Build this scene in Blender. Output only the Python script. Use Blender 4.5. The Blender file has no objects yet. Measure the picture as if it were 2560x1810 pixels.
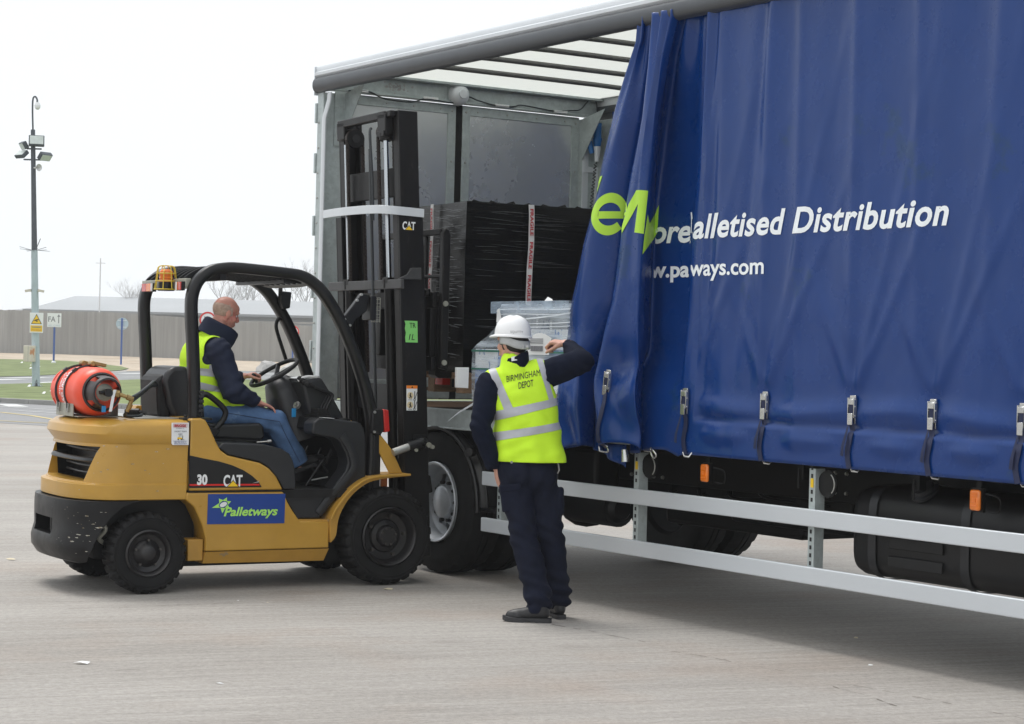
import bpy, bmesh, math, random
from mathutils import Vector, Matrix, noise
from mathutils.bvhtree import BVHTree
random.seed(7)
R = math.radians
sc = bpy.context.scene
C = bpy.context.scene.collection

# ------------------------------------------------------------------ camera
cam = bpy.data.cameras.new('camera'); camo = bpy.data.objects.new('camera', cam); C.objects.link(camo)
cam.sensor_width = 36; cam.lens = 70.17; cam.clip_start = .1; cam.clip_end = 3000
p, r = -0.00458, 0.02425
fw = Vector((0, math.cos(p), math.sin(p))); rt = Vector((1, 0, 0)); dn = fw.cross(rt)
rt2 = rt*math.cos(r) - dn*math.sin(r); dn2 = rt*math.sin(r) + dn*math.cos(r)
m = Matrix((rt2, -dn2, -fw)).transposed().to_4x4(); m.translation = Vector((0, 0, 1.6))
camo.matrix_world = m
sc.camera = camo
sc.render.resolution_x = 1024; sc.render.resolution_y = 724

# ------------------------------------------------------------------ sky, sun, exposure
SUN_EL, SUN_AZ = 52, 200
w = bpy.data.worlds.new("World"); sc.world = w; w.use_nodes = True
nt = w.node_tree; nt.nodes.clear()
sky = nt.nodes.new('ShaderNodeTexSky'); sky.sky_type = 'NISHITA'; sky.sun_disc = False
sky.sun_elevation = R(SUN_EL); sky.sun_rotation = R(SUN_AZ); sky.dust_density = 6; sky.air_density = 1.5
mx = nt.nodes.new('ShaderNodeMix'); mx.data_type = 'RGBA'; mx.inputs[0].default_value = .88
nt.links.new(sky.outputs[0], mx.inputs[6]); mx.inputs[7].default_value = (9.3, 9.75, 10.1, 1)
bg = nt.nodes.new('ShaderNodeBackground'); bg.inputs[1].default_value = .102
out = nt.nodes.new('ShaderNodeOutputWorld')
nt.links.new(mx.outputs[2], bg.inputs[0]); nt.links.new(bg.outputs[0], out.inputs[0])
sl = bpy.data.lights.new('sun', 'SUN'); sl.energy = 2.1; sl.angle = R(24); sl.color = (1, .97, .93)
so = bpy.data.objects.new('sun', sl); C.objects.link(so)
# light comes from the left, a little behind the lorry
sdir = Vector((-.35, .35, 1.0)).normalized()
so.rotation_euler = sdir.to_track_quat('Z', 'Y').to_euler()
sc.view_settings.view_transform = 'Standard'; sc.view_settings.look = 'None'
sc.view_settings.exposure = .22; sc.view_settings.gamma = 1
sc.cycles.max_bounces = 8; sc.cycles.volume_bounces = 2; sc.cycles.transparent_max_bounces = 12

# ------------------------------------------------------------------ materials
def pm(name, col, rough=.5, metal=0., var=.12, vs=6., bump=0., bs=40., col2=None, thr=None, d2s=8., spec=.5, coat=0., stretch=None, emis=0, trans=0, alpha=1, rvar=0.):
    """principled paint with mottling, optional second colour in patches, and bump"""
    mt = bpy.data.materials.new(name); mt.use_nodes = True
    n = mt.node_tree; b = n.nodes['Principled BSDF']; N = n.nodes.new; K = n.links.new
    tc = N('ShaderNodeTexCoord'); mp = N('ShaderNodeMapping'); K(tc.outputs['Object'], mp.inputs[0])
    if stretch: mp.inputs['Scale'].default_value = stretch
    nz = N('ShaderNodeTexNoise'); nz.inputs['Scale'].default_value = vs; nz.inputs['Detail'].default_value = 6
    nz.inputs['Roughness'].default_value = .62
    K(mp.outputs[0], nz.inputs['Vector'])
    rp = N('ShaderNodeMapRange'); rp.inputs[1].default_value = .3; rp.inputs[2].default_value = .7
    rp.inputs[3].default_value = 1-var; rp.inputs[4].default_value = 1+var
    K(nz.outputs[0], rp.inputs[0])
    mul = N('ShaderNodeMix'); mul.data_type = 'RGBA'; mul.blend_type = 'MULTIPLY'; mul.inputs[0].default_value = 1
    mul.inputs[6].default_value = (*col, 1); K(rp.outputs[0], mul.inputs[7])
    last = mul.outputs[2]
    if col2:
        n2 = N('ShaderNodeTexNoise'); n2.inputs['Scale'].default_value = d2s; n2.inputs['Detail'].default_value = 9
        n2.inputs['Roughness'].default_value = .7
        K(mp.outputs[0], n2.inputs['Vector'])
        r2 = N('ShaderNodeMapRange'); r2.inputs[1].default_value = thr; r2.inputs[2].default_value = thr+.04
        K(n2.outputs[0], r2.inputs[0])
        m2 = N('ShaderNodeMix'); m2.data_type = 'RGBA'; K(r2.outputs[0], m2.inputs[0]); K(last, m2.inputs[6])
        m2.inputs[7].default_value = (*col2, 1); last = m2.outputs[2]
    K(last, b.inputs['Base Color'])
    b.inputs['Roughness'].default_value = rough; b.inputs['Metallic'].default_value = metal
    if rvar:
        r3 = N('ShaderNodeMapRange'); r3.inputs[1].default_value = .3; r3.inputs[2].default_value = .7
        r3.inputs[3].default_value = rough-rvar; r3.inputs[4].default_value = rough+rvar
        K(nz.outputs[0], r3.inputs[0]); K(r3.outputs[0], b.inputs['Roughness'])
    b.inputs['Specular IOR Level'].default_value = spec
    b.inputs['Coat Weight'].default_value = coat
    if trans: b.inputs['Transmission Weight'].default_value = trans
    if alpha < 1: b.inputs['Alpha'].default_value = alpha
    if bump:
        nb = N('ShaderNodeTexNoise'); nb.inputs['Scale'].default_value = bs; nb.inputs['Detail'].default_value = 4
        K(mp.outputs[0], nb.inputs['Vector'])
        bp = N('ShaderNodeBump'); bp.inputs['Strength'].default_value = 1; bp.inputs['Distance'].default_value = bump
        K(nb.outputs[0], bp.inputs['Height']); K(bp.outputs[0], b.inputs['Normal'])
    return mt

M = {}
M['yellow'] = pm('yellow_paint', (.47, .262, .036), .34, var=.1, vs=3, bump=.0008, bs=14, col2=(.25, .15, .05), thr=.71, d2s=5, coat=.15, rvar=.08)
M['yellow_worn'] = pm('worn_yellow_paint', (.45, .245, .04), .42, var=.14, vs=4, col2=(.30, .22, .13), thr=.62, d2s=9)
M['black_cw'] = pm('scuffed_black_paint', (.006, .006, .007), .42, var=.4, vs=5, spec=.3, bump=.001, bs=20, col2=(.22, .22, .20), thr=.69, d2s=11, rvar=.1)
M['black'] = pm('black_paint', (.006, .006, .007), .36, spec=.4, var=.3, vs=6, bump=.0003, bs=60, rvar=.08)
M['black_dull'] = pm('dull_black_plastic', (.010, .010, .011), .55, spec=.3, var=.25, vs=8, bump=.0004, bs=150)
M['charcoal'] = pm('charcoal_plastic', (.020, .021, .024), .42, spec=.4, var=.15, vs=5, bump=.0004, bs=200)
M['mast'] = pm('greasy_mast_steel', (.005, .0045, .005), .42, spec=.3, var=.4, vs=7, col2=(.018, .015, .014), thr=.6, d2s=14, stretch=(1, 1, .3))
M['chain'] = pm('oily_chain', (.04, .03, .026), .45, metal=.4, var=.4, vs=30, col2=(.10, .04, .02), thr=.68)
M['chrome'] = pm('chromed_rod', (.50, .53, .56), .2, metal=1, var=.03)
M['rubber'] = pm('tyre_rubber', (.010, .010, .0105), .75, spec=.25, var=.35, vs=9, bump=.0008, bs=50, col2=(.03, .029, .027), thr=.66, d2s=10)
M['rim_black'] = pm('dark_wheel_rim', (.014, .013, .014), .4, var=.4, vs=12, col2=(.09, .045, .03), thr=.7, d2s=14)
M['rim_silver'] = pm('silver_wheel_rim', (.60, .63, .67), .36, metal=.35, var=.12, vs=8)
M['blue'] = None
M['galv'] = pm('galvanised_steel', (.42, .47, .47), .42, metal=.25, var=.16, vs=14, col2=(.38, .42, .42), thr=.56, d2s=22, rvar=.08)
M['door_metal'] = pm('brushed_door_panel', (.60, .62, .63), .27, metal=.6, var=.05, vs=1.3, stretch=(1, 1, 1), bump=.0005, bs=2.5, rvar=.06)
M['alu'] = pm('anodised_aluminium', (.60, .635, .67), .36, metal=.25, var=.05, vs=2, col2=(.42, .42, .4), thr=.7, d2s=6, stretch=(.4, 1, 1))
M['alu_white'] = pm('pale_aluminium', (.62, .65, .68), .4, metal=.1, var=.05, vs=3)
M['grey_tube'] = pm('dark_grey_pelmet', (.055, .06, .068), .36, var=.12, vs=3)
M['roof_pole'] = pm('grey_roof_pole', (.12, .12, .115), .5, metal=.2, var=.12, vs=6)
M['chassis'] = pm('black_chassis', (.004, .004, .0045), .5, spec=.3, var=.4, vs=5)
M['tank'] = pm('black_tank', (.008, .008, .009), .45, spec=.35, var=.3, vs=4, bump=.001, bs=6)
M['orange'] = pm('orange_lens', (.75, .18, .01), .2, var=.15, vs=30, coat=.5)
M['orange_matte'] = pm('orange_reflector', (.7, .16, .01), .4, var=.1)
M['red'] = pm('red_lens', (.5, .02, .012), .2, var=.15, vs=30, coat=.5)
M['clear'] = pm('clear_lens', (.6, .6, .6), .2, var=.1, vs=30, coat=.3)
M['bottle'] = pm('orange_red_paint', (.78, .075, .03), .38, var=.08, vs=5, bump=.0006, bs=10, col2=(.40, .04, .02), thr=.68, d2s=7)
M['bottle_dark'] = pm('grimy_collar_paint', (.03, .022, .022), .4, var=.5, vs=7, col2=(.25, .03, .015), thr=.62, d2s=5)
M['brass'] = pm('brass', (.35, .24, .10), .4, metal=.8, var=.2, vs=30)
M['steel'] = pm('worn_steel', (.42, .42, .40), .38, metal=.7, var=.15, vs=15)
M['steel_dull'] = pm('dull_bracket_steel', (.34, .34, .29), .45, metal=.4, var=.2, vs=12, col2=(.2, .19, .15), thr=.64)
M['hose'] = pm('black_hose', (.03, .035, .04), .5)
M['white'] = pm('white_label', (.78, .79, .8), .45, var=.03)
M['white_txt'] = pm('white_print', (.86, .90, .93), .4, var=.02)
M['green_txt'] = pm('green_print', (.44, .74, .05), .42, var=.03)
M['green_logo'] = pm('green_logo_print', (.40, .78, .14), .42, var=.03)
M['navy_decal'] = pm('blue_decal', (.006, .045, .25), .38, var=.04)
M['black_txt'] = pm('black_print', (.01, .01, .012), .5, var=.02)
M['grey_txt'] = pm('grey_print', (.22, .22, .24), .5, var=.02)
M['red_txt'] = pm('red_print', (.45, .02, .03), .5, var=.02)
M['red_line'] = pm('red_stripe', (.62, .01, .008), .4, var=.02)
M['cat_yellow'] = pm('yellow_triangle', (.85, .55, .01), .4, var=.02)
M['warn_orange'] = pm('orange_label', (.8, .22, .02), .45, var=.02)
M['green_note'] = pm('green_paper', (.22, .62, .16), .6, var=.06, col2=(.62, .7, .62), thr=.66, d2s=24)
M['seat'] = pm('black_vinyl', (.010, .010, .012), .38, var=.2, vs=7, bump=.001, bs=12)
M['navy'] = pm('navy_fleece', (.005, .008, .020), .92, var=.2, vs=18, bump=.0015, bs=160, spec=.15)
M['navy_shell'] = pm('navy_jacket_shell', (.011, .017, .042), .7, var=.15, vs=8, bump=.0006, bs=260, spec=.3)
M['trouser'] = pm('navy_workwear_twill', (.006, .0085, .021), .85, var=.22, vs=10, bump=.001, bs=220, spec=.2)
M['denim'] = pm('washed_denim', (.075, .14, .27), .85, var=.28, vs=7, bump=.001, bs=240, spec=.2, col2=(.13, .21, .35), thr=.60, d2s=6)
M['hiviz'] = pm('high_visibility_yellow', (.60, .93, .035), .65, var=.05, vs=6, bump=.0006, bs=200, spec=.25)
M['reflect'] = pm('grey_reflective_tape', (.42, .43, .47), .45, var=.07, vs=12)
M['skin'] = pm('pale_skin', (.56, .30, .225), .5, var=.12, vs=20, bump=.0004, bs=150, col2=(.50, .22, .17), thr=.62, d2s=14)
M['skin_red'] = pm('ruddy_skin', (.60, .28, .215), .48, var=.14, vs=16, bump=.0004, bs=150, col2=(.55, .19, .15), thr=.56, d2s=12)
M['hair_dark'] = pm('dark_hair', (.012, .009, .008), .6, var=.4, vs=60, bump=.002, bs=120)
M['hair_grey'] = pm('short_grey_hair', (.50, .36, .29), .8, var=.2, vs=60, bump=.0015, bs=220)
M['lips'] = pm('lips', (.40, .14, .12), .5)
M['helmet'] = pm('white_helmet_shell', (.82, .83, .84), .3, var=.02, coat=.2)
M['helmet_band'] = pm('grey_headband', (.42, .43, .43), .5, var=.1, vs=30)
M['shoe'] = pm('black_leather', (.016, .016, .018), .5, var=.3, vs=18, bump=.001, bs=40, rvar=.1)
M['sole'] = pm('rubber_sole', (.03, .03, .033), .65, var=.2, vs=20)
M['gold'] = pm('gold', (.8, .55, .2), .25, metal=1)
M['wood_pallet'] = pm('pallet_wood', (.26, .165, .10), .8, var=.3, vs=5, stretch=(1, 8, 8), bump=.002, bs=30, col2=(.13, .08, .05), thr=.62)
M['deck_wood'] = pm('brown_deck_board', (.12, .075, .05), .9, spec=.1, var=.25, vs=4, stretch=(.3, 3, 3))
M['kick'] = pm('grey_kick_board', (.22, .23, .24), .5, metal=.3, var=.1)
M['cord_blue'] = pm('blue_plug_plastic', (.01, .13, .38), .4, var=.05)
M['sign_blue'] = pm('blue_post_paint', (.03, .09, .33), .45, var=.1)
M['pole_paint'] = pm('flaking_pole_paint', (.40, .48, .52), .55, var=.12, vs=6, col2=(.03, .03, .035), thr=.56, d2s=1.2, stretch=(1, 1, .35))
M['pole_dark'] = pm('dark_pole_paint', (.05, .06, .075), .5, var=.2, vs=4)
M['box_cream'] = pm('cream_cabinet', (.60, .56, .48), .5, var=.08, col2=(.50, .24, .12), thr=.57, d2s=4, stretch=(1, 1, .4))
M['lamp_glass'] = pm('floodlight_glass', (.55, .6, .58), .2, var=.1)
M['sign_back'] = pm('pale_sign_back', (.42, .52, .60), .5, var=.05)
M['paper'] = pm('white_paper', (.75, .76, .77), .6, var=.05)
M['litter'] = pm('litter', (.62, .55, .40), .8, var=.15)

def blue_mat(name, col):
    mt = pm(name, col, .27, var=.06, vs=2.2, bump=.0, spec=.36, coat=.08, rvar=.05, col2=(.006, .040, .142), thr=.60, d2s=1.3)
    n = mt.node_tree; b = n.nodes['Principled BSDF']
    tc = n.nodes.new('ShaderNodeTexCoord'); nb = n.nodes.new('ShaderNodeTexNoise'); nb.inputs['Scale'].default_value = 5; nb.inputs['Detail'].default_value = 3
    mp = n.nodes.new('ShaderNodeMapping'); mp.inputs['Scale'].default_value = (1, 1, .45)
    n.links.new(tc.outputs['Object'], mp.inputs[0]); n.links.new(mp.outputs[0], nb.inputs['Vector'])
    bp = n.nodes.new('ShaderNodeBump'); bp.inputs['Distance'].default_value = .009; bp.inputs['Strength'].default_value = .8
    n.links.new(nb.outputs[0], bp.inputs['Height']); n.links.new(bp.outputs[0], b.inputs['Normal'])
    return mt
M['blue'] = blue_mat('blue_pvc_curtain', (.0022, .035, .178))
M['strap'] = pm('dark_blue_webbing', (.008, .014, .055), .6, var=.2, vs=30)

def translucent(name, col, mixf, rough=.6):
    mt = pm(name, col, rough, var=.05, vs=2)
    n = mt.node_tree; b = n.nodes['Principled BSDF']
    tr = n.nodes.new('ShaderNodeBsdfTranslucent'); tr.inputs[0].default_value = (*col, 1)
    ms = n.nodes.new('ShaderNodeMixShader'); ms.inputs[0].default_value = mixf
    n.links.new(b.outputs[0], ms.inputs[1]); n.links.new(tr.outputs[0], ms.inputs[2])
    n.links.new(ms.outputs[0], n.nodes['Material Output'].inputs[0])
    return mt
M['roof_sheet'] = translucent('translucent_roof_sheet', (.80, .81, .785), .82)

def film(name, tint, a, streak=(3, 3, 60), thr=(.45, .62), hi=.75, rough=.12):
    """stretch film: mostly clear, with whitish streaks"""
    mt = bpy.data.materials.new(name); mt.use_nodes = True
    n = mt.node_tree; b = n.nodes['Principled BSDF']; N = n.nodes.new; K = n.links.new
    tc = N('ShaderNodeTexCoord'); mp = N('ShaderNodeMapping'); mp.inputs['Scale'].default_value = streak; mp.inputs['Rotation'].default_value = (.04, .05, .03)
    K(tc.outputs['Object'], mp.inputs[0]); nz = N('ShaderNodeTexNoise'); nz.inputs['Scale'].default_value = 1; nz.inputs['Detail'].default_value = 7
    K(mp.outputs[0], nz.inputs['Vector'])
    mr = N('ShaderNodeMapRange'); mr.inputs[1].default_value = thr[0]; mr.inputs[2].default_value = thr[1]
    mr.inputs[3].default_value = a; mr.inputs[4].default_value = hi
    K(nz.outputs[0], mr.inputs[0]); K(mr.outputs[0], b.inputs['Alpha'])
    b.inputs['Base Color'].default_value = (*tint, 1); b.inputs['Roughness'].default_value = rough
    bp = N('ShaderNodeBump'); bp.inputs['Distance'].default_value = .01; K(nz.outputs[0], bp.inputs['Height']); K(bp.outputs[0], b.inputs['Normal'])
    return mt
M['film'] = film('clear_stretch_film', (.72, .80, .88), .14, (2.5, 2.5, 26), (.45, .66), .62)
M['film_sheet'] = film('clear_cover_sheet', (.62, .76, .92), .25, (6, 6, 6), (.5, .75), .5)

def wrapmat():
    mt = bpy.data.materials.new('black_stretch_wrap'); mt.use_nodes = True
    n = mt.node_tree; b = n.nodes['Principled BSDF']; N = n.nodes.new; K = n.links.new
    tc = N('ShaderNodeTexCoord'); mp = N('ShaderNodeMapping'); mp.inputs['Scale'].default_value = (2.2, 2.2, 75); mp.inputs['Rotation'].default_value = (.03, .02, 0)
    K(tc.outputs['Object'], mp.inputs[0])
    nz = N('ShaderNodeTexNoise'); nz.inputs['Scale'].default_value = 1.0; nz.inputs['Detail'].default_value = 5; nz.inputs['Roughness'].default_value = .7
    K(mp.outputs[0], nz.inputs['Vector'])
    n2 = N('ShaderNodeTexNoise'); n2.inputs['Scale'].default_value = 3.5; n2.inputs['Detail'].default_value = 3; K(tc.outputs['Object'], n2.inputs['Vector'])
    ad = N('ShaderNodeMath'); ad.operation = 'ADD'; K(nz.outputs[0], ad.inputs[0])
    m3 = N('ShaderNodeMath'); m3.operation = 'MULTIPLY'; m3.inputs[1].default_value = .35; K(n2.outputs[0], m3.inputs[0]); K(m3.outputs[0], ad.inputs[1])
    b.inputs['Base Color'].default_value = (.0012, .0012, .0015, 1)
    b.inputs['Specular IOR Level'].default_value = .25
    b.inputs['Roughness'].default_value = .16
    bp = N('ShaderNodeBump'); bp.inputs['Distance'].default_value = .0045; bp.inputs['Strength'].default_value = .7
    K(ad.outputs[0], bp.inputs['Height']); K(bp.outputs[0], b.inputs['Normal'])
    return mt
M['wrap'] = wrapmat()

# ------------------------------------------------------------------ mesh helpers
class MB:
    def __init__(s): s.v = []; s.f = []; s.m = []; s.mi = 0
    def add(s, vs, fs):
        o = len(s.v); s.v += [tuple(x) for x in vs]
        for f in fs: s.f.append([i+o for i in f]); s.m.append(s.mi)
        return s
    def box(s, x0, x1, y0, y1, z0, z1, T=None):
        vs = [Vector((x, y, z)) for x in (x0, x1) for y in (y0, y1) for z in (z0, z1)]
        if T is not None: vs = [T @ q for q in vs]
        return s.add(vs, [(0,1,3,2),(4,6,7,5),(0,4,5,1),(2,3,7,6),(0,2,6,4),(1,5,7,3)])
    def obox(s, c, dims, rot=None):
        T = Matrix.Translation(c) @ (rot.to_4x4() if rot is not None else Matrix())
        a, b, d = [x/2 for x in dims]
        return s.box(-a, a, -b, b, -d, d, T)
    def bar(s, p0, p1, wd, hg, up=(0,0,1)):
        p0, p1 = Vector(p0), Vector(p1); x = (p1-p0); L = x.length; x.normalize()
        y = Vector(up).cross(x); y.normalize(); z = x.cross(y)
        T = Matrix((x, y, z)).transposed().to_4x4(); T.translation = (p0+p1)/2
        return s.box(-L/2, L/2, -wd/2, wd/2, -hg/2, hg/2, T)
    def cyl(s, p0, p1, r0, r1=None, n=20):
        if r1 is None: r1 = r0
        p0, p1 = Vector(p0), Vector(p1); a = (p1-p0).normalized()
        x = a.orthogonal().normalized(); y = a.cross(x); vs = []
        for p, rr in ((p0, r0), (p1, r1)):
            for i in range(n):
                t = 2*math.pi*i/n; vs.append(p + x*math.cos(t)*rr + y*math.sin(t)*rr)
        fs = [(i, (i+1) % n, n+(i+1) % n, n+i) for i in range(n)] + [tuple(range(n))[::-1], tuple(range(n, 2*n))]
        return s.add(vs, fs)
    def tube(s, pts, rad, n=10, closed=False, cap=True, sx=1., sy=1., up=None):
        """swept tube; rad number or list; sx,sy flatten it; up fixes its cross-section"""
        pts = [Vector(q) for q in pts]; k = len(pts)
        rad = rad if isinstance(rad, (list, tuple)) else [rad]*k
        vs = []; prev = None
        for i, q in enumerate(pts):
            if closed: t = pts[(i+1) % k] - pts[i-1]
            else: t = pts[min(i+1, k-1)] - pts[max(i-1, 0)]
            t.normalize()
            if up is not None: x = Vector(up).cross(t).normalized()
            elif prev is None: x = t.orthogonal().normalized()
            else: x = (prev - t*prev.dot(t)).normalized()
            prev = x; y = t.cross(x)
            for j in range(n):
                a = 2*math.pi*(j+.5)/n; vs.append(q + x*math.cos(a)*rad[i]*sx + y*math.sin(a)*rad[i]*sy)
        fs = []
        for i in range(k if closed else k-1):
            a, b = i*n, ((i+1) % k)*n
            fs += [(a+j, a+(j+1) % n, b+(j+1) % n, b+j) for j in range(n)]
        if cap and not closed: fs += [tuple(range(n))[::-1], tuple(range((k-1)*n, k*n))]
        return s.add(vs, fs)
    def sweep_rect(s, pts, wd, hg, up):
        """rectangular section with clipped corners swept along pts"""
        pts = [Vector(q) for q in pts]; k = len(pts); vs = []; c = min(wd, hg)*.18
        sec = [(wd/2-c, hg/2), (-wd/2+c, hg/2), (-wd/2, hg/2-c), (-wd/2, -hg/2+c), (-wd/2+c, -hg/2), (wd/2-c, -hg/2), (wd/2, -hg/2+c), (wd/2, hg/2-c)]
        for i, q in enumerate(pts):
            t = (pts[min(i+1, k-1)] - pts[max(i-1, 0)]).normalized()
            x = Vector(up).normalized(); y = t.cross(x).normalized()
            vs += [q + x*a + y*b for a, b in sec]
        fs = []
        for i in range(k-1): fs += [(i*8+j, i*8+(j+1) % 8, (i+1)*8+(j+1) % 8, (i+1)*8+j) for j in range(8)]
        fs += [tuple(range(8))[::-1], tuple(range((k-1)*8, k*8))]
        return s.add(vs, fs)
    def lathe(s, prof, o, axis, n=48, mod=None, closed=False):
        """prof: list of (radius, height along axis)"""
        a = Vector(axis).normalized(); x = a.orthogonal().normalized()
        if abs(a.z) < .5: x = Vector((0, 0, 1))
        y = a.cross(x); o = Vector(o); vs = []; k = len(prof)
        for i in range(n):
            t = 2*math.pi*i/n
            for q, (rr, h) in enumerate(prof):
                if mod: rr = mod(rr, h, i, q)
                vs.append(o + a*h + (x*math.cos(t) + y*math.sin(t))*rr)
        fs = []
        for i in range(n):
            j = (i+1) % n
            for q in range(k if closed else k-1):
                q2 = (q+1) % k
                fs.append((i*k+q, i*k+q2, j*k+q2, j*k+q))
        return s.add(vs, fs)
    def prism(s, o2, y0, y1):
        """outline of (x, z) points, extruded along y"""
        k = len(o2); vs = [(x, y0, z) for x, z in o2] + [(x, y1, z) for x, z in o2]
        return s.add(vs, [tuple(range(k)), tuple(range(k, 2*k))[::-1]] + [(i, (i+1) % k, k+(i+1) % k, k+i) for i in range(k)])
    def rings(s, rs, cap=True):
        n = len(rs[0]); vs = [q for rg in rs for q in rg]; fs = []
        for i in range(len(rs)-1): fs += [(i*n+j, i*n+(j+1) % n, (i+1)*n+(j+1) % n, (i+1)*n+j) for j in range(n)]
        if cap: fs += [tuple(range(n))[::-1], tuple(range((len(rs)-1)*n, len(rs)*n))]
        return s.add(vs, fs)
    def grid(s, nu, nv, fn):
        vs = [fn(i/(nu-1), j/(nv-1)) for i in range(nu) for j in range(nv)]
        return s.add(vs, [(i*nv+j, (i+1)*nv+j, (i+1)*nv+j+1, i*nv+j+1) for i in range(nu-1) for j in range(nv-1)])
    def ball(s, c, rx, ry=None, rz=None, n=16, T=None):
        ry = ry or rx; rz = rz or rx; c = Vector(c); vs = []; k = n//2+1
        for i in range(k):
            ph = math.pi*i/(k-1)
            for j in range(n):
                t = 2*math.pi*j/n
                q = Vector((rx*math.sin(ph)*math.cos(t), ry*math.sin(ph)*math.sin(t), rz*math.cos(ph)))
                if T is not None: q = T @ q
                vs.append(c+q)
        return s.add(vs, [(i*n+j, i*n+(j+1) % n, (i+1)*n+(j+1) % n, (i+1)*n+j) for i in range(k-1) for j in range(n)])
    def caps(s, p0, r0, p1, r1, n=14):
        """tapered capsule"""
        p0, p1 = Vector(p0), Vector(p1); a = (p1-p0); L = a.length
        if L < 1e-5: return s.ball(p0, r0, n=n)
        a.normalize(); pts = []; rad = []
        for t in (-1, -.92, -.7, -.38): pts.append(p0 + a*t*r0); rad.append(max(.0005, r0*math.sqrt(max(0, 1-t*t))))
        pts.append(p0); rad.append(r0); pts.append(p1); rad.append(r1)
        for t in (.38, .7, .92, 1): pts.append(p1 + a*t*r1); rad.append(max(.0005, r1*math.sqrt(max(0, 1-t*t))))
        x = a.orthogonal().normalized(); y = a.cross(x); vs = []
        for q, rr in zip(pts, rad): vs += [q + x*math.cos(2*math.pi*j/n)*rr + y*math.sin(2*math.pi*j/n)*rr for j in range(n)]
        k = len(pts)
        return s.add(vs, [(i*n+j, i*n+(j+1) % n, (i+1)*n+(j+1) % n, (i+1)*n+j) for i in range(k-1) for j in range(n)] + [tuple(range(n))[::-1], tuple(range((k-1)*n, k*n))])
    def mesh(s, name, recalc=True):
        me = bpy.data.meshes.new(name); me.from_pydata(s.v, [], s.f)
        for pl, mi in zip(me.polygons, s.m): pl.material_index = mi
        if recalc:
            b = bmesh.new(); b.from_mesh(me); bmesh.ops.remove_doubles(b, verts=b.verts, dist=1e-6)
            bmesh.ops.recalc_face_normals(b, faces=b.faces); b.to_mesh(me); b.free()
        return me
    def build(s, name, mats, parent=None, bevel=0, sharp=38, seg=2, recalc=True):
        return link(name, s.mesh(name, recalc), mats, parent, bevel, sharp, seg)

def link(name, me, mats, parent=None, bevel=0, sharp=38, seg=2):
    if not isinstance(mats, (list, tuple)): mats = [mats]
    if len(me.materials): me.materials.clear()
    for x in mats: me.materials.append(M[x] if isinstance(x, str) else x)
    if sharp is not None:
        me.shade_smooth(); me.set_sharp_from_angle(angle=R(sharp))
    ob = bpy.data.objects.new(name, me); C.objects.link(ob)
    if parent: ob.parent = parent
    if bevel:
        md = ob.modifiers.new('bevel', 'BEVEL'); md.width = bevel; md.segments = seg; md.limit_method = 'ANGLE'; md.angle_limit = R(40)
        md.use_clamp_overlap = True
    return ob
def empty(name, loc=(0,0,0), rz=0):
    o = bpy.data.objects.new(name, None); C.objects.link(o); o.location = loc; o.rotation_euler = (0, 0, rz); o.empty_display_size = .2
    return o
def tag(o, label=None, cat=None, group=None, kind=None):
    if label: o['label'] = label
    if cat: o['category'] = cat
    if group: o['group'] = group
    if kind: o['kind'] = kind
    return o
def evalmesh(ob):
    dg = bpy.context.evaluated_depsgraph_get(); dg.update()
    return bpy.data.meshes.new_from_object(ob.evaluated_get(dg))
def drop(ob):
    me = ob.data; bpy.data.objects.remove(ob)
    if isinstance(me, bpy.types.Mesh): bpy.data.meshes.remove(me)
    elif me: bpy.data.curves.remove(me)
def union(mb, voxel, smooth=3, disp=None, passes=None):
    """fuse overlapping closed shapes into one continuous skin"""
    ob = mb.build('tmp', 'skin', sharp=None)
    md = ob.modifiers.new('r', 'REMESH'); md.mode = 'VOXEL'; md.voxel_size = voxel
    s2 = ob.modifiers.new('s', 'SMOOTH'); s2.factor = .5; s2.iterations = smooth
    me = evalmesh(ob); drop(ob)
    if disp:
        for v in me.vertices: pass
        nr = [v.normal.copy() for v in me.vertices]
        for v, nn in zip(me.vertices, nr): v.co = v.co + nn*disp(v.co, nn)
    return me
def boolean(ob, cutter_mb, op='DIFFERENCE'):
    old_md = [x for x in ob.modifiers]
    for x in old_md: x.show_viewport = x.show_render = False
    c = cutter_mb.build('cut', 'black', sharp=None); par = ob
    while par.parent and not (par.type == 'EMPTY'): par = par.parent
    c.parent = par
    md = ob.modifiers.new('b', 'BOOLEAN'); md.object = c; md.operation = op; md.solver = 'EXACT'
    me = evalmesh(ob); ob.modifiers.remove(md)
    for x in old_md: x.show_viewport = x.show_render = True
    old = ob.data; ob.data = me; drop(c)
    me.shade_smooth(); me.set_sharp_from_angle(angle=R(38))
    return ob
def cr(pts, n=8, closed=False):
    """Catmull-Rom through points"""
    P = [Vector(q) for q in pts]; k = len(P); o = []
    for i in range(k if closed else k-1):
        a, b, c, d = (P[(i-1) % k], P[i], P[(i+1) % k], P[(i+2) % k]) if closed else (P[max(i-1, 0)], P[i], P[i+1], P[min(i+2, k-1)])
        for j in range(n):
            t = j/n
            o.append(.5*((2*b) + (c-a)*t + (2*a-5*b+4*c-d)*t*t + (3*b-3*c+d-a)*t**3))
    if not closed: o.append(P[-1])
    return o
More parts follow.
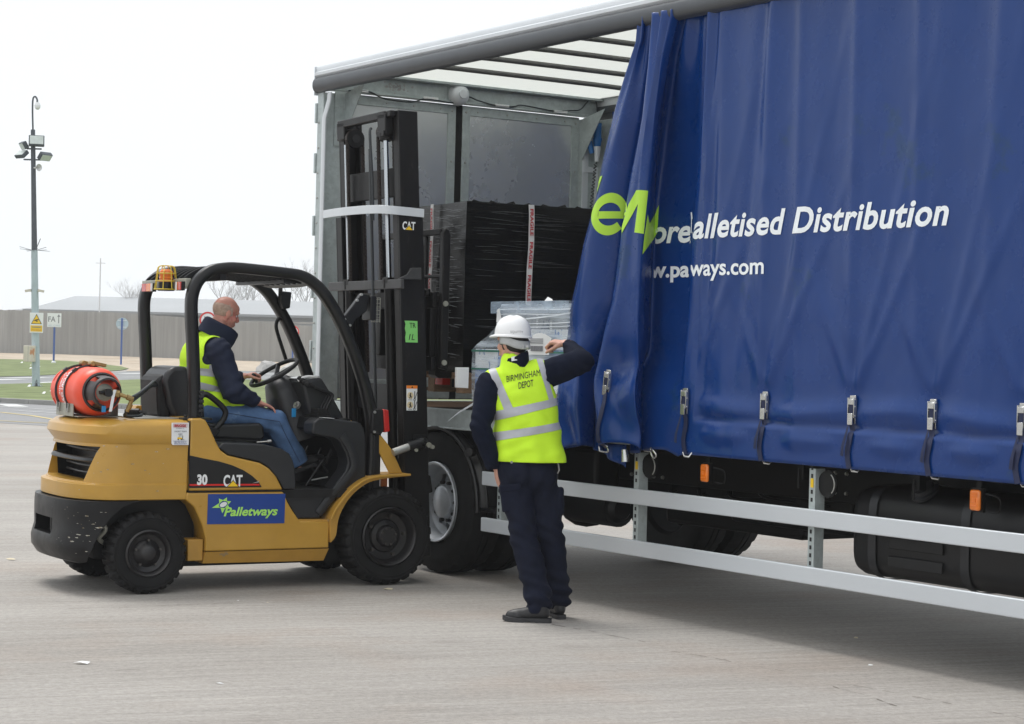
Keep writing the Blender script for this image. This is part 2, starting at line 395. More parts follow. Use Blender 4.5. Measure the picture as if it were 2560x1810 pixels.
def txt(s, size=1., bold=0., shear=0., width=None, height=None, align='LEFT', thick=0.0004, spacing=1.0):
    """flat lettering mesh in the xy plane (x right, y up); width / height stretch it"""
    cu = bpy.data.curves.new('t', 'FONT'); cu.body = s; cu.size = size; cu.offset = bold; cu.shear = shear; cu.align_x = align
    cu.space_character = spacing
    cu.resolution_u = 4; cu.extrude = thick
    ob = bpy.data.objects.new('t', cu); C.objects.link(ob); me = evalmesh(ob); drop(ob)
    xs = [v.co.x for v in me.vertices]; ys = [v.co.y for v in me.vertices]
    if not xs: return me
    x0, x1, y0, y1 = min(xs), max(xs), min(ys), max(ys)
    sx = width/(x1-x0) if width else 1.; sy = height if height else 1.
    for v in me.vertices:
        v.co.x = (v.co.x - (x0 if align == 'LEFT' else (x0+x1)/2))*sx; v.co.y *= sy
    return me
def place(me, o, x, y):
    """put a flat xy mesh at o with axes x (right) and y (up)"""
    x = Vector(x).normalized(); y = Vector(y).normalized(); z = x.cross(y); o = Vector(o)
    for v in me.vertices: v.co = o + x*v.co.x + y*v.co.y + z*v.co.z
    return me
def join(mes):
    mb = MB()
    for me, mi in mes:
        mb.mi = mi; mb.add([v.co.copy() for v in me.vertices], [tuple(pl.vertices) for pl in me.polygons])
    return mb
def wrap_onto(me, bvh, conv, direction, eps, step=.012, maxjump=.035):
    """cut a flat xy mesh into small faces and lay it on a surface: conv(x,y)->start point, ray along direction"""
    b = bmesh.new(); b.from_mesh(me)
    bmesh.ops.triangulate(b, faces=b.faces)
    xs = [v.co.x for v in b.verts]; ys = [v.co.y for v in b.verts]
    for k, (lo, hi) in enumerate(((min(xs), max(xs)), (min(ys), max(ys)))):
        t = lo+step
        while t < hi:
            co = (t, 0, 0) if k == 0 else (0, t, 0); no = (1, 0, 0) if k == 0 else (0, 1, 0)
            bmesh.ops.bisect_plane(b, geom=b.verts[:]+b.edges[:]+b.faces[:], plane_co=co, plane_no=no); t += step*(1 if k == 0 else 2)
    bad = set()
    for v in b.verts:
        s = conv(v.co.x, v.co.y); d = direction(v.co.x, v.co.y) if callable(direction) else direction
        h = bvh.ray_cast(s, d)
        if h[0] is None: bad.add(v); continue
        nn = h[1] if h[1].dot(d) < 0 else -h[1]
        v.co = h[0] + nn*eps
    kill = [f for f in b.faces if any(v in bad for v in f.verts) or any(e.calc_length() > maxjump for e in f.edges)]
    bmesh.ops.delete(b, geom=kill, context='FACES')
    loose = [v for v in b.verts if not v.link_faces]; bmesh.ops.delete(b, geom=loose, context='VERTS')
    b.to_mesh(me); b.free(); return me
def bvh_of(me):
    b = bmesh.new(); b.from_mesh(me); t = BVHTree.FromBMesh(b); b.free(); return t
def poly(pts, z=0):
    me = bpy.data.meshes.new('p'); me.from_pydata([(x, y, z) for x, y in pts], [], [tuple(range(len(pts)))]); return me
def fr(x): return x-math.floor(x)
def sm(a, b, x):
    t = max(0., min(1., (x-a)/(b-a))); return t*t*(3-2*t)
def lerp(tab, x):
    if x <= tab[0][0]: return tab[0][1]
    for (a, va), (b, vb) in zip(tab, tab[1:]):
        if x <= b: return va+(vb-va)*(x-a)/(b-a)
    return tab[-1][1]

# ================================================================== SETTING
def hh(Y): return 0. if Y < 95 else min(.66, (Y-95)/55*.66)

def ground_mat():
    mt = bpy.data.materials.new('brushed_concrete'); mt.use_nodes = True
    n = mt.node_tree; b = n.nodes['Principled BSDF']; N = n.nodes.new; K = n.links.new
    tc = N('ShaderNodeTexCoord')
    rot = N('ShaderNodeMapping'); rot.inputs['Rotation'].default_value = (0, 0, R(-19)); K(tc.outputs['Object'], rot.inputs[0])
    def nz(vec, scale, detail=5, rough=.6, stretch=None):
        if stretch:
            q = N('ShaderNodeMapping'); q.inputs['Scale'].default_value = stretch; K(vec, q.inputs[0]); vec = q.outputs[0]
        t = N('ShaderNodeTexNoise'); t.inputs['Scale'].default_value = scale; t.inputs['Detail'].default_value = detail; t.inputs['Roughness'].default_value = rough
        K(vec, t.inputs['Vector']); return t.outputs[0]
    def mr(s, a, bb, c, d):
        q = N('ShaderNodeMapRange'); [setattr(q.inputs[i+1], 'default_value', v) for i, v in enumerate((a, bb, c, d))]; K(s, q.inputs[0]); return q.outputs[0]
    def mixc(f, c1, c2, bl='MIX'):
        q = N('ShaderNodeMix'); q.data_type = 'RGBA'; q.blend_type = bl
        if isinstance(f, float): q.inputs[0].default_value = f
        else: K(f, q.inputs[0])
        for i, c in ((6, c1), (7, c2)):
            if isinstance(c, tuple): q.inputs[i].default_value = (*c, 1)
            else: K(c, q.inputs[i])
        return q.outputs[2]
    big = nz(rot.outputs[0], .33, 5, .6, (.5, 1.6, 1))
    base = mixc(mr(big, .35, .65, 0, 1), (.300, .278, .254), (.39, .368, .342))
    warm = nz(rot.outputs[0], .8, 3, .5)
    base = mixc(mr(warm, .52, .72, 0, .5), base, (.33, .262, .215))
    streak = nz(rot.outputs[0], 1., 9, .82, (.9, 20, 1))
    base = mixc(1., base, mixc(mr(streak, .36, .66, 0, 1), (1.12, 1.12, 1.12), (.79, .79, .79)), 'MULTIPLY')
    streak2 = nz(rot.outputs[0], 1., 6, .75, (1.6, 34, 1))
    base = mixc(mr(streak2, .64, .72, 0, .55), base, (.13, .125, .12))
    fine = nz(tc.outputs['Object'], 28, 7, .9)
    base = mixc(1., base, mixc(mr(fine, .32, .68, 0, 1), (.70, .70, .70), (1.28, 1.28, 1.28)), 'MULTIPLY')
    spk = nz(tc.outputs['Object'], 60, 2, .5)
    base = mixc(mr(spk, .74, .76, 0, .8), base, (.56, .54, .5))
    spd = nz(tc.outputs['Object'], 26, 3, .6)
    base = mixc(mr(spd, .72, .75, 0, .5), base, (.14, .13, .12))
    stn = nz(tc.outputs['Object'], 1.1, 7, .7, (1, 1.3, 1))
    base = mixc(mr(stn, .60, .72, 0, .38), base, (.19, .17, .155))
    oil = nz(tc.outputs['Object'], 2.6, 4, .55, (1, 1.6, 1))
    base = mixc(mr(oil, .735, .76, 0, .55), base, (.13, .115, .10))
    K(base, b.inputs['Base Color']); b.inputs['Roughness'].default_value = .82
    b.inputs['Specular IOR Level'].default_value = .3
    bp = N('ShaderNodeBump'); bp.inputs['Distance'].default_value = .004; K(streak, bp.inputs['Height'])
    bp2 = N('ShaderNodeBump'); bp2.inputs['Distance'].default_value = .003; K(fine, bp2.inputs['Height']); K(bp.outputs[0], bp2.inputs['Normal'])
    K(bp2.outputs[0], b.inputs['Normal'])
    return mt
M['ground'] = ground_mat()
M['asphalt'] = pm('grey_asphalt', (.24, .24, .245), .85, var=.1, vs=.6, bump=.004, bs=40, col2=(.30, .30, .30), thr=.6, d2s=.4)
M['asphalt_far'] = pm('pale_road', (.22, .225, .23), .85, var=.08, vs=.4)
M['line'] = pm('road_line_white', (.58, .59, .58), .7, var=.12, vs=2)
M['line_y'] = pm('road_line_yellow', (.55, .44, .18), .7, var=.15, vs=2)
M['sand'] = pm('bare_sandy_ground', (.42, .35, .27), .95, var=.18, vs=.5, bump=.02, bs=3, col2=(.30, .22, .15), thr=.58, d2s=.3)
M['grass'] = pm('mown_grass', (.18, .215, .10), .95, var=.3, vs=.8, bump=.03, bs=14, col2=(.20, .20, .10), thr=.6, d2s=1.5, spec=.1)
M['kerb'] = pm('weathered_kerb', (.26, .26, .25), .85, var=.2, vs=1.5)
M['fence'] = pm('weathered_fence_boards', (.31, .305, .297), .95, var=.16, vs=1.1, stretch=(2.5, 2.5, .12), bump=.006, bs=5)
M['shed_roof'] = pm('haze_paled_sheet_roof', (.34, .355, .37), .8, var=.06, vs=.1)  # roof grey lightened: fading into distant haze is put into the colour
M['shed_wall'] = pm('grey_shed_cladding', (.27, .28, .29), .8, var=.08, vs=.2)
M['rock'] = pm('pale_rock', (.42, .41, .40), .9, var=.2, vs=2, bump=.05, bs=3)
M['bark'] = pm('haze_paled_bark', (.36, .35, .345), .95, var=.2)  # lighter than real bark; the haze over far trees is painted in

mb = MB()
ys = [-30, 0, 20, 40, 60, 80, 95, 105, 115, 125, 135, 145, 150, 300, 900, 1500]
xs = [-900, -300, -100, -50, -20, 0, 20, 60, 200, 900]
mb.add([(x, y, hh(y)) for x in xs for y in ys], [(i*len(ys)+j, (i+1)*len(ys)+j, (i+1)*len(ys)+j+1, i*len(ys)+j+1) for i in range(len(xs)-1) for j in range(len(ys)-1)])
tag(mb.build('ground', 'ground'), kind='structure')

def sheet(name, pts, mat, off, kind='structure', parent=None, thick=0.):
    b = bmesh.new(); vs = [b.verts.new((x, y, 0)) for x, y in pts]; f = b.faces.new(vs)
    bmesh.ops.triangulate(b, faces=[f])
    for Y in (95, 105, 115, 125, 135, 150):
        bmesh.ops.bisect_plane(b, geom=b.verts[:]+b.edges[:]+b.faces[:], plane_co=(0, Y, 0), plane_no=(0, 1, 0))
    if thick:
        bmesh.ops.dissolve_limit(b, angle_limit=.01, verts=b.verts, edges=b.edges)
        r_ = bmesh.ops.extrude_face_region(b, geom=b.faces[:])
        for v in [g for g in r_['geom'] if isinstance(g, bmesh.types.BMVert)]: v.co.z += thick
    for v in b.verts: v.co.z += hh(v.co.y)+off
    me = bpy.data.meshes.new(name); bmesh.ops.recalc_face_normals(b, faces=b.faces); b.to_mesh(me); b.free()
    if not thick:
        for pl in me.polygons:
            if pl.normal.z < 0: pl.flip()
    ob = link(name, me, mat, parent); tag(ob, kind=kind); return ob

K1 = [(-45, 75), (-20, 56.5), (-13.05, 51.3), (-11.3, 50), (-8.55, 48.2), (-4.67, 45.5), (10, 36)]
V1 = [(-10, 92), (-11.6, 93), (-14.4, 92), (-16, 87.5), (-16.6, 80), (-17.15, 74.5), (-18.06, 70), (-22, 69), (-45, 82)]
sheet('road', [(-60, 78), (-45, 75), (-20, 56.5), (-13.05, 51.3), (-8.55, 48.2), (-4.67, 45.5), (10, 36), (10, 26), (-9, 38), (-20, 46), (-60, 70)], 'asphalt', .004)
sheet('grass', [(10, 36.2)]+[(x, y+.3) for x, y in K1[::-1][1:]]+[(-45, 82)][:0]+V1[::-1]+[(10, 90)], 'grass', .07, 'stuff')
tag(bpy.data.objects['grass'], 'mown grass verge behind the kerb', None)
sheet('road', [(10, 90), (-10, 92), (-11.6, 93), (-14.4, 92), (-16, 87.5), (-16.6, 80), (-17.15, 74.5), (-18.06, 70), (-22, 69), (-45, 82), (-70, 100),
      (-45, 96), (-22.3, 87), (-21.8, 91), (-21.9, 96), (-21.3, 100.5), (-20.3, 105), (-18.7, 110), (-15.2, 112), (-11.6, 112), (10, 112)], 'asphalt_far', .01)
sheet('grass', [(-60, 104), (-45, 96), (-22.3, 87), (-21.8, 91), (-21.9, 96), (-21.3, 100.5), (-20.9, 107), (-21.3, 111), (-22.6, 115.5), (-25.3, 121.5), (-28.3, 127), (-30.5, 128), (-33, 127.5), (-60, 130)], 'grass', .03, 'stuff')
sheet('sandy_strip', [(-60, 130), (-33, 127.5), (-30.5, 128), (-28.3, 127), (-25.3, 121.5), (-22.6, 115.5), (-21.3, 111), (-20.3, 105.2), (-18.7, 110), (-15.2, 112), (-11.6, 112), (10, 112), (10, 151), (-60, 151)], 'sand', .02)
# kerb of the near verge: one stone line, .12 high
kb = MB(); kp = K1
for a, b in zip(kp, kp[1:]):
    a3, b3 = Vector((*a, .06)), Vector((*b, .06)); L = (b3-a3).length; n_ = max(1, int(L/.9))
    for i in range(n_):
        q0 = a3.lerp(b3, i/n_); q1 = a3.lerp(b3, (i+1)/n_-.012/L); kb.bar(q0, q1, .16, .13)
tag(kb.build('kerb', 'kerb', bevel=.015), kind='structure')
def stripe(name, pts, wd, mat, off):
    o = []
    P = [Vector((x, y)) for x, y in pts]; lft = []; rgt = []
    for i, q in enumerate(P):
        t = (P[min(i+1, len(P)-1)]-P[max(i-1, 0)]).normalized(); nn = Vector((-t.y, t.x))
        lft.append(tuple(q+nn*wd/2)); rgt.append(tuple(q-nn*wd/2))
    return sheet(name, lft+rgt[::-1], mat, off)
stripe('road_marking', [(-13.2, 45.6), (-11.26, 44.2), (-10.24, 42.7), (-9.2, 40.6), (-8.6, 38.5)], .12, 'line_y', .01)
stripe('road_marking', [(-12, 40.6), (-10.1, 39.6), (-9.3, 39.1), (-7, 38)], .12, 'line_y', .01)
stripe('road_marking', [(-12.6, 49.9), (-11.9, 48.3)], .5, 'line', .01)
stripe('road_marking', [(-13.2, 49.0), (-11.4, 47.3), (-10.24, 46.3), (-7, 44.2)], .12, 'line', .01)
stripe('road_marking', [(-11.4, 45.7), (-10.35, 44.8), (-8, 43.2)], .12, 'line', .01)
stripe('road_marking', [(-20.8, 79.5), (-20.3, 82.5)], .8, 'line', .02)
stripe('road_marking', [(-21.4, 84.5), (-20.3, 87.5)], .9, 'line', .02)
stripe('road_marking', [(-18.2, 76), (-17.8, 80)], .5, 'line', .02)
stripe('road_marking', [(-19.6, 100), (-17.6, 104.5), (-14.5, 106.5), (-10, 107)], .7, 'line', .02)
stripe('road_marking', [(-18.3, 94), (-15, 99.5), (-9, 101)], .35, 'line', .02)

# fence: close-boarded, follows the bank
fb = MB(); x = -62.
def fY(x): return 150 if x < -34 else 150-(x+34)*.55
fence = empty('wooden_fence', (-30, 148, hh(148)))
tag(fence, 'long weathered grey close-boarded fence beyond the road', 'fence')
rndf = random.Random(3)
while x < 14:
    wd = .19; y = fY(x); z0 = hh(y)-.1; top = z0+3.35-.004*max(0, x+30)*10+rndf.uniform(-.03, .03)
    fb.obox(Vector((x, y+rndf.uniform(-.02, .02), (z0+top)/2))-fence.location, (wd-.006, .03, top-z0), Matrix.Rotation(rndf.uniform(-.12, .12), 3, 'Z')); x += wd
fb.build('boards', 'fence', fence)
fr_ = MB()
for zz in (.5, 1.6, 2.8):
    for a, b in ((-62, -34), (-34, 14)):
        fr_.bar(Vector((a, fY(a)+.08, hh(fY(a))+zz))-fence.location, Vector((b, fY(b)+.08, hh(fY(b))+zz))-fence.location, .06, .1)
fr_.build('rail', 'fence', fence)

# far sheds
def shed(nm, x0, x1, y0, y1, ez, rz, hip, label):
    s = empty(nm, ((x0+x1)/2, (y0+y1)/2, .6)); tag(s, label, 'shed')
    o = s.location; q = MB(); q.box(x0-o.x, x1-o.x, y0-o.y, y1-o.y, 0, ez-.6); q.build('wall', 'shed_wall', s)
    ym = (y0+y1)/2; q = MB(); ov = .6
    v = [(x0-ov, y0-ov, ez), (x1+ov, y0-ov, ez), (x1+ov, y1+ov, ez), (x0-ov, y1+ov, ez), (x0+hip, ym, rz), (x1-hip*.2, ym, rz)]
    q.add([Vector(a)-o for a in v], [(0, 1, 5, 4), (2, 3, 4, 5), (3, 0, 4), (1, 2, 5), (0, 3, 2, 1)])
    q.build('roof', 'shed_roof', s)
    q = MB(); q.bar(Vector((x0-ov, y0-ov-.1, ez))-o, Vector((x1+ov, y0-ov-.1, ez))-o, .15, .2); q.build('gutter', 'shed_wall', s)
shed('warehouse', -51, 20, 196, 236, 4.3, 6.45, 8, 'long low warehouse with hazy grey roof behind the fence')
shed('warehouse', -40.5, 20, 168, 190, 4.2, 5.75, 1.2, 'nearer grey shed whose ridge shows through the forklift cab')
# mast beside the shed
q = MB(); q.cyl((-34.2, 165, .6), (-34.2, 165, 8.6), .07, .05, 8)
q.cyl((-34.6, 165, 8.2), (-33.8, 165, 8.2), .03, .03, 6)
tag(q.build('thin_mast', 'clear'), 'thin pale mast rising behind the fence near the small bare tree', 'mast')

# bare trees
def bare_tree(x, y, H, seed, label):
    rn = random.Random(seed); t = empty('bare_tree', (x, y, .6)); tag(t, label, 'tree', 'bare trees beyond the fence')
    tr = MB(); tw = MB()
    def grow(p, d, L, rad, depth, mb_):
        pts = [p]; q = p.copy(); dd = d.copy()
        for i in range(4):
            dd = (dd + Vector((rn.uniform(-.16, .16), rn.uniform(-.16, .16), rn.uniform(-.02, .12)))).normalized(); q = q + dd*L/4; pts.append(q.copy())
        mb_.tube(pts, [rad*(1-.16*i) for i in range(5)], n=5 if depth < 3 else 3, cap=False)
        if depth >= 6: return
        for k in range(3 if depth < 5 else 2):
            ax = Vector((rn.uniform(-1, 1), rn.uniform(-1, 1), rn.uniform(-.1, .6))).normalized()
            nd = (dd*1.0 + ax*rn.uniform(.55, .95)).normalized(); st = pts[rn.choice((2, 3, 4))] if depth else pts[rn.choice((3, 4))]
            grow(st, nd, L*rn.uniform(.62, .8), rad*.55, depth+1, tw)
    grow(Vector((0, 0, 0)), Vector((0, 0, 1)), H*.32, H*.018, 0, tr)
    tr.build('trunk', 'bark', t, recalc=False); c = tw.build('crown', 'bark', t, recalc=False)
bare_tree(-33.5, 180, 8.2, 1, 'small bare tree above the fence beside the thin mast')
bare_tree(-29.6, 205, 10.2, 2, 'left of the two slender bare trees seen through the forklift cab')
bare_tree(-27.4, 207, 10.6, 3, 'right of the two slender bare trees seen through the forklift cab')
bare_tree(-21.0, 205, 11.5, 4, 'broad bare tree behind the shed, above the driver\'s mirror side')
bare_tree(-15.8, 210, 11, 5, 'bare tree just left of the lorry corner, in haze')

# rocks
def rock(x, y, z, s, seed, label):
    q = MB(); q.ball((0, 0, 0), s, s*.8, s*.9, n=18)
    q.v = [tuple(Vector(v)*(1+.35*noise.noise(Vector(v)*1.6/s+Vector((seed, 0, 0)))+.12*noise.noise(Vector(v)*5/s))) for v in q.v]
    o = q.build('boulder', 'rock', sharp=20); o.location = (x, y, z); tag(o, label, 'rock', 'pale boulders along the far road edge')
rock(-8.0, 74.5, .3, .85, 1, 'pale boulder beside the lorry corner, under the far fence')
rock(-8.5, 74, .1, .5, 4, 'smaller pale rock at the foot of the boulder by the lorry')
rock(-13.55, 111.0, .35, .6, 2, 'grey boulder behind the driver\'s hand on the wheel')

# lamp mast
mast = empty('lighting_mast', (-16.19, 68, 0)); tag(mast, 'tall grey mast with floodlights, loudspeaker and peeling paint on the near verge', 'lamp post')
def lm(x, z, y=0): return Vector((x+16.19, y, z))
def mx_(z): return -16.19-(z)/8.8*.31+16.19
q = MB(); q.tube([(mx_(z), 0, z) for z in (0, 1, 2, 3, 4, 4.7)], [.14, .135, .13, .125, .115, .11], n=12); q.build('lower_pole', 'pole_paint', mast)
q = MB(); q.tube([(mx_(z), 0, z) for z in (4.7, 6, 7, 8, 8.8)], [.10, .09, .085, .08, .075], n=12); q.build('upper_pole', 'pole_dark', mast)
q = MB(); q.box(-.16, .16, -.16, .16, .05, .09)
for i in range(8):
    a = i*math.pi/4; q.add([(.1*math.cos(a), .1*math.sin(a), .35), (.24*math.cos(a-.05), .24*math.sin(a-.05), .08), (.24*math.cos(a+.05), .24*math.sin(a+.05), .08)], [(0, 1, 2)])
q.build('base_flange', 'pole_paint', mast)
q = MB(); q.tube(cr([(mx_(8.8), 0, 8.8), (mx_(8.8)-.03, 0, 9.5), (mx_(8.8)-.02, 0, 9.85), (mx_(8.8)+.05, 0, 9.93), (mx_(8.8)+.12, 0, 9.83), (mx_(8.8)+.12, 0, 9.7)], 5), .03, n=8)
q.build('camera_arm', 'pole_dark', mast)
q = MB(); q.ball((mx_(8.8)+.14, 0, 9.6), .10, .10, .12, n=14); q.cyl((mx_(8.8)+.14, 0, 9.62), (mx_(8.8)+.14, 0, 9.74), .11, .06, 14); q.build('dome_camera', 'white', mast)
def flood(c, size, rot, glass):
    f = MB(); Rm = Matrix.Rotation(rot[2], 3, 'Z') @ Matrix.Rotation(rot[0], 3, 'X')
    a, b, d = size; f.obox(c, (a, d, b), Rm); o = f.build('floodlight', 'pole_dark', mast, bevel=.02)
    f = MB(); cc = Vector(c)+Rm @ Vector((0, -d/2-.004, 0)); f.obox(cc, (a*.86, .008, b*.82), Rm); f.build('glass', 'lamp_glass', o)
flood((-.15+.02, -.2, 8.40), (.52, .36, .18), (R(-18), 0, R(14)), 1)
flood((-.58, -.1, 8.25), (.36, .26, .16), (R(30), 0, R(-55)), 0)
flood((-.66, -.05, 7.95), (.44, .30, .14), (R(-48), 0, R(-38)), 1)
flood((.12, 0, 7.90), (.46, .28, .16), (R(42), 0, R(52)), 0)
q = MB(); q.bar((-.5, 0, 8.15), (.0, 0, 8.15), .05, .05); q.bar((-.6, 0, 7.78), (.1, 0, 7.78), .05, .05); q.bar((-.3, -.02, 8.2), (-.3, -.02, 8.75), .16, .12); q.build('bracket', 'pole_dark', mast)
q = MB(); q.lathe([(.01, .0), (.03, .0), (.035, .12), (.06, .2), (.125, .28), (.12, .285), (.05, .2), (.01, .15)], (-.23, -.05, 7.5), (.75, -.65, 0), 20); q.build('loudspeaker', 'clear', mast)
q = MB()
for a in range(9):
    an = a*2*math.pi/9+.2; q.bar((mx_(4.7)+.09*math.cos(an), .09*math.sin(an), 4.7), (mx_(4.7)+.52*math.cos(an), .52*math.sin(an), 4.68+.06*(a % 3)), .02, .012)
q.bar((mx_(4.7)+.05, 0, 4.72), (mx_(4.7)+.2, 0, 5.1), .02, .02)
q.build('spike_collar', 'pole_dark', mast)
for sx in (-1, 1):
    q = MB(); q.obox((mx_(3.3)+sx*.22, -.05, 3.32), (.2, .1, .08), Matrix.Rotation(sx*.2, 3, 'Y')); q.bar((mx_(3.3), 0, 3.3), (mx_(3.3)+sx*.2, -.05, 3.3), .03, .03); q.build('camera', 'box_cream', mast)
q = MB(); q.box(-.38, -.01, -.33, -.12, .90, 1.45); cab = q.build('cabinet', 'box_cream', mast, bevel=.012)
q = MB(); q.box(-.225, -.215, -.334, -.329, .91, 1.44); q.build('door_seam', 'grey_txt', cab)
# warning sign on the mast (its own thing)
ws = empty('warning_sign', (-16.18, 67.80, 1.89)); tag(ws, 'white and yellow camera warning sign fixed to the lighting mast', 'sign')
q = MB(); q.box(-.23, .23, 0, .012, 0, .68); q.build('board', 'white', ws, bevel=.01)
q = MB(); q.mi = 0; q.add([(-.185, -.004, .30), (.185, -.004, .30), (0, -.004, .64)], [(0, 1, 2)]); q.mi = 1; q.add([(-.155, -.008, .318), (.155, -.008, .318), (0, -.008, .602)], [(0, 1, 2)])
q.add([(-.2, -.004, .04), (.2, -.004, .04), (.2, -.004, .25), (-.2, -.004, .25)], [(0, 1, 2, 3)])
q.mi = 0; q.add([(-.09, -.012, .41), (-.02, -.012, .40), (.06, -.012, .43), (.09, -.012, .47), (.02, -.012, .46), (-.08, -.012, .43)], [(0, 1, 2, 3, 4, 5)]); q.add([(-.01, -.012, .37), (.03, -.012, .37), (.045, -.012, .40), (0, -.012, .40)], [(0, 1, 2, 3)])
q.build('pictogram', ['black_txt', 'cat_yellow'], ws, recalc=False)
t = place(txt('WARNING', .07, .002, width=.33), (-.165, -.009, .165), (1, 0, 0), (0, 0, 1)); link('lettering', t, 'grey_txt', ws)
t = place(txt('CCTV IN OPERATION', .05, width=.34), (-.17, -.009, .075), (1, 0, 0), (0, 0, 1)); link('lettering', t, 'red_txt', ws)
# directional sign
fs = empty('direction_sign', (-27.55, 120, hh(120))); tag(fs, 'square white sign with letters FA and an up arrow on a blue post', 'sign')
q = MB(); q.cyl((0, 0, 0), (0, 0, 2.5), .06, .06, 10); q.build('post', 'sign_blue', fs)
q = MB(); q.box(-.42, .42, -.1, -.07, 2.18, 3.02); q.build('board', 'white', fs)
q = MB(); q.ball((0, 0, .05), .14, .14, .12, n=12); q.build('base', 'white', fs)
q = join([(place(txt('FA', .45, .008, width=.44), (-.36, -.105, 2.50), (1, 0, 0), (0, 0, 1)), 0), (place(txt('ALL CARS', .16, width=.72), (-.36, -.105, 2.22), (1, 0, 0), (0, 0, 1)), 1)])
q.mi = 0; q.box(.245, .295, -.107, -.103, 2.42, 2.86); q.add([(.17, -.106, 2.80), (.37, -.106, 2.80), (.27, -.106, 2.96)], [(0, 1, 2)])
q.build('lettering', ['grey_txt', 'sign_back'], fs)
# round signs
def disc_sign(x, y, zc, rad, post, label, front, group=None):
    s = empty('round_sign', (x, y, hh(y))); tag(s, label, 'sign'); z = zc-hh(y)
    q = MB(); q.cyl((0, 0, 0), (0, 0, z+rad*.9), .055, .055, 10); q.build('post', post, s)
    if front:
        q = MB(); q.cyl((0, -.12, z), (0, -.08, z), rad, rad, 28); q.build('disc', 'white', s)
        q = MB(); q.lathe([(rad*.8, .0), (rad*1.0, .0), (rad*1.0, .015), (rad*.8, .015)], (0, -.125, z), (0, -1, 0), 28, closed=True); q.build('red_ring', 'red_line', s)
        q = MB(); q.obox((0, -.128, z), (rad*1.1, .006, rad*.16), Matrix.Rotation(R(45), 3, 'Y')); q.obox((0, -.13, z+rad*.1), (rad*.8, .006, rad*.22)); q.build('pictogram', 'black_txt', s)
    else:
        q = MB(); q.cyl((0, .08, z), (0, .12, z), rad, rad, 28); q.build('disc', 'sign_back', s)
        q = MB(); q.bar((-rad*.7, .06, z+.2), (rad*.7, .06, z+.2), .03, .04); q.bar((-rad*.7, .06, z-.2), (rad*.7, .06, z-.2), .03, .04); q.build('clip', 'white', s)
disc_sign(-23.5, 120, 2.78, .37, 'sign_blue', 'round sign seen from its pale back on a blue post, between mast and forklift', False)
disc_sign(-16.8, 110, 3.0, .46, 'sign_blue', 'red-ringed round sign directly behind the driver\'s neck', True)
disc_sign(-14.3, 130, 2.62, .42, 'sign_blue', 'red-ringed round sign half hidden by the far front leg of the cab guard', True)
q = MB(); yy = fY(-17.5)-.06; q.box(-16.95, -16.25, yy-.02, yy, 2.02, 2.40)
o = q.build('fence_notice', 'white'); tag(o, 'small white notice fixed to the fence above the steering wheel', 'sign')
t = place(txt('PRIVATE', .14, width=.5), (-16.85, yy-.024, 2.24), (1, 0, 0), (0, 0, 1))
q = MB(); 
for zz in (2.30, 2.22, 2.14, 2.08): q.box(-16.85, -16.35, yy-.026, yy-.021, zz-.012, zz+.012)
bpy.data.meshes.remove(t); q.build('faint_text', 'grey_txt', o)
q = MB(); yy = fY(-14.9)-.05; q.box(-14.3, -14.1, yy-.02, yy, 1.5, 1.75); tag(q.build('fence_notice', 'white'), 'tiny white notice on the fence close to the lorry corner', 'sign')

# litter on the verges and yard
rn = random.Random(11)
def scrap(x, y, z, s, mat, label, nm='litter_scrap', cat='litter', grp='litter scraps'):
    q = MB(); k = 7
    pts = [(math.cos(i*2*math.pi/k)*s*rn.uniform(.5, 1.2), math.sin(i*2*math.pi/k)*s*.4*rn.uniform(.5, 1.2), rn.uniform(0, s*.25)) for i in range(k)]
    q.add(pts+[(0, 0, s*.3)], [(i, (i+1) % k, k) for i in range(k)]+[tuple(range(k))[::-1]]); o = q.build(nm, mat, sharp=10, recalc=False); o.location = (x, y, z); o.rotation_euler[2] = rn.uniform(0, 3)
    tag(o, label, cat, grp); return o
def gp(fx, fy):
    d = m.to_3x3() @ Vector(((fx-1280)/4990, -(fy-905)/4990, -1)); t = -1.6/d.z; return d.x*t, d.y*t
for (fx, fy, s, mt, lb) in [(205, 1660, .05, 'paper', 'torn white paper strip on the concrete at lower left'), (550, 1710, .022, 'paper', 'small white chip on the bare concrete, below the strip'),
        (968, 1475, .045, 'litter', 'pale wood splinter in front of the forklift front tyre'), (2140, 1596, .03, 'litter', 'tan scrap of card on the shaded concrete under the rail'),
        (2175, 1664, .022, 'paper', 'tiny pale scrap below the tan scrap of card'), (595, 1502, .012, 'paper', 'tiny white chip below the forklift sill'),
        (668, 1507, .012, 'litter', 'tiny tan chip below the forklift sill'), (25, 1400, .05, 'litter', 'thin tan stick on the concrete at the left edge')]:
    x_, y_ = gp(fx, fy); scrap(x_, y_, .001, s, mt, lb)
q = None
vb = MB()
for i in range(14):
    if i % 2: x_, y_ = rn.uniform(-17, -12), rn.uniform(56, 68)
    else: x_, y_ = rn.uniform(-33, -22), rn.uniform(92, 122)
    s = rn.uniform(.03, .09); z_ = hh(y_)+.08
    vb.add([(x_-s, y_, z_), (x_+s*.8, y_-.1, z_), (x_+s*.3, y_+.2, z_+s*.8), (x_-s*.4, y_+.1, z_+s)], [(0, 1, 2, 3)])
tag(vb.build('litter', 'paper', recalc=False), 'loose white litter strewn over the grass verges', 'litter', kind='stuff')

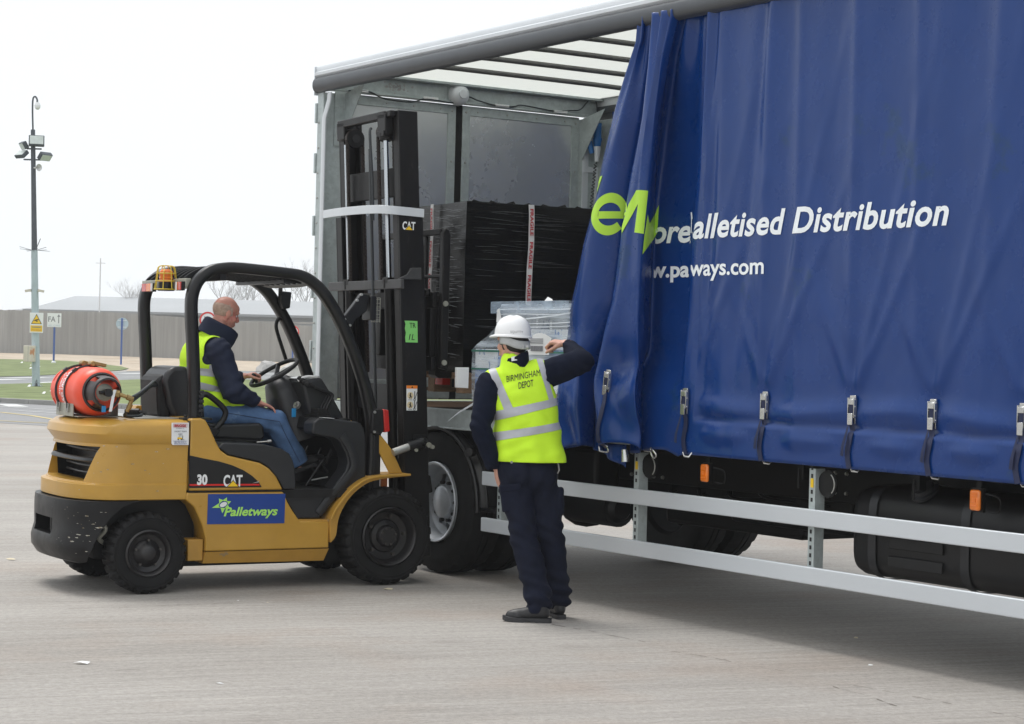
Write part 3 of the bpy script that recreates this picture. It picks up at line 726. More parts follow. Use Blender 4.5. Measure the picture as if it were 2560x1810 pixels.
# hairline cracks in the yard slab
rk = random.Random(21)
def crack(p0, p1, name='crack', wd=.006, gap=.25):
    q = MB(); p0, p1 = Vector((*p0, 0)), Vector((*p1, 0)); L = (p1-p0).length; n_ = int(L/.06); t = (p1-p0).normalized(); s = Vector((-t.y, t.x, 0)); off = 0
    pts = []
    for i in range(n_+1): off += rk.uniform(-.012, .012); off *= .97; pts.append(p0+t*L*i/n_+s*off)
    for i in range(n_):
        if rk.random() < gap: continue
        w0_ = wd*rk.uniform(.2, 1); q.add([pts[i]-s*w0_+Vector((0, 0, .002)), pts[i+1]-s*w0_*.8+Vector((0, 0, .002)), pts[i+1]+s*w0_*.8+Vector((0, 0, .002)), pts[i]+s*w0_+Vector((0, 0, .002))], [(0, 1, 2, 3)])
    tag(q.build(name, 'crack', recalc=False), kind='structure')
M['crack'] = pm('dark_crack', (.10, .075, .06), .95, var=.3, vs=20)
crack(gp(1345, 1555), gp(1620, 1605), gap=.3); crack(gp(1660, 1625), gp(2560, 1798), wd=.003, gap=.55); crack(gp(2060, 1712), gp(2250, 1765), wd=.004)
crack(gp(-60, 1530), gp(900, 1497), wd=.003, gap=.6)
crack(gp(0, 1690), gp(1100, 1640), wd=.0025, gap=.7)

# ================================================================== LORRY  (x = forward, y = across the body, z = up)
LX, LY, LR = -0.418, 14.185, R(-56.503)
lorry = empty('lorry', (LX, LY, 0), LR)
tag(lorry, 'curtain-sided lorry with a blue printed curtain, drawn back at the rear end', 'lorry')
X0, X1, W_ = -2.15, 6.4, 2.73
ZD, ZR = 1.19, 3.84

# deck
q = MB(); q.box(X0+.05, X1, .07, W_-.07, 1.06, ZD-.006)
deck = q.build('deck', 'deck_wood', lorry)
q = MB()
for yy in (0, W_-.06): q.box(X0, X1, yy, yy+.06, 1.045, ZD)
for yy in (-.004, W_-.056): q.box(X0, X1, yy, yy+.064, 1.045, 1.06)
q.box(X0-.02, X0+.05, .061, W_-.061, 1.03, ZD-.002)
q.build('side_raves', 'galv', lorry, bevel=.006)
for i in range(14):
    pass
# rear frame
q = MB(); q.box(X0, X0+.095, 0, .19, ZD, 3.64); near = q.build('corner_post', 'galv', lorry, bevel=.005)
q = MB(); q.tube([(X0+.21, -.004, 3.63), (X0+.20, -.004, 3.56), (X0+.125, -.004, 3.43), (X0+.12, -.004, 2.4), (X0+.118, -.004, ZD+.01)], .032, n=8, sx=1, sy=.35, up=(0, 1, 0))
q.build('seal_strip', 'alu_white', near)
q = MB()
for z in (1.5, 2.0, 2.5, 3.0, 3.4): q.box(X0-.025, X0-.001, -.012, .04, z, z+.16)
q.build('hinge', 'galv', near, bevel=.004)
q = MB(); rb = random.Random(5)
for i in range(11): q.cyl((X0+.03, -.001, 1.4+i*.2), (X0+.03, -.008, 1.4+i*.2), .009, .007, 8)
q.build('bolt', 'steel', near)
q = MB(); q.box(X0, X0+.095, W_-.19, W_, ZD, 3.64); q.box(X0+.096, X0+.30, W_-.03, W_-.01, ZD, 3.64); far = q.build('corner_post', 'galv', lorry, bevel=.005)
q = MB(); q.box(X0+.096, X0+.104, W_-.19, W_-.13, 1.3, 3.62); q.box(X0+.10, X0+.112, W_-.18, W_-.03, 3.18, 3.23); q.box(X0+.10, X0+.112, W_-.18, W_-.15, 3.23, 3.66); q.box(X0+.10, X0+.112, W_-.06, W_-.03, 2.2, 3.18)
q.build('cover_strip', 'alu_white', far)
# header beam
q = MB(); q.box(X0, X0+.07, .02, W_-.02, 3.665, 3.80); q.box(X0, X0+.16, .02, W_-.02, 3.80, 3.822); q.box(X0+.07, X0+.10, .1, W_-.1, 3.662, 3.682)
hd = q.build('header_beam', 'galv', lorry, bevel=.004)
q = MB(); q.box(X0+.071, X0+.085, 1.17, 1.36, 3.66, 3.83); q.build('lamp_plate', 'galv', hd, bevel=.003)
q = MB(); q.lathe([(.0, .085), (.045, .083), (.075, .065), (.088, .035), (.09, .0)], (X0+.086, 1.26, 3.73), (1, 0, 0), 28); q.lathe([(.0, .098), (.035, .096), (.04, .08)], (X0+.086, 1.26, 3.73), (1, 0, 0), 20)
q.build('dome_lamp', 'alu_white', hd, sharp=60)
q = MB()
for b0 in (.26, .92, 1.62, 2.22): q.box(X0+.1, X0+.115, b0, b0+.14, 3.668, 3.69)
q.build('cable_clip', 'white', hd, bevel=.003)
q = MB(); q.tube(cr([(X0+.11, b, z) for b, z in ((.22, 3.67), (.4, 3.68), (.55, 3.635), (.8, 3.63), (.95, 3.67), (1.2, 3.66), (1.34, 3.72), (1.45, 3.70), (1.62, 3.675), (1.8, 3.68), (1.9, 3.70), (2.22, 3.68), (2.4, 3.70), (2.5, 3.72), (2.6, 3.82), (2.66, 3.80), (2.68, 3.70))], 6), .006, n=6)
q.build('cable', 'hose', hd)
q = MB(); rb = random.Random(8)
for i in range(46):
    b0 = .62+rb.gauss(.06, .06); z0 = 3.74+rb.gauss(0, .03); s = rb.uniform(.003, .012)
    if .4 < b0 < .9 and 3.68 < z0 < 3.79: q.cyl((X0+.0702, b0, z0), (X0+.0712, b0, z0), s, s, 7)
q.build('rust_spots', 'bark', hd)
# corner gussets
q = MB()
for (b0, b1, s) in ((.19, .195, 1), (W_-.2, W_-.195, 1)):
    q.add([(X0+.1, b0, 3.64), (X0+.42, b0, 3.70), (X0+.1, b0, 3.28), (X0+.1, b1, 3.64), (X0+.42, b1, 3.70), (X0+.1, b1, 3.28)], [(0, 1, 2), (3, 5, 4), (0, 3, 4, 1), (1, 4, 5, 2), (2, 5, 3, 0)])
q.box(X0+.10, X0+.106, .10, .18, 3.22, 3.66)
q.add([(X0+.1, .18, 3.66), (X0+.1, .34, 3.66), (X0+.1, .18, 3.38), (X0+.107, .18, 3.66), (X0+.107, .34, 3.66), (X0+.107, .18, 3.38)], [(0, 1, 2), (3, 5, 4), (0, 3, 4, 1), (1, 4, 5, 2), (2, 5, 3, 0)])
q.build('gusset', 'galv', lorry)
# rear doors
for (a, b) in ((.20, 1.272), (1.338, 2.53)):
    q = MB(); q.box(X0+.01, X0+.04, a, b, ZD+.01, 3.655); dr = q.build('rear_door', 'door_metal', lorry)
    q = MB(); e = .075
    q.box(X0+.041, X0+.05, a, a+e, ZD+.02, 3.65); q.box(X0+.041, X0+.05, b-e, b, ZD+.02, 3.65); q.box(X0+.041, X0+.05, a+e, b-e, 3.575, 3.65); q.box(X0+.041, X0+.05, a+e, b-e, ZD+.02, ZD+.17)
    q.build('door_frame', 'galv', dr, bevel=.002)
    q = MB()
    for z in [1.5+.42*k for k in range(6)]:
        for bb in (a+.035, b-.035): q.cyl((X0+.05, bb, z), (X0+.056, bb, z), .010, .007, 8)
    for k in range(4): q.cyl((X0+.05, a+.15+k*(b-a-.3)/3, 3.61), (X0+.056, a+.15+k*(b-a-.3)/3, 3.61), .009, .007, 8)
    q.build('rivet', 'steel', dr)
q = MB(); q.box(X0+.02, X0+.045, 1.275, 1.335, ZD+.01, 3.655); q.build('door_seal', 'rubber', lorry)
# blue plug and coiled lead
q = MB(); q.cyl((X0+.2, 2.62, 3.60), (X0+.2, 2.62, 3.47), .035, .035, 14); q.cyl((X0+.2, 2.62, 3.47), (X0+.2, 2.62, 3.40), .045, .03, 14); q.cyl((X0+.16, 2.56, 3.44), (X0+.18, 2.58, 3.34), .03, .02, 12)
pl_ = q.build('power_plug', 'cord_blue', lorry)
q = MB(); q.cyl((X0+.2, 2.62, 3.40), (X0+.2, 2.62, 3.27), .032, .018, 14); q.build('plug_socket', 'alu_white', pl_)
q = MB(); q.tube([(X0+.21+.012*math.cos(t*1.3), 2.60-.0006*t+.012*math.sin(t*1.3), 3.26-t*.0062) for t in range(0, 260)], .0045, n=5); q.build('coiled_lead', 'hose', pl_)
# roof
q = MB(); q.box(X0+.1, X1, .03, W_-.03, 3.826, 3.832); q.build('roof_sheet', 'roof_sheet', lorry, sharp=None)
for i in range(12):
    u_ = -1.16+i*.635
    if u_ > X1: break
    q = MB(); q.tube([(u_, .06, 3.79), (u_, .7, 3.80), (u_, 2.0, 3.80), (u_, W_-.06, 3.79)], .020, n=12, up=(1, 0, 0)); q.build('roof_bow', 'roof_pole', lorry)
q = MB(); q.prism([(0, 0), (1, 0), (1, 1)], 0, 0.001) if False else None
# cant rails
def rail_profile(sgn, y0):
    return [(y0+sgn*a, z) for a, z in ((-.012, 3.76), (-.03, 3.775), (-.03, 3.80), (-.018, 3.806), (-.018, 3.835), (-.006, 3.852), (.05, 3.856), (.05, 3.838), (.015, 3.83), (.015, 3.76))]
def extr(prof, x0, x1, name, mat, bev=0):
    k = len(prof); q = MB(); q.add([(x0, y, z) for y, z in prof]+[(x1, y, z) for y, z in prof], [tuple(range(k)), tuple(range(k, 2*k))[::-1]]+[(i, (i+1) % k, k+(i+1) % k, k+i) for i in range(k)])
    return q.build(name, mat, lorry, bevel=bev)
extr(rail_profile(1, 0), X0-.01, X1, 'cant_rail', 'alu_white', .003)
extr(rail_profile(-1, W_), X0-.01, X1, 'cant_rail', 'alu_white')
pelp = [(.03, 3.758), (-.02, 3.758)]+[(-.02-.032*math.sin(math.pi*t/10), 3.70+.055*math.cos(math.pi*t/10)) for t in range(1, 10)]+[(-.018, 3.642), (.0, 3.638), (.0, 3.70), (.03, 3.72)]
extr(pelp, X0, X1, 'pelmet', 'grey_tube')
extr([(W_-y, z) for y, z in pelp], X0, X1, 'pelmet', 'grey_tube')
q = MB(); q.box(X0-.012, X0-.004, -.03, .07, 3.62, 3.85); q.build('end_cap', 'alu_white', lorry, bevel=.003)
# far side curtain, kick board and pillars
q = MB()
q.grid(90, 4, lambda a, b: (X0+.3+a*(X1-X0-.3), W_-.03+.02*math.sin(a*60)*(.5+.5*b), ZD+.05+b*(3.7-ZD-.05))); q.build('far_curtain', 'blue', lorry, recalc=False)
q = MB(); q.box(X0+.3, X1, W_-.09, W_-.065, ZD, ZD+.24); kk = q.build('kick_board', 'kick', lorry)
for u_ in (-.95, 1.9, 4.6):
    q = MB(); q.box(u_, u_+.09, W_-.115, W_-.092, ZD, 3.66); pp = q.build('side_pillar', 'black', lorry)
    q = MB()
    for du in (-.12, .21):
        for z in (1.24, 1.29): q.cyl((u_+du, W_-.092, z), (u_+du, W_-.1, z), .012, .01, 8)
    q.build('bolt', 'steel', pp)
q = MB(); q.box(X1-.04, X1, .05, W_-.05, ZD, 3.8); q.build('bulkhead', 'alu', lorry)

# chassis
for yy in (.86, 1.79):
    q = MB(); q.box(X0+.1, X1+1, yy, yy+.08, .74, 1.0); ch = q.build('chassis_rail', 'chassis', lorry, bevel=.01)
    if yy < 1:
        q = MB(); rb = random.Random(2)
        for (u_, z_) in [(1.0, .93), (1.08, .93), (1.15, .86), (1.15, .82), (1.25, .86), (1.0, .78), (1.08, .78), (1.25, .78), (1.35, .78), (3.05, .92), (3.15, .92), (3.05, .80), (3.15, .80), (4.35, .84), (4.43, .84)]:
            q.cyl((u_, yy, z_), (u_, yy-.014, z_), .014, .010, 6)
        q.build('bolt', 'steel', ch)
q = MB()
for u_ in [X0+.2+.7*i for i in range(13)]: q.box(u_, u_+.06, .07, W_-.07, 1.005, 1.043)
q.build('cross_bearer', 'chassis', lorry)
q = MB(); q.box(.5, 1.9, .95, 1.78, .56, 1.0); q.box(1.95, 3.1, .95, 1.78, .53, .98); q.box(.42, .9, .62, .84, .60, .95); q.box(1.2, 2.6, 1.0, 1.7, .46, .58)
q.build('battery_box', 'chassis', lorry, bevel=.03)
q = MB(); q.cyl((.55, .72, .55), (1.05, .72, .55), .13, .13, 20); q.cyl((1.05, .72, .55), (1.09, .72, .55), .10, .07, 20); q.build('air_tank', 'tank', lorry)
q = MB(); q.cyl((-.22, .35, .515), (-.22, 2.4, .515), .07, .07, 12); q.ball((-.22, 1.36, .515), .22, .24, .22); q.build('rear_axle', 'chassis', lorry)
q = MB(); q.cyl((.6, 1.36, .60), (3.2, 1.36, .62), .045, .045, 12)
for k in range(6):
    q.tube(cr([(.9+k*.3, 1.0+.05*k, .95), (1.1+k*.3, .9, .62+.03*k), (1.4+k*.3, .95, .7)], 5), .012, n=6)
q.build('pipework', 'chassis', lorry)

def lorry_wheel(u_, b0, b1, side, rim):
    """tyre between b0 and b1; side=-1 shows its face towards -y"""
    rt_ = .515; wv = b1-b0; s = (b0+b1)/2
    t = MB(); n = 96
    prof = [(.275, wv*.36), (.30, wv*.46), (.40, wv*.50), (.47, wv*.485), (.503, wv*.43), (.513, wv*.30), (.515, wv*.11), (.504, wv*.10), (.504, wv*.075), (.515, wv*.065), (.515, -wv*.065), (.504, -wv*.075), (.504, -wv*.10), (.515, -wv*.11), (.513, -wv*.30), (.503, -wv*.43), (.47, -wv*.485), (.40, -wv*.5), (.30, -wv*.46), (.275, -wv*.36)]
    def mod(rr, h, i, k): return rr-(.011 if (i % 4 == 0 and rr > .5 and abs(h) > wv*.15) else 0)
    t.lathe(prof, (u_, s, rt_), (0, 1, 0), n, mod, closed=True)
    wh = t.build('wheel', 'rubber', lorry, sharp=30)
    if rim:
        f = MB(); y_ = b0 if side < 0 else b1; sg = 1 if side < 0 else -1
        o = (u_, y_, rt_)
        f.lathe([(.283, .01), (.290, .0), (.284, -.006), (.27, .0), (.262, .02), (.252, .05), (.245, .11), (.225, .13), (.205, .145), (.17, .13), (.12, .10), (.115, .06), (.10, .05), (.0, .048)], o, (0, sg, 0), 48)
        f.lathe([(.283, .012), (.275, .17), (.2, .18)], o, (0, sg, 0), 36)
        rm = f.build('rim', 'rim_silver', wh, sharp=50)
        cut = MB()
        for k in range(10):
            a = k*math.pi/5+.2; c = Vector((u_+.188*math.cos(a), y_, rt_+.188*math.sin(a))); cut.cyl(c+Vector((0, sg*.08, 0)), c+Vector((0, sg*.22, 0)), .030, .030, 16)
        boolean(rm, cut)
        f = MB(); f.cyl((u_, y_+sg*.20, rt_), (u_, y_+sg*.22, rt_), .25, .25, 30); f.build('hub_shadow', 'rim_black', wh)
        f = MB()
        for k in range(10):
            a = k*math.pi/5; c = Vector((u_+.14*math.cos(a), y_+sg*.112, rt_+.14*math.sin(a))); f.cyl(c, c-Vector((0, sg*.035, 0)), .014, .012, 6)
        f.build('wheel_nut', 'rim_black', wh)
    return wh
lorry_wheel(-.22, .005, .29, -1, True); lorry_wheel(-.22, .34, .62, -1, False)
lorry_wheel(-.22, 2.11, 2.39, 1, False); lorry_wheel(-.22, 2.44, 2.72, 1, False)
for b0 in (.01, 2.44): lorry_wheel(6.0, b0, b0+.29, -1, False)
# mudguard
for b0, b1 in ((.01, .62), (2.11, 2.72)):
    q = MB()
    def mg(i, j, b0=b0, b1=b1):
        a = R(178-i*180); rr = .575+.03*math.sin(j*math.pi)
        x_ = -.22+rr*math.cos(a); z_ = .50+rr*math.sin(a)*.96
        return (x_, b0+(b1-b0)*j, z_)
    q.grid(40, 5, mg)
    g_ = q.build('mudguard', 'black', lorry, recalc=False); sd = g_.modifiers.new('s', 'SOLIDIFY'); sd.thickness = .012
    q = MB(); q.tube([mg(i/24, 0) for i in range(25)], .016, n=8); q.tube([mg(i/24, .12) for i in range(25)], .010, n=8); q.build('guard_bead', 'black', g_)
    q = MB(); q.box(.34, .55, b0+.02, b1, .49, .515); q.cyl((.27, b0-.0, .90), (.30, b0-.05, .90), .035, .03, 12); q.build('guard_bracket', 'black', g_, bevel=.006)

# side guard
for z0, z1 in ((.68, .776), (.361, .457)):
    q = MB(); q.box(.43, X1+.4, -.012, .018, z0, z1); q.build('guard_rail', 'alu', lorry, bevel=.006)
for k, u_ in enumerate((.585, 2.135, 3.745, 5.36)):
    q = MB(); q.box(u_, u_+.05, .02, .026, .39, 1.0 if k else .72); q.box(u_+.0441, u_+.05, .0262, .09, .39, 1.0 if k else .72); br = q.build('guard_bracket', 'galv', lorry)
    q = MB()
    for j in range(14):
        z = .42+j*.044
        if not (.68 < z < .78): q.box(u_+.017, u_+.030, .0165, .0198, z, z+.022)
    q.build('slot', 'black_txt', br)
    if k:
        q = MB(); q.cyl((u_+.12, .045, .92), (u_+.12, .055, .92), .075, .075, 24); q.build('hinge_plate', 'chassis', br)
        q = MB(); q.tube([(u_+.12+.062*math.cos(a), .040, .92+.062*math.sin(a)) for a in [R(x) for x in range(-50, 60, 12)]], .004, n=6); q.build('spring', 'steel', br)
        q = MB(); q.box(u_+.015, u_+.036, .0155, .0195, .895, .945); q.build('label', 'cat_yellow', br)
# amber side markers
for u_ in (2.79, 4.945):
    q = MB(); q.box(u_, u_+.068, .012, .035, .862, .968); mk = q.build('side_marker', 'orange', lorry, bevel=.012)
    q = MB(); q.box(u_-.006, u_+.074, .036, .055, .855, .975); q.box(u_+.02, u_+.05, .045, .055, .97, 1.045); q.tube(cr([(u_+.07, .05, .95), (u_+.14, .08, .93), (u_+.13, .09, .86), (u_+.08, .07, .86)], 6), .005, n=6); q.build('marker_bracket', 'chassis', mk)
    q = MB(); q.box(u_+.012, u_+.056, .009, .0115, .935, .952); q.box(u_+.012, u_+.056, .009, .0115, .885, .892); q.box(u_+.022, u_+.046, .0085, .0115, .905, .925); q.build('lens_detail', 'orange_matte', mk)
# fuel tank
q = MB(); rs = []
for i, (u_, s) in enumerate(((3.93, .86), (3.955, .95), (4.0, 1.0), (5.9, 1.0), (5.945, .95), (5.97, .86))):
    ring = []
    for k in range(40):
        a = 2*math.pi*k/40; ca, sa = math.cos(a), math.sin(a); e = .42
        ring.append((u_, .46+.31*s*math.copysign(abs(ca)**e, ca), .67+.25*s*math.copysign(abs(sa)**e, sa)))
    rs.append(ring)
q.rings(rs); tk = q.build('fuel_tank', 'tank', lorry, sharp=50)
for u_ in (4.12, 4.80, 5.5):
    q = MB(); ring = []
    for uu in (u_-.03, u_+.03):
        ring.append([(uu, .46+.318*math.copysign(abs(math.cos(a))**.42, math.cos(a)), .67+.258*math.copysign(abs(math.sin(a))**.42, math.sin(a))) for a in [2*math.pi*k/40 for k in range(40)]])
    q.rings(ring, cap=False); q.build('tank_strap', 'charcoal', tk)
q = MB(); q.lathe([(.075, 0), (.075, .02), (.06, .025), (.06, .05), (.0, .055)], (4.45, .21, .905), (0, -.6, .8), 24, lambda rr, h, i, k: rr*(1+(.08 if i % 4 < 2 and h > .01 else 0))); q.build('filler_cap', 'charcoal', tk)
q = MB(); q.box(4.25, 4.65, .138, .146, .60, .66); q.box(4.25, 4.65, .138, .146, .50, .56); q.build('pressed_rib', 'tank', tk, bevel=.004)
for u_ in (3.6, 4.5):
    q = MB(); q.box(u_, u_+.05, .06, .11, .93, 1.05); q.cyl((u_+.02, .05, .99), (u_+.02, .05, .88), .006, .006, 6); q.build('rope_hook', 'chassis', lorry)

# ------------------------------------------------------------------ side curtain
LE = [(1.0, 1.39), (1.2, 1.36), (1.5, 1.37), (1.75, 1.40), (1.9, 1.43), (2.3, 1.55), (2.6, 1.68), (2.8, 1.74), (3.14, 1.88), (3.36, 1.99), (3.55, 2.09), (3.66, 2.10)]
F2 = [(1.0, 1.78), (1.45, 1.74), (1.6, 1.76), (1.75, 1.81), (1.93, 1.89), (2.1, 1.92), (2.37, 1.965), (2.69, 2.04), (3.06, 2.15), (3.37, 2.21), (3.66, 2.24)]
FR = [(1.0, 2.16), (1.5, 2.18), (2.1, 2.20), (2.36, 2.215), (2.73, 2.25), (3.05, 2.29), (3.43, 2.36), (3.66, 2.44)]
MN = [(1.0, 2.64), (1.5, 2.65), (2.1, 2.67), (2.6, 2.695), (3.1, 2.74), (3.42, 2.762), (3.66, 2.77)]
BK = [1.885, 2.685, 3.375, 4.10, 4.69, 5.29, 5.9]
def wr(u_, z):
    """soft creases of the hanging sheet, outwards is negative"""
    b = 0.
    for c0, amp, wd, tilt in ((2.83, .020, .05, .01), (2.97, -.012, .07, -.05), (3.16, .018, .05, .10), (3.33, -.018, .045, .02), (3.50, .012, .07, 0), (3.62, -.010, .03, -.02), (3.86, .012, .10, .04), (4.06, -.016, .04, .0), (4.3, .010, .12, 0), (4.55, -.012, .04, -.02), (4.8, .012, .13, .06), (5.05, -.012, .05, .03), (5.3, .012, .10, 0), (5.6, -.012, .06, 0)):
        amp *= .75; c = c0+tilt*(z-2.2); t = (u_-c)/wd; b += amp*math.exp(-t*t)*(.35+.65*sm(1.3, 2.2, z))
    top = sm(2.7, 3.5, z)
    b += .007*top*math.sin(u_*9.5+.6*z)*math.sin(u_*3.1+1)
    # scallops from the top hangers
    b += .02*top*abs(math.sin((u_-2.8)*math.pi/.62))**3*(.6)
    low = 1-sm(1.42, 1.75, z)
    k = 0
    while k < len(BK)-1 and u_ > BK[k+1]: k += 1
    if u_ > BK[0] and k < len(BK)-1:
        t = (u_-BK[k])/(BK[k+1]-BK[k]); s = math.sin(math.pi*max(0., min(1., t)))**.6
        b -= .034*s*math.exp(-((z-1.150)/.070)**2)
        b += .026*math.exp(-((z-1.238-.010*math.sin(t*5+k))/.013)**2)*(.4+.6*s)
        b -= .026*s*math.exp(-((z-1.315-.02*math.sin(t*3+k*2))/.05)**2)
        pin = (1-s)
        b += .018*pin*low
        # pull lines fanning up from each strap
        for sg, L in ((1, .9), (-1, .5), (.55, 1.3)):
            for kk in (k, k+1):
                du = u_-BK[kk]; dz = z-1.42
                if dz > 0 and du*sg > 0:
                    off = abs(du)-abs(sg)*dz*.55; b -= .012*math.exp(-(off/.035)**2)*math.exp(-dz/L)*sm(0, .08, dz)
    b += .006*noise.noise(Vector((u_*2.2, z*.8, 3)))+.0035*noise.noise(Vector((u_*7, z*4, 1)))
    return b
def section(z):
    L, f2, f3, mn = lerp(LE, z), lerp(F2, z), lerp(FR, z), lerp(MN, z)
    t = sm(3.0, 3.68, z); d = 1-.62*t           # fold depth shrinks towards the track
    low = 1-sm(1.25, 1.8, z)
    def P(U, b): return (U-1.33*b, b)
    a1 = -.05*d-.10*low; 
    pts = [P(L+.42, .14*d), P(L+.16, .10*d), P(L+.02, .05*d+a1*.5), P(L, a1), P(L+.05, a1-.035*d), P((L+f2)/2-.02, a1-.03*d), P(f2-.03, -.01*d), P(f2+.05, .05*d),
           P(f2+.06, .02*d-.06*low), P(f2, -.12*d-.06*low), P(f2+.035, -.165*d-.05*low), P((f2+f3)/2, -.15*d-.04*low), P(f3-.04, -.14*d-.03*low), P(f3+.01, -.10*d-.03*low),
           P(f3+.06, .0), P(f3+.10, .09*d), P((f3+mn)/2, .115*d), P(mn-.06, .12*d), P(mn+.03, .11*d), P(mn+.04, .06*d), P(mn-.0, .01), P(mn+.03, -.012), P(mn+.10, -.004)]
    return pts
NZ = 120
rows = []
for j in range(NZ+1):
    z = 1.018+(3.70-1.018)*j/NZ
    s3 = cr([(x, y, 0) for x, y in section(z)], 7)
    row = []
    for i, v in enumerate(s3):
        f = i/len(s3); x, y = v.x, v.y
        t_ = sm(2.6, 3.6, z); y += .016*t_*math.sin(f*85)+(.022*(abs(math.sin(f*19+z*1.1+.8*noise.noise(Vector((f*3, z*1.2, 2)))))-.6)*(1-t_))
        low = 1-sm(1.2, 2.1, z)
        y += .055*low*noise.noise(Vector((f*13, z*3.2, 5)))*(1-sm(.75, .9, f)); x += .03*low*noise.noise(Vector((f*11, z*3, 9)))*(1-sm(.7, .9, f))
        # elbow dent where the man leans
        dd = (x-2.15)**2*3+(z-1.52)**2*7; y += .05*math.exp(-dd*6)*(1 if f < .55 else 0)
        zz = z-(.03*math.sin(f*22)+.02*math.sin(f*9))*(1-sm(1.0, 1.3, z))*(1-sm(.8, .95, f))
        y = min(y, y+(-.014-y)*(1-sm(1.28, 1.7, z))) if y > -.014 else y
        row.append((x, y, zz))
    uM = s3[-1].x; k = 150
    for i in range(1, k+1):
        u_ = uM+(X1-uM)*i/k; f_ = sm(0, .06, (u_-uM)); yb = -.004*(1-f_)+wr(u_, z)*f_; yb = min(yb, -.016+(1-f_)*0) if z < 1.24 else yb; row.append((u_, yb, z))
    rows.append(row)
nU = len(rows[0]); q = MB()
q.add([v for row in rows for v in row], [(j*nU+i, j*nU+i+1, (j+1)*nU+i+1, (j+1)*nU+i) for j in range(NZ) for i in range(nU-1)])
me = q.mesh('side_curtain', recalc=False)
cur = link('side_curtain', me, 'blue', lorry, sharp=None); me.shade_smooth()
sd = cur.modifiers.new('s', 'SOLIDIFY'); sd.thickness = .003; sd.offset = -1
cbvh = bvh_of(me)
DV = Vector((-1.33, 1, 0)).normalized()
def conv(x, y): return Vector((x+1.33*.7, -.7, y))
def curtain_text(me, name, mat, eps=.004, jump=.06):
    me = wrap_onto(me, cbvh, conv, DV, eps, .014, jump)
    return link(name, me, mat, cur, sharp=60)
def clipx(me, x0=None, x1=None):
    b = bmesh.new(); b.from_mesh(me)
    for x, lo in ((x0, True), (x1, False)):
        if x is None: continue
        bmesh.ops.bisect_plane(b, geom=b.verts[:]+b.edges[:]+b.faces[:], plane_co=(x, 0, 0), plane_no=(1, 0, 0), clear_inner=lo, clear_outer=not lo)
    b.to_mesh(me); b.free(); return me
def mv(me, dx, dy):
    for v in me.vertices: v.co.x += dx; v.co.y += dy
    return me
BT = .0165
t = txt('alletised Distribution', .2, .0052, .22, width=2.085, thick=0, spacing=1.06); t = mv(t, 2.69, 2.312); curtain_text(t, 'lettering', 'white_txt')
t = txt(')', .2, BT*.55, .2, thick=0, width=.04); t = clipx(mv(t, 2.655, 2.335), 2.672); curtain_text(t, 'lettering', 'white_txt')
t = txt('ore', .2, .0052, .2, width=.40, thick=0); t = clipx(mv(t, 2.285, 2.305), 2.325, 2.672); curtain_text(t, 'lettering', 'white_txt', jump=.08)
t = txt('ways.com', .135, .0028, 0, width=.675, thick=0, height=1.0); t = mv(t, 2.665, 2.088); curtain_text(t, 'lettering', 'white_txt')
t = txt('w.pa', .135, BT*.25, 0, width=.40, thick=0); t = clipx(mv(t, 2.275, 2.092), 2.318, 2.668); curtain_text(t, 'lettering', 'white_txt', jump=.08)
b_ = bmesh.new(); ex, ey, NE = .188, .132, 44
def ep(a, k):
    x, y = math.cos(a)*ex*(1-.37*k), math.sin(a)*ey*(1-.46*k); return b_.verts.new((1.838+x+y*.14, 2.487+y, 0))
oa = [R(8+(318-8)*i/NE) for i in range(NE+1)]; vo = [ep(a, 0) for a in oa]; vi_ = [ep(a, 1) for a in oa]
for i in range(NE): b_.faces.new((vo[i], vo[i+1], vi_[i+1], vi_[i]))
b_.faces.new([b_.verts.new(c) for c in ((1.838-.116, 2.487-.028, 0), (1.838+.184, 2.487-.026, 0), (1.838+.189, 2.487+.018, 0), (1.838-.112, 2.487+.018, 0))])
t = bpy.data.meshes.new('e'); b_.to_mesh(t); b_.free(); curtain_text(t, 'lettering', 'green_txt', jump=.12)
w1 = [(485, 1098), (550, 1103), (530, 1355), (480, 1345), (497, 1180), (405, 1345), (403, 1310), (440, 1180)]
w2 = [(622, 1165), (618, 1330), (525, 1475), (535, 1355), (550, 1240), (563, 1290)]
l1 = [(262, 985), (276, 985), (243, 1085), (229, 1090)]
def nn_(x, y): return (1.995+(x-420)*.00171+0.01, 2.607-(y-1100)*.00104)
for pts in (w1, w2, l1):
    t = poly([nn_(*a) for a in pts]); curtain_text(t, 'lettering', 'green_txt', jump=.12)

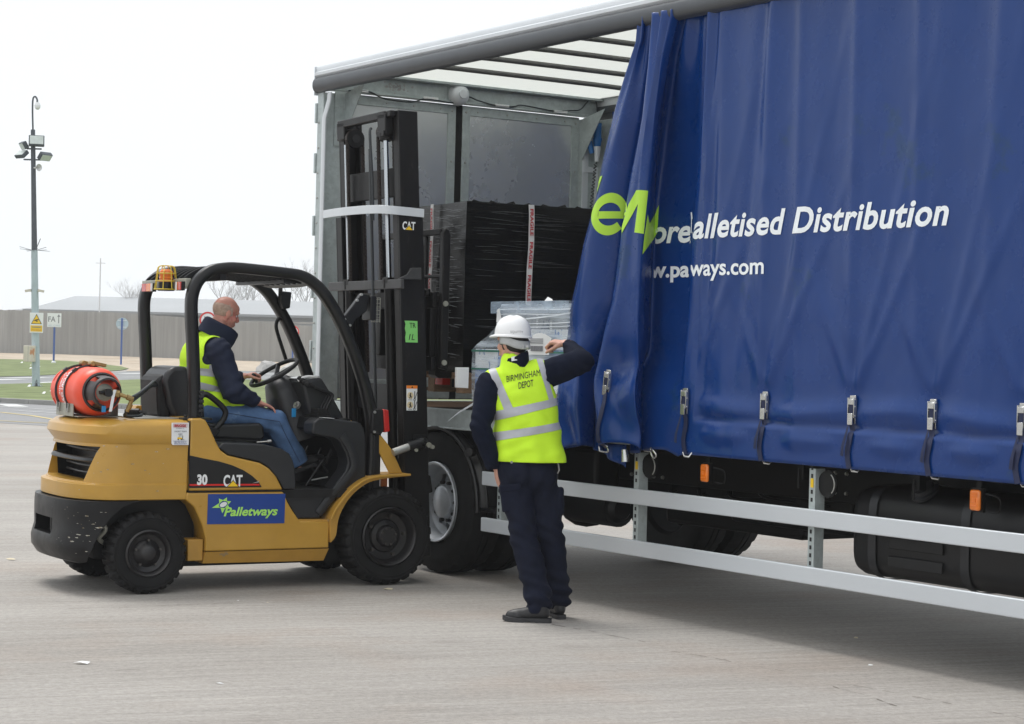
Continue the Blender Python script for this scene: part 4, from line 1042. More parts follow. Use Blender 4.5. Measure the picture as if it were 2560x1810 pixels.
def buckle(u_, z1, y_, lean=0., long_=False):
    T = Matrix.Translation((u_, y_, z1)) @ Matrix.Rotation(lean, 4, 'Y')
    b = MB(); h = .155
    b.box(-.022, .022, -.010, -.002, -h, 0, T); b.box(-.026, -.021, -.024, -.002, -h*.78, -.012, T); b.box(.021, .026, -.024, -.002, -h*.78, -.012, T)
    b.box(-.019, .019, -.030, -.022, -h-.004, -h*.62, T); b.box(-.02, .02, -.026, -.016, -.05, -.02, T)
    for zz in (-.02, -.06, -.11): b.cyl(T @ Vector((-.03, -.014, zz)), T @ Vector((.03, -.014, zz)), .0045, .0045, 8)
    bo = b.build('buckle', 'chrome_dull', cur, bevel=.003)
    b = MB(); b.box(-.016, .016, -.021, -.012, -.10, -.045, T); b.build('buckle_web', 'strap', cur)
    b = MB(); zb = z1-h; L = zb-1.02 if not long_ else .33
    pts = [T @ Vector((0, -.02, -h+.03))]
    for i in range(1, 9):
        zz = zb-L*i/8; hh_ = cbvh.ray_cast(Vector((u_, -.7, max(zz, 1.03))), Vector((0, 1, 0))); yc = hh_[0].y if hh_[0] else y_
        pts.append(Vector((u_+.010*math.sin(i*.9), min(yc-.010, y_-.006), zz)))
    b.tube(pts, .02, n=8, sx=1.0, sy=.09, up=(0, -1, 0)); b.build('strap', 'strap', cur)
    b = MB(); b.tube([Vector((u_-.01, y_-.026, zb)), Vector((u_-.022, y_-.055, zb-L*.5)), Vector((u_-.032, y_-.05, zb-L*.72))], [.006, .012, .014], n=6, sx=1, sy=.12, up=(0, -1, 0)); b.build('strap_tail', 'strap', cur)
    b = MB()
    if long_:
        e = Vector((u_+.0, y_-.03, zb-L-.01)); b.tube(cr([e+Vector(a) for a in ((-.045, 0, .0), (-.05, 0, .03), (-.02, 0, .035), (.03, 0, .02), (.045, 0, .0), (.03, 0, -.012), (-.04, 0, -.01))], 4, True), .006, n=8, closed=True)
    else:
        b.tube([(u_-.0, y_-.015, zb-L+.01), (u_+.02, y_-.02, zb-L-.012), (u_+.05, y_-.01, zb-L-.015), (u_+.055, y_+.01, zb-L+.01)], .006, n=8)
    b.build('hook', 'chrome_dull', cur)
M['chrome_dull'] = pm('polished_buckle_steel', (.55, .55, .54), .25, metal=.9, var=.1, vs=40)
for u_ in BK[1:]:
    h_ = cbvh.ray_cast(Vector((u_, -.6, 1.34)), Vector((0, 1, 0)))
    buckle(u_, 1.415, (h_[0].y if h_[0] else 0)-.004)
h_ = cbvh.ray_cast(conv(1.90, 1.42), DV)
hp = h_[0] if h_[0] else Vector((2.1, -.17, 1.42))
buckle(hp.x, 1.51, hp.y-.012, .12, True)
# loose curtain end below the bunch
q = MB(); q.cyl((2.19, -.10, 1.02), (2.20, -.10, .945), .022, .026, 14); q.build('curtain_pole_end', 'chrome_dull', cur)
q = MB(); q.grid(12, 6, lambda a, b: (1.93+a*.28, -.11+.02*math.sin(a*9), 1.05-b*(.05+.09*a))); g_ = q.build('curtain_hem_flap', 'blue', cur, recalc=False); g_.modifiers.new('s', 'SOLIDIFY').thickness = .003
q = MB(); q.tube(cr([(2.36, -.03, 1.04), (2.40, -.045, 1.03), (2.43, -.04, 1.0), (2.40, -.03, .98), (2.37, -.03, 1.0)], 5, True), .006, n=8, closed=True); q.cyl((2.30, -.03, 1.02), (2.37, -.03, 1.02), .008, .008, 8); q.build('hook', 'chrome_dull', cur)

# ================================================================== FORKLIFT (x = forward, y = away from the camera, z = up)
fl = empty('forklift', (-2.286, 12.732, 0), R(29)); tag(fl, 'yellow counterbalance forklift with a black cab guard and tall mast', 'forklift')
B0, B1, BC = .03, 1.19, .61
def plan(xr, xf, ins, D=.30, n=28):
    """rounded rear plan: from front near corner round the rear to the front far corner"""
    hw = .58-ins; pts = [(xf, BC-hw)]
    for i in range(n+1):
        t = -math.cos(math.pi*i/n); a = xr+ins*.6+D*(1-(1-min(1, abs(t))**2.6)**(1/2.6)); pts.append((a, BC+hw*t))
    pts.append((xf, BC+hw)); return pts
def loft_cw(levels, name, mat, parent=fl):
    q = MB(); rs = []
    for z, xr, xf, ins in levels:
        rs.append([(x, y, z) for x, y in plan(xr, xf, ins)])
    q.rings(rs); return q.build(name, mat, parent, bevel=.006, sharp=30)
cw = loft_cw([(.600, -0.465, .25, .012), (.606, -0.475, .25, .004), (.700, -0.475, .256, .004), (.706, -0.450, .257, .014), (.76, -0.440, .258, .013), (.90, -0.420, .26, .012), (.958, -0.400, .262, .012), (.968, -0.401, .262, .004), (1.02, -0.440, .263, .0), (1.07, -0.432, .264, .006), (1.10, -0.400, .264, .03), (1.114, -0.365, .264, .07)], 'counterweight', 'yellow')
def yzprism(q, o2, x0, x1):
    k = len(o2); q.add([(x0, y, z) for y, z in o2]+[(x1, y, z) for y, z in o2], [tuple(range(k)), tuple(range(k, 2*k))[::-1]]+[(i, (i+1) % k, k+(i+1) % k, k+i) for i in range(k)]); return q
VO = [(.125, .938), (1.095, .938), (1.04, .715), (.20, .715)]
boolean(cw, yzprism(MB(), VO, -.9, -.19))
q = MB(); k = 4; ym = .61
vi = [(BC+(y-BC)*.997, .826+(z-.826)*.99) for y, z in VO]
q.add([(-.192, y, z) for y, z in vi]+[(-.372 if z < .8 else -.355, y, z) if False else (-.30, y, z) for y, z in vi], [(0, 1, 2, 3), (0, 4, 5, 1), (2, 6, 7, 3), (0, 3, 7, 4), (1, 5, 6, 2)])
vn = q.build('vent_recess', 'black', cw, recalc=False)
q = MB(); q.tube(cr([(-.24, .165, .853), (-.335, .20, .853), (-.365, .35, .853), (-.375, .61, .853), (-.365, .87, .853), (-.335, 1.02, .853), (-.24, 1.06, .853)], 6), .017, n=8, sx=1, sy=.7); q.build('vent_bar', 'charcoal', cw)
q = MB()
for z in (.905, .80, .755): q.tube([(-.25, .22, z), (-.28, .61, z), (-.25, 1.0, z)], .008, n=6)
q.build('vent_louvre', 'charcoal', cw)
lo = loft_cw([(.185, -0.430, -.10, .03), (.21, -0.500, -.10, .01), (.26, -0.522, -.10, -.008), (.32, -0.525, -.10, -.010), (.40, -0.508, -.09, -.004), (.49, -0.510, -.08, -.004), (.56, -0.510, -.07, -.004), (.597, -0.505, -.06, -.004)], 'lower_counterweight', 'black_cw')
boolean(lo, yzprism(MB(), [(.44, .465), (.84, .465), (.84, .36), (.44, .36)], -.9, -.39))
q = MB(); q.prism([(-.38, .10), (-.37, .26), (-.35, .32), (-.31, .40), (-.25, .49), (-.17, .56), (-.08, .594), (.5, .594), (.5, .10)], -.2, 1.4); boolean(lo, q)
q = MB(); q.cyl((-.44, .64, .362), (-.44, .64, .463), .02, .02, 10); q.add([(-.395, .442, .362), (-.395, .838, .362), (-.395, .838, .463), (-.395, .442, .463)], [(0, 1, 2, 3)]); q.build('tow_pin', 'black', lo)
def scuffs(ob, name, mat, n_, rng, box, smax, seed):
    bv = bvh_of(ob.data); rn_ = random.Random(seed); q = MB()
    for i in range(n_):
        y0_, z0_ = rn_.uniform(*box[0]), rn_.uniform(*box[1]); s_ = rn_.uniform(.25, 1)*smax; st = Vector((-1.6, y0_-1.2, z0_)); d = Vector((.8, .6, 0))
        h_ = bv.ray_cast(st+Vector((rn_.uniform(*rng), 0, 0)), d)
        if h_[0] is None: continue
        nn = h_[1] if h_[1].dot(d) < 0 else -h_[1]
        if nn.x > .2 or abs(nn.z) > .4: continue
        t1 = nn.cross(Vector((0, 0, 1))).normalized(); k = 9; c = h_[0]+nn*.0015; ln = rn_.uniform(.8, 2.6)
        q.add([c+t1*math.cos(j*2*math.pi/k)*s_*ln*rn_.uniform(.5, 1.1)+Vector((0, 0, 1))*math.sin(j*2*math.pi/k)*s_*.45*rn_.uniform(.3, 1.2) for j in range(k)], [tuple(range(k))])
    if q.v: o = q.build(name, mat, ob, recalc=False); tag(o, kind='stuff')
M['chip'] = pm('bare_chipped_paint', (.45, .43, .38), .5, var=.3, vs=60, col2=(.2, .14, .07), thr=.5, d2s=50)
scuffs(cw, 'paint_chips', 'chip', 26, (-.2, 1.0), ((.03, .9), (.62, 1.05)), .009, 3)
scuffs(lo, 'paint_chips', 'chip', 34, (-.2, .7), ((.03, 1.0), (.20, .58)), .013, 5)
scuffs(lo, 'paint_chips', 'chip', 60, (-.2, .7), ((.03, 1.0), (.20, .58)), .004, 15)
# side body
hood = MB(); hood.prism([(.268, 1.124), (.34, 1.128), (.372, 1.115), (.400, 1.07), (.455, .96), (.48, .92), (.53, .886), (.755, .836), (.82, .80), (.873, .745), (.910, .68), (.924, .656), (.262, .656)], B0, B1)
hood = hood.build('hood', 'yellow', fl, bevel=.012)
def side_patch(pts, y, mat, name, parent, th=.002):
    q = MB(); q.prism(pts, y-th, y); return q.build(name, mat, parent)
ins = side_patch([(.266, .888), (.36, .868), (.468, .848), (.56, .822), (.641, .788), (.70, .752), (.747, .711), (.768, .680), (.768, .677), (.269, .677)], B0-.001, 'black', 'badge_panel', hood)
side_patch([(.27, .691), (.754, .688), (.75, .699), (.27, .702)], B0-.004, 'red_line', 'red_stripe', ins)
side_patch([(.492, .683), (.640, .683), (.640, .705), (.492, .705)], B0-.0045, 'black', 'stripe_gap', ins, .001)
def side_text(s, x, z, width, size, mat, parent, bold=0., shear=0., name='lettering', y=B0-.006, height=None):
    me = place(txt(s, size, bold, shear, width=width, height=height), (x, y, z), (1, 0, 0), (0, 0, 1)); return link(name, me, mat, parent, sharp=60)
side_text('30', .320, .700, .070, .088, 'white', ins, .004)
def cat_logo(x, z, wd, y, parent):
    side_text('CAT', x, z, wd, wd*.78, 'white', parent, wd*.022, y=y)
    q = MB(); q.add([(x+wd*.22, y-.003, z-.002), (x+wd*.78, y-.003, z-.002), (x+wd*.50, y-.003, z+wd*.26)], [(0, 1, 2)]); q.build('triangle', 'cat_yellow', parent, recalc=False)
    q = MB(); q.add([(x+wd*.17, y-.0015, z-.004), (x+wd*.83, y-.0015, z-.004), (x+wd*.50, y-.0015, z+wd*.31)], [(0, 1, 2)]); q.build('triangle_edge', 'black', parent, recalc=False)
cat_logo(.500, .686, .132, B0-.007, ins)
q = MB(); q.add([(.70, B0-.0065, .703), (.745, B0-.0065, .708), (.752, B0-.0065, .722), (.735, B0-.0065, .714)], [(0, 1, 2, 3)]); q.build('scuff', 'steel', ins, recalc=False)
# lower body with wheel arch and tucked sill
body = MB(); outl = [(.252, .646), (.924, .646), (.955, .58), (.986, .53), (1.02, .484), (1.048, .448), (1.262, .440), (1.262, .262), (.39, .262), (.392, .34), (.365, .436), (.306, .555), (.249, .60)]
body.prism(outl, B0, B1)
body = body.build('lower_body', 'yellow', fl, bevel=.010)
q = MB(); q.add([(.39, B0, .26), (1.262, B0, .26), (1.24, B0+.035, .176), (.385, B0+.035, .182), (.39, B1, .26), (1.262, B1, .26), (1.24, B1-.035, .176), (.385, B1-.035, .182)], [(0, 1, 2, 3), (4, 7, 6, 5), (3, 2, 6, 7), (0, 3, 7, 4), (1, 5, 6, 2)])
q.build('sill', 'yellow_worn', fl)
q = MB(); q.box(.265, .926, B0-.001, B1, .6475, .6545); q.box(.2645, .2672, B0-.001, B1, .66, 1.11); q.build('panel_gap', 'black', body)
q = MB(); q.box(.2, 1.2, .3, .92, .14, .176); q.box(-.3, .37, .20, 1.02, .22, .62); q.box(-.30, .38, .22, 1.0, .42, .594); q.box(1.26, 1.62, .18, 1.04, .16, .66)
ch_ = q.build('chassis', 'chassis', fl)
q = MB(); q.box(-.22, -.12, .30, .34, .22, .52); q.box(.28, .385, .06, .3, .20, .34); q.build('chassis_bracket', 'yellow_worn', fl, bevel=.006)
q = MB(); q.tube(cr([(-.33, .15, .5), (-.25, .12, .42), (-.28, .16, .35), (-.2, .2, .3)], 5), .014, n=8); q.build('hydraulic_hose', 'steel_dull', fl)
q = MB(); q.prism([(1.018, .447), (1.262, .441), (1.26, .453), (1.02, .458)], B0+.012, .30); q.build('step_plate', 'yellow_worn', fl)
# palletways decal
dc = side_patch([(.398, .636), (.938, .631), (.936, .436), (.396, .440)], B0-.001, 'navy_decal', 'decal', body)
side_text('Palletways', .508, .492, .378, .080, 'green_logo', dc, .0022, .25)
q = MB()
cx, cz = .503, .567
for k, (ang, L) in enumerate(((62, .052), (20, .058), (-28, .050), (-95, .058), (195, .080), (128, .050))):
    a = R(ang); d = Vector((math.cos(a), 0, math.sin(a))); s = Vector((-math.sin(a), 0, math.cos(a))); c = Vector((cx, B0-.0055, cz))
    q.add([c+d*.022+s*.017, c+d*.022-s*.017, c+d*L], [(0, 1, 2)])
q.build('star', 'green_logo', dc, recalc=False)
q = MB(); q.prism([(cx+.030*math.cos(t)+.003*math.sin(t), cz+.021*math.sin(t)+.004*math.cos(t)) for t in [2*math.pi*i/24 for i in range(24)]], B0-.0075, B0-.006); q.build('logo_ring', 'navy_decal', dc)
q = MB(); q.prism([(cx+.024*math.cos(t)+.003*math.sin(t), cz+.016*math.sin(t)+.004*math.cos(t)) for t in [2*math.pi*i/24 for i in range(24)]], B0-.009, B0-.008); q.build('logo_centre', 'white', dc)
# hire sticker on the counterweight
st = side_patch([(.140, 1.098), (.256, 1.099), (.258, .955), (.150, .955), (.142, .965)], B0-.001, 'white', 'hire_sticker', cw)
side_text('BRIGGS', .158, 1.073, .078, .02, 'red_txt', st, .0008)
q = MB()
for a in ((.152, .244, 1.069, 1.0705), (.152, .244, 1.090, 1.0915)): q.box(a[0], a[1], B0-.0055, B0-.0045, a[2], a[3])
q.box(.152, .1535, B0-.0055, B0-.0045, 1.069, 1.0915); q.box(.2425, .244, B0-.0055, B0-.0045, 1.069, 1.0915); q.build('border', 'red_txt', st)
side_text('SHORT TERM', .158, 1.038, .082, .014, 'grey_txt', st); side_text('HIRE', .186, 1.020, .028, .014, 'grey_txt', st)
side_text('EQUIPMENT UK', .170, 1.060, .055, .007, 'grey_txt', st)
side_text('HIRE 0800 00 00 47', .158, .971, .082, .009, 'navy_decal', st); side_text('SERVICE 01332 22 98 37', .158, .960, .086, .009, 'navy_decal', st)
q = MB(); q.mi = 0; q.prism([(.18, .993), (.212, .993), (.212, 1.0), (.2, 1.004), (.18, 1.004)], B0-.006, B0-.0045); q.mi = 1
q.box(.214, .217, B0-.006, B0-.0045, .988, 1.016); q.box(.19, .1915, B0-.006, B0-.0045, 1.004, 1.014); q.box(.19, .208, B0-.006, B0-.0045, 1.013, 1.0145); q.box(.217, .228, B0-.006, B0-.0045, .988, .99)
q.cyl((.186, B0-.0065, .991), (.186, B0-.0045, .991), .004, .004, 10); q.cyl((.207, B0-.0065, .991), (.207, B0-.0045, .991), .004, .004, 10); q.build('pictogram', ['cat_yellow', 'black_txt'], st)
side_patch([(.152, .981), (.248, .981), (.248, .982), (.152, .982)], B0-.004, 'navy_decal', 'rule', st)
# front wings
for y0, y1, nm in ((-.0, .27, 0), (.97, 1.24, 1)):
    outr = cr([(1.256, .438, 0), (1.284, .508, 0), (1.331, .575, 0), (1.407, .658, 0), (1.503, .722, 0), (1.592, .744, 0), (1.681, .752, 0), (1.845, .757, 0)], 4)
    inr = cr([(1.848, .742, 0), (1.682, .728, 0), (1.563, .708, 0), (1.49, .674, 0), (1.415, .615, 0), (1.358, .540, 0), (1.32, .454, 0), (1.305, .347, 0), (1.268, .30, 0)], 4)
    q = MB(); q.prism([(v.x, v.y) for v in outr]+[(v.x, v.y) for v in inr], y0+.012, y1); wg = q.build('front_wing', 'yellow_worn', fl, bevel=.003)
    q = MB(); a_ = [Vector((v.x, 0, v.y)) for v in outr]
    q.sweep_rect([Vector((v.x, y0+.012, v.z-.006)) for v in a_[2:]], .028, .014, (0, 1, 0)); q.build('wing_lip', 'yellow', wg)
# plastic cowls
q = MB(); q.prism([(.42, .905), (.50, .968), (.787, .957), (.905, .930), (.962, .898), (.990, .85), (1.006, .80), (1.014, .70), (1.016, .662), (.93, .660), (.915, .69), (.873, .752), (.815, .81), (.752, .845), (.53, .893), (.48, .93)], B0+.006, B1-.006)
q.build('seat_cowl', 'charcoal', fl, bevel=.022, seg=3)
q = MB(); q.prism([(.925, .650), (1.276, .654), (1.194, .462), (1.05, .462), (.985, .56)], B0+.05, .34); q.build('step_panel', 'charcoal', fl, bevel=.004)
q = MB(); q.prism([(1.19, .462), (1.215, .462), (1.29, .55), (1.36, .62), (1.47, .685), (1.545, .735), (1.54, 1.0), (1.521, 1.067), (1.50, 1.095), (1.471, 1.108), (1.313, 1.126), (1.19, 1.132), (1.15, 1.10), (1.141, 1.03), (1.20, 1.012), (1.29, 1.003), (1.345, .975), (1.395, .89), (1.410, .83), (1.395, .775), (1.306, .66)], B0+.05, .24)
dsh = q.build('side_cowl', 'charcoal', fl, bevel=.018, seg=3)
q = MB(); q.tube(cr([(1.20, .075, .49), (1.30, .07, .62), (1.42, .065, .745), (1.455, .065, .82), (1.42, .068, .93), (1.36, .072, 1.02)], 6), .022, n=8, sy=.5, sx=1.4, up=(0, 1, 0)); q.build('cowl_crease', 'charcoal', dsh)
q = MB(); q.prism([(1.30, .60), (1.56, .60), (1.56, 1.09), (1.47, 1.107), (1.313, 1.124), (1.19, 1.13), (1.17, 1.05), (1.36, .99), (1.43, .85), (1.40, .75)], .24, 1.12); q.build('dashboard', 'black_dull', fl, bevel=.01)
q = MB(); q.box(1.32, 1.42, .065, .20, 1.124, 1.130); q.add([(1.19, .09, 1.134), (1.31, .09, 1.129), (1.31, .16, 1.129), (1.19, .16, 1.134)], [(0, 1, 2, 3)])
q = MB(); q.lathe([(.055, 0), (.055, .012), (.045, .012), (.04, -.01)], (1.40, .16, 1.118), (0.09, 0, 1), 24); q.build('cup_ring', 'black', dsh)
q = MB(); q.prism([(1.22, 1.1335), (1.30, 1.1290), (1.30, 1.131), (1.22, 1.1355)], .075, .15); q.build('dash_label', 'paper', dsh)
q = MB(); q.box(.92, 1.40, B0+.03, B1-.02, .60, .655); q.box(1.0, 1.42, B1-.05, B1-.03, .655, 1.0); q.build('floor_plate', 'black_dull', fl)
for k, yy in enumerate((.35, .52, .75)):
    q = MB(); q.bar((1.36, yy, .80), (1.44, yy, .98), .02, .02, up=(0, 1, 0)); q.obox((1.335, yy, .79), (.02, .07, .10), Matrix.Rotation(R(-35), 3, 'Y')); q.build('pedal', 'black', fl, bevel=.003)
q = MB(); q.cyl((1.24, .30, .70), (1.36, .30, .72), .006, .006, 8); q.build('pedal_rod', 'steel', fl)
q = MB(); q.cyl((1.20, .30, .665), (1.33, .31, .84), .008, .008, 8); q.build('pedal_rod', 'black', fl)
# steering column
q = MB(); rs = []
for (x, z, rx, ry) in ((1.26, .98, .13, .20), (1.235, 1.06, .135, .19), (1.20, 1.18, .13, .17), (1.16, 1.28, .115, .15), (1.11, 1.355, .085, .10), (1.10, 1.385, .055, .06)):
    ring = []
    for k in range(24):
        a = 2*math.pi*k/24; e = .6; ring.append((x+rx*math.copysign(abs(math.cos(a))**e, math.cos(a)), .60+ry*math.copysign(abs(math.sin(a))**e, math.sin(a)), z+rx*.45*math.cos(a)))
    rs.append(ring)
q.rings(rs); col = q.build('steering_column', 'charcoal', fl, sharp=40)
q = MB(); q.prism([(1.15, 1.38), (1.30, 1.40), (1.37, 1.30), (1.45, 1.17), (1.48, 1.12), (1.25, 1.05), (1.2, 1.2)], .30, .92); q.build('instrument_pod', 'charcoal', col, bevel=.02)
q = MB(); q.tube(cr([(1.14, .34, 1.375), (1.19, .32, 1.402), (1.28, .33, 1.402), (1.30, .5, 1.40)], 5), .011, n=8); q.obox((1.20, .46, 1.395), (.10, .16, .006), Matrix.Rotation(R(-8), 3, 'Y')); q.build('display', 'clear', col)
q = MB(); q.cyl((1.17, .40, 1.20), (1.155, .395, 1.21), .028, .028, 16); q.cyl((1.155, .39, 1.21), (1.14, .385, 1.215), .014, .012, 10); kp_ = q.build('ignition_key', 'steel', col)
q = MB(); q.box(1.118, 1.150, .378, .386, 1.125, 1.185); q.build('key_fob', 'blue_fob', kp_) if False else None
M['blue_fob'] = pm('bright_blue_fob', (.01, .22, .5), .4, var=.03)
q.build('key_fob', 'blue_fob', kp_, bevel=.004)
# steering wheel, tilted towards the seat
WC = Vector((1.072, .60, 1.424)); tilt = R(-31)
RW = Matrix.Rotation(tilt, 3, 'Y')
q = MB(); q.tube([WC + RW @ Vector((.178*math.cos(a), .178*math.sin(a), 0)) for a in [2*math.pi*i/48 for i in range(48)]], .0145, n=10, closed=True)
sw = q.build('steering_wheel', 'black_dull', fl)
q = MB()
for a in (R(180), R(55), R(-55)): q.bar(WC+RW @ Vector((0, 0, -.03)), WC + RW @ Vector((.172*math.cos(a), .172*math.sin(a), -.003)), .032, .012, up=(.5, 0, .8))
q.cyl(WC+RW @ Vector((0, 0, -.05)), WC+RW @ Vector((0, 0, -.018)), .045, .040, 20); q.cyl(WC+RW @ Vector((0, 0, -.10)), WC+RW @ Vector((0, 0, -.05)), .03, .04, 16); q.build('spokes', 'charcoal', sw, bevel=.003)
KN = WC+RW @ Vector((-.125, .06, .0))
q = MB(); q.cyl(KN+RW @ Vector((0, 0, -.01)), KN+RW @ Vector((0, 0, .03)), .012, .014, 10); q.ball(KN+RW @ Vector((0, 0, .045)), .022); q.build('steering_knob', 'black', sw)
# hydraulic levers
for k in range(4):
    yy = .20+k*.045; q = MB()
    q.tube(cr([(1.285, yy, 1.13), (1.30, yy, 1.20), (1.335, yy, 1.265), (1.335, yy, 1.288), (1.29, yy-.0, 1.31), (1.18, yy+.005, 1.345+.012*k)], 5), .0095, n=8)
    lv = q.build('control_lever', 'black', fl); q = MB(); q.ball((1.155, yy+.005, 1.352+.012*k), .022, .02, .02); q.cyl((1.165, yy, 1.35+.012*k), (1.20, yy, 1.34+.012*k), .012, .012, 8); q.build('lever_knob', 'rubber', lv)
q = MB()
for i in range(6): q.obox((1.265, .27, 1.132+i*.011), (.115-.012*i, .24-.02*i, .0085))
q.obox((1.262, .27, 1.16), (.07, .17, .06)); q.build('lever_gaiter', 'rubber', fl, bevel=.003)
# seat
q = MB(); q.prism([(.44, .985), (.90, .965), (.925, .99), (.915, 1.06), (.89, 1.085), (.60, 1.075), (.45, 1.10)], .37, .85); seat = q.build('seat', 'seat', fl, bevel=.03, seg=3)
q = MB(); q.box(.45, .90, .38, .84, .952, .985); q.box(.5, .86, .40, .82, .93, .955); q.build('seat_suspension', 'black_dull', seat, bevel=.008)
q = MB(); q.prism([(.30, 1.10), (.44, 1.08), (.42, 1.25), (.385, 1.43), (.37, 1.46), (.27, 1.455), (.225, 1.41), (.205, 1.36), (.24, 1.2)], .40, .83); bk = q.build('seat_back', 'seat', seat, bevel=.03, seg=3)
q = MB(); q.prism([(.19, 1.12), (.28, 1.11), (.25, 1.30), (.24, 1.40), (.205, 1.40), (.175, 1.36), (.18, 1.25)], .44, .79); q.build('back_shell', 'black_dull', bk, bevel=.02)
q = MB(); q.tube(cr([(.455, .33, 1.10), (.44, .33, 1.24), (.47, .33, 1.275), (.52, .33, 1.255), (.60, .33, 1.19), (.62, .33, 1.15), (.60, .33, 1.10), (.55, .33, 1.045)], 6), .020, n=10)
q.build('hip_restraint', 'black', seat); q = MB(); q.prism([(.36, 1.13), (.47, 1.10), (.52, 1.06), (.58, 1.04), (.55, .99), (.44, .99), (.37, 1.08)], .30, .36); q.build('restraint_bracket', 'black_dull', seat, bevel=.01)
q = MB(); q.cyl((.86, .36, .955), (.93, .33, .962), .006, .006, 8); q.cyl((.925, .33, .962), (.95, .325, .966), .012, .010, 10); q.build('seat_lever', 'steel', seat)
# overhead guard
def hoop(y, yt):
    pts = cr([(.330, y, 1.13), (.322, y, 1.35), (.308, y, 1.60), (.293, y, 1.82), (.298, y, 1.93), (.335, y, 2.02), (.41, y, 2.085), (.50, y, 2.110), (.62, y, 2.115), (.95, y, 2.095), (1.06, y, 2.08), (1.15, y, 2.035), (1.235, y, 1.955), (1.35, y, 1.79), (1.46, y, 1.57), (1.545, y, 1.35), (1.598, y, 1.14), (1.610, y, .95), (1.605, y, .735)], 6)
    q = MB(); q.sweep_rect(pts, .085, .070, (0, 1, 0)); return q, pts
oh = empty('overhead_guard'); oh.parent = fl
bpy.data.objects.remove(oh)
q, hp_ = hoop(.135, 0); gd = q.build('guard_hoop', 'black', fl, sharp=50)
q, hp2 = hoop(1.085, 0); gd2 = q.build('guard_hoop', 'black', fl, sharp=50)
for g, y in ((gd, .09), (gd2, 1.04)):
    q = MB(); q.box(.24, .44, y, y+.09, 1.112, 1.128); q.cyl((.27, y+.045, 1.128), (.27, y+.045, 1.145), .012, .012, 6); q.build('foot_plate', 'black', g, bevel=.004)
    q = MB()
    for i in range(5): q.box(.345, .378, y-.0035 if y < .5 else y, y+.02, 1.165+i*.031, 1.183+i*.031)
    q.build('vent_louvre', 'charcoal', g, bevel=.002)
q = MB(); q.box(.262, .30, .17, 1.05, 1.968, 2.035); bm_ = q.build('rear_beam', 'steel_dull', fl, bevel=.004)
q = MB(); q.box(.50, .54, .17, 1.05, 2.03, 2.075); q.box(.95, .99, .17, 1.05, 2.03, 2.075); q.build('roof_cross_member', 'black', fl)
topc = cr([(.285, 0, 2.02), (.34, 0, 2.06), (.41, 0, 2.088), (.52, 0, 2.102), (.8, 0, 2.095), (1.10, 0, 2.055)], 5)
for k in range(9):
    y = .22+k*.096; q = MB(); q.sweep_rect([Vector((v.x, y, v.z)) for v in topc], .010, .055, (0, 1, 0)); q.build('roof_bar', 'black', fl)
q = MB(); q.tube(cr([(1.13, .16, 2.055), (1.16, .3, 2.035), (1.165, .6, 2.03), (1.16, .95, 2.035), (1.13, 1.06, 2.06)], 5), .018, n=10); q.build('front_cross_tube', 'roof_pole', fl)
q = MB(); q.box(1.58, 1.66, .095, .175, .60, 1.05); q.box(1.60, 1.64, .08, .10, .60, 1.02); q.build('guard_foot', 'black', gd, bevel=.004)
# rear lights
for (y0, y1) in ((.743, .955), (.175, .275)):
    q = MB(); ym = (y0+y1)/2; q.mi = 0; q.box(.236, .261, y0, y1, 1.955, 2.014); q.mi = 1
    inner = y0 if y0 > .5 else ym+.01
    q.box(.228, .2355, (ym+.015) if y0 > .5 else y0, y1 if y0 > .5 else (ym+.0), 1.958, 2.011); q.mi = 2
    q.box(.228, .2355, y0+.03 if y0 > .5 else ym+.012, (ym+.012) if y0 > .5 else y1-.035, 1.958, 2.011); q.mi = 3
    q.box(.228, .2355, y0 if y0 > .5 else y1-.033, y0+.028 if y0 > .5 else y1, 1.958, 2.011)
    q.build('tail_light', ['black', 'red', 'orange', 'clear'], fl, bevel=.002)
BE = Vector((.225, .445, 0))
q = MB(); q.box(.19, .262, .38, .51, 1.955, 1.965); q.lathe([(.052, 0), (.052, .045), (.045, .05)], (BE.x, BE.y, 1.966), (0, 0, 1), 24); bs_ = q.build('beacon', 'black', fl)
q = MB(); q.lathe([(.046, 0), (.047, .02), (.042, .03), (.047, .04), (.042, .05), (.046, .06), (.043, .085), (.030, .098), (.0, .10)], (BE.x, BE.y, 2.000), (0, 0, 1), 28); q.build('beacon_lens', 'orange', bs_)
q = MB(); 
for k in range(8):
    a = k*math.pi/4+.2; c, s = math.cos(a), math.sin(a)
    q.tube(cr([(BE.x+.078*c, BE.y+.078*s, 1.963), (BE.x+.068*c, BE.y+.068*s, 2.03), (BE.x+.060*c, BE.y+.060*s, 2.095), (BE.x+.045*c, BE.y+.045*s, 2.118), (BE.x, BE.y, 2.122)], 4), .0035, n=6)
for z, r_ in ((1.965, .078), (2.02, .070), (2.07, .064)): q.tube([(BE.x+r_*math.cos(a), BE.y+r_*math.sin(a), z) for a in [2*math.pi*i/24 for i in range(24)]], .0035, n=6, closed=True)
M['cage_yellow'] = pm('yellow_wire', (.62, .46, .04), .45, var=.05)
q.build('beacon_cage', 'cage_yellow', bs_)
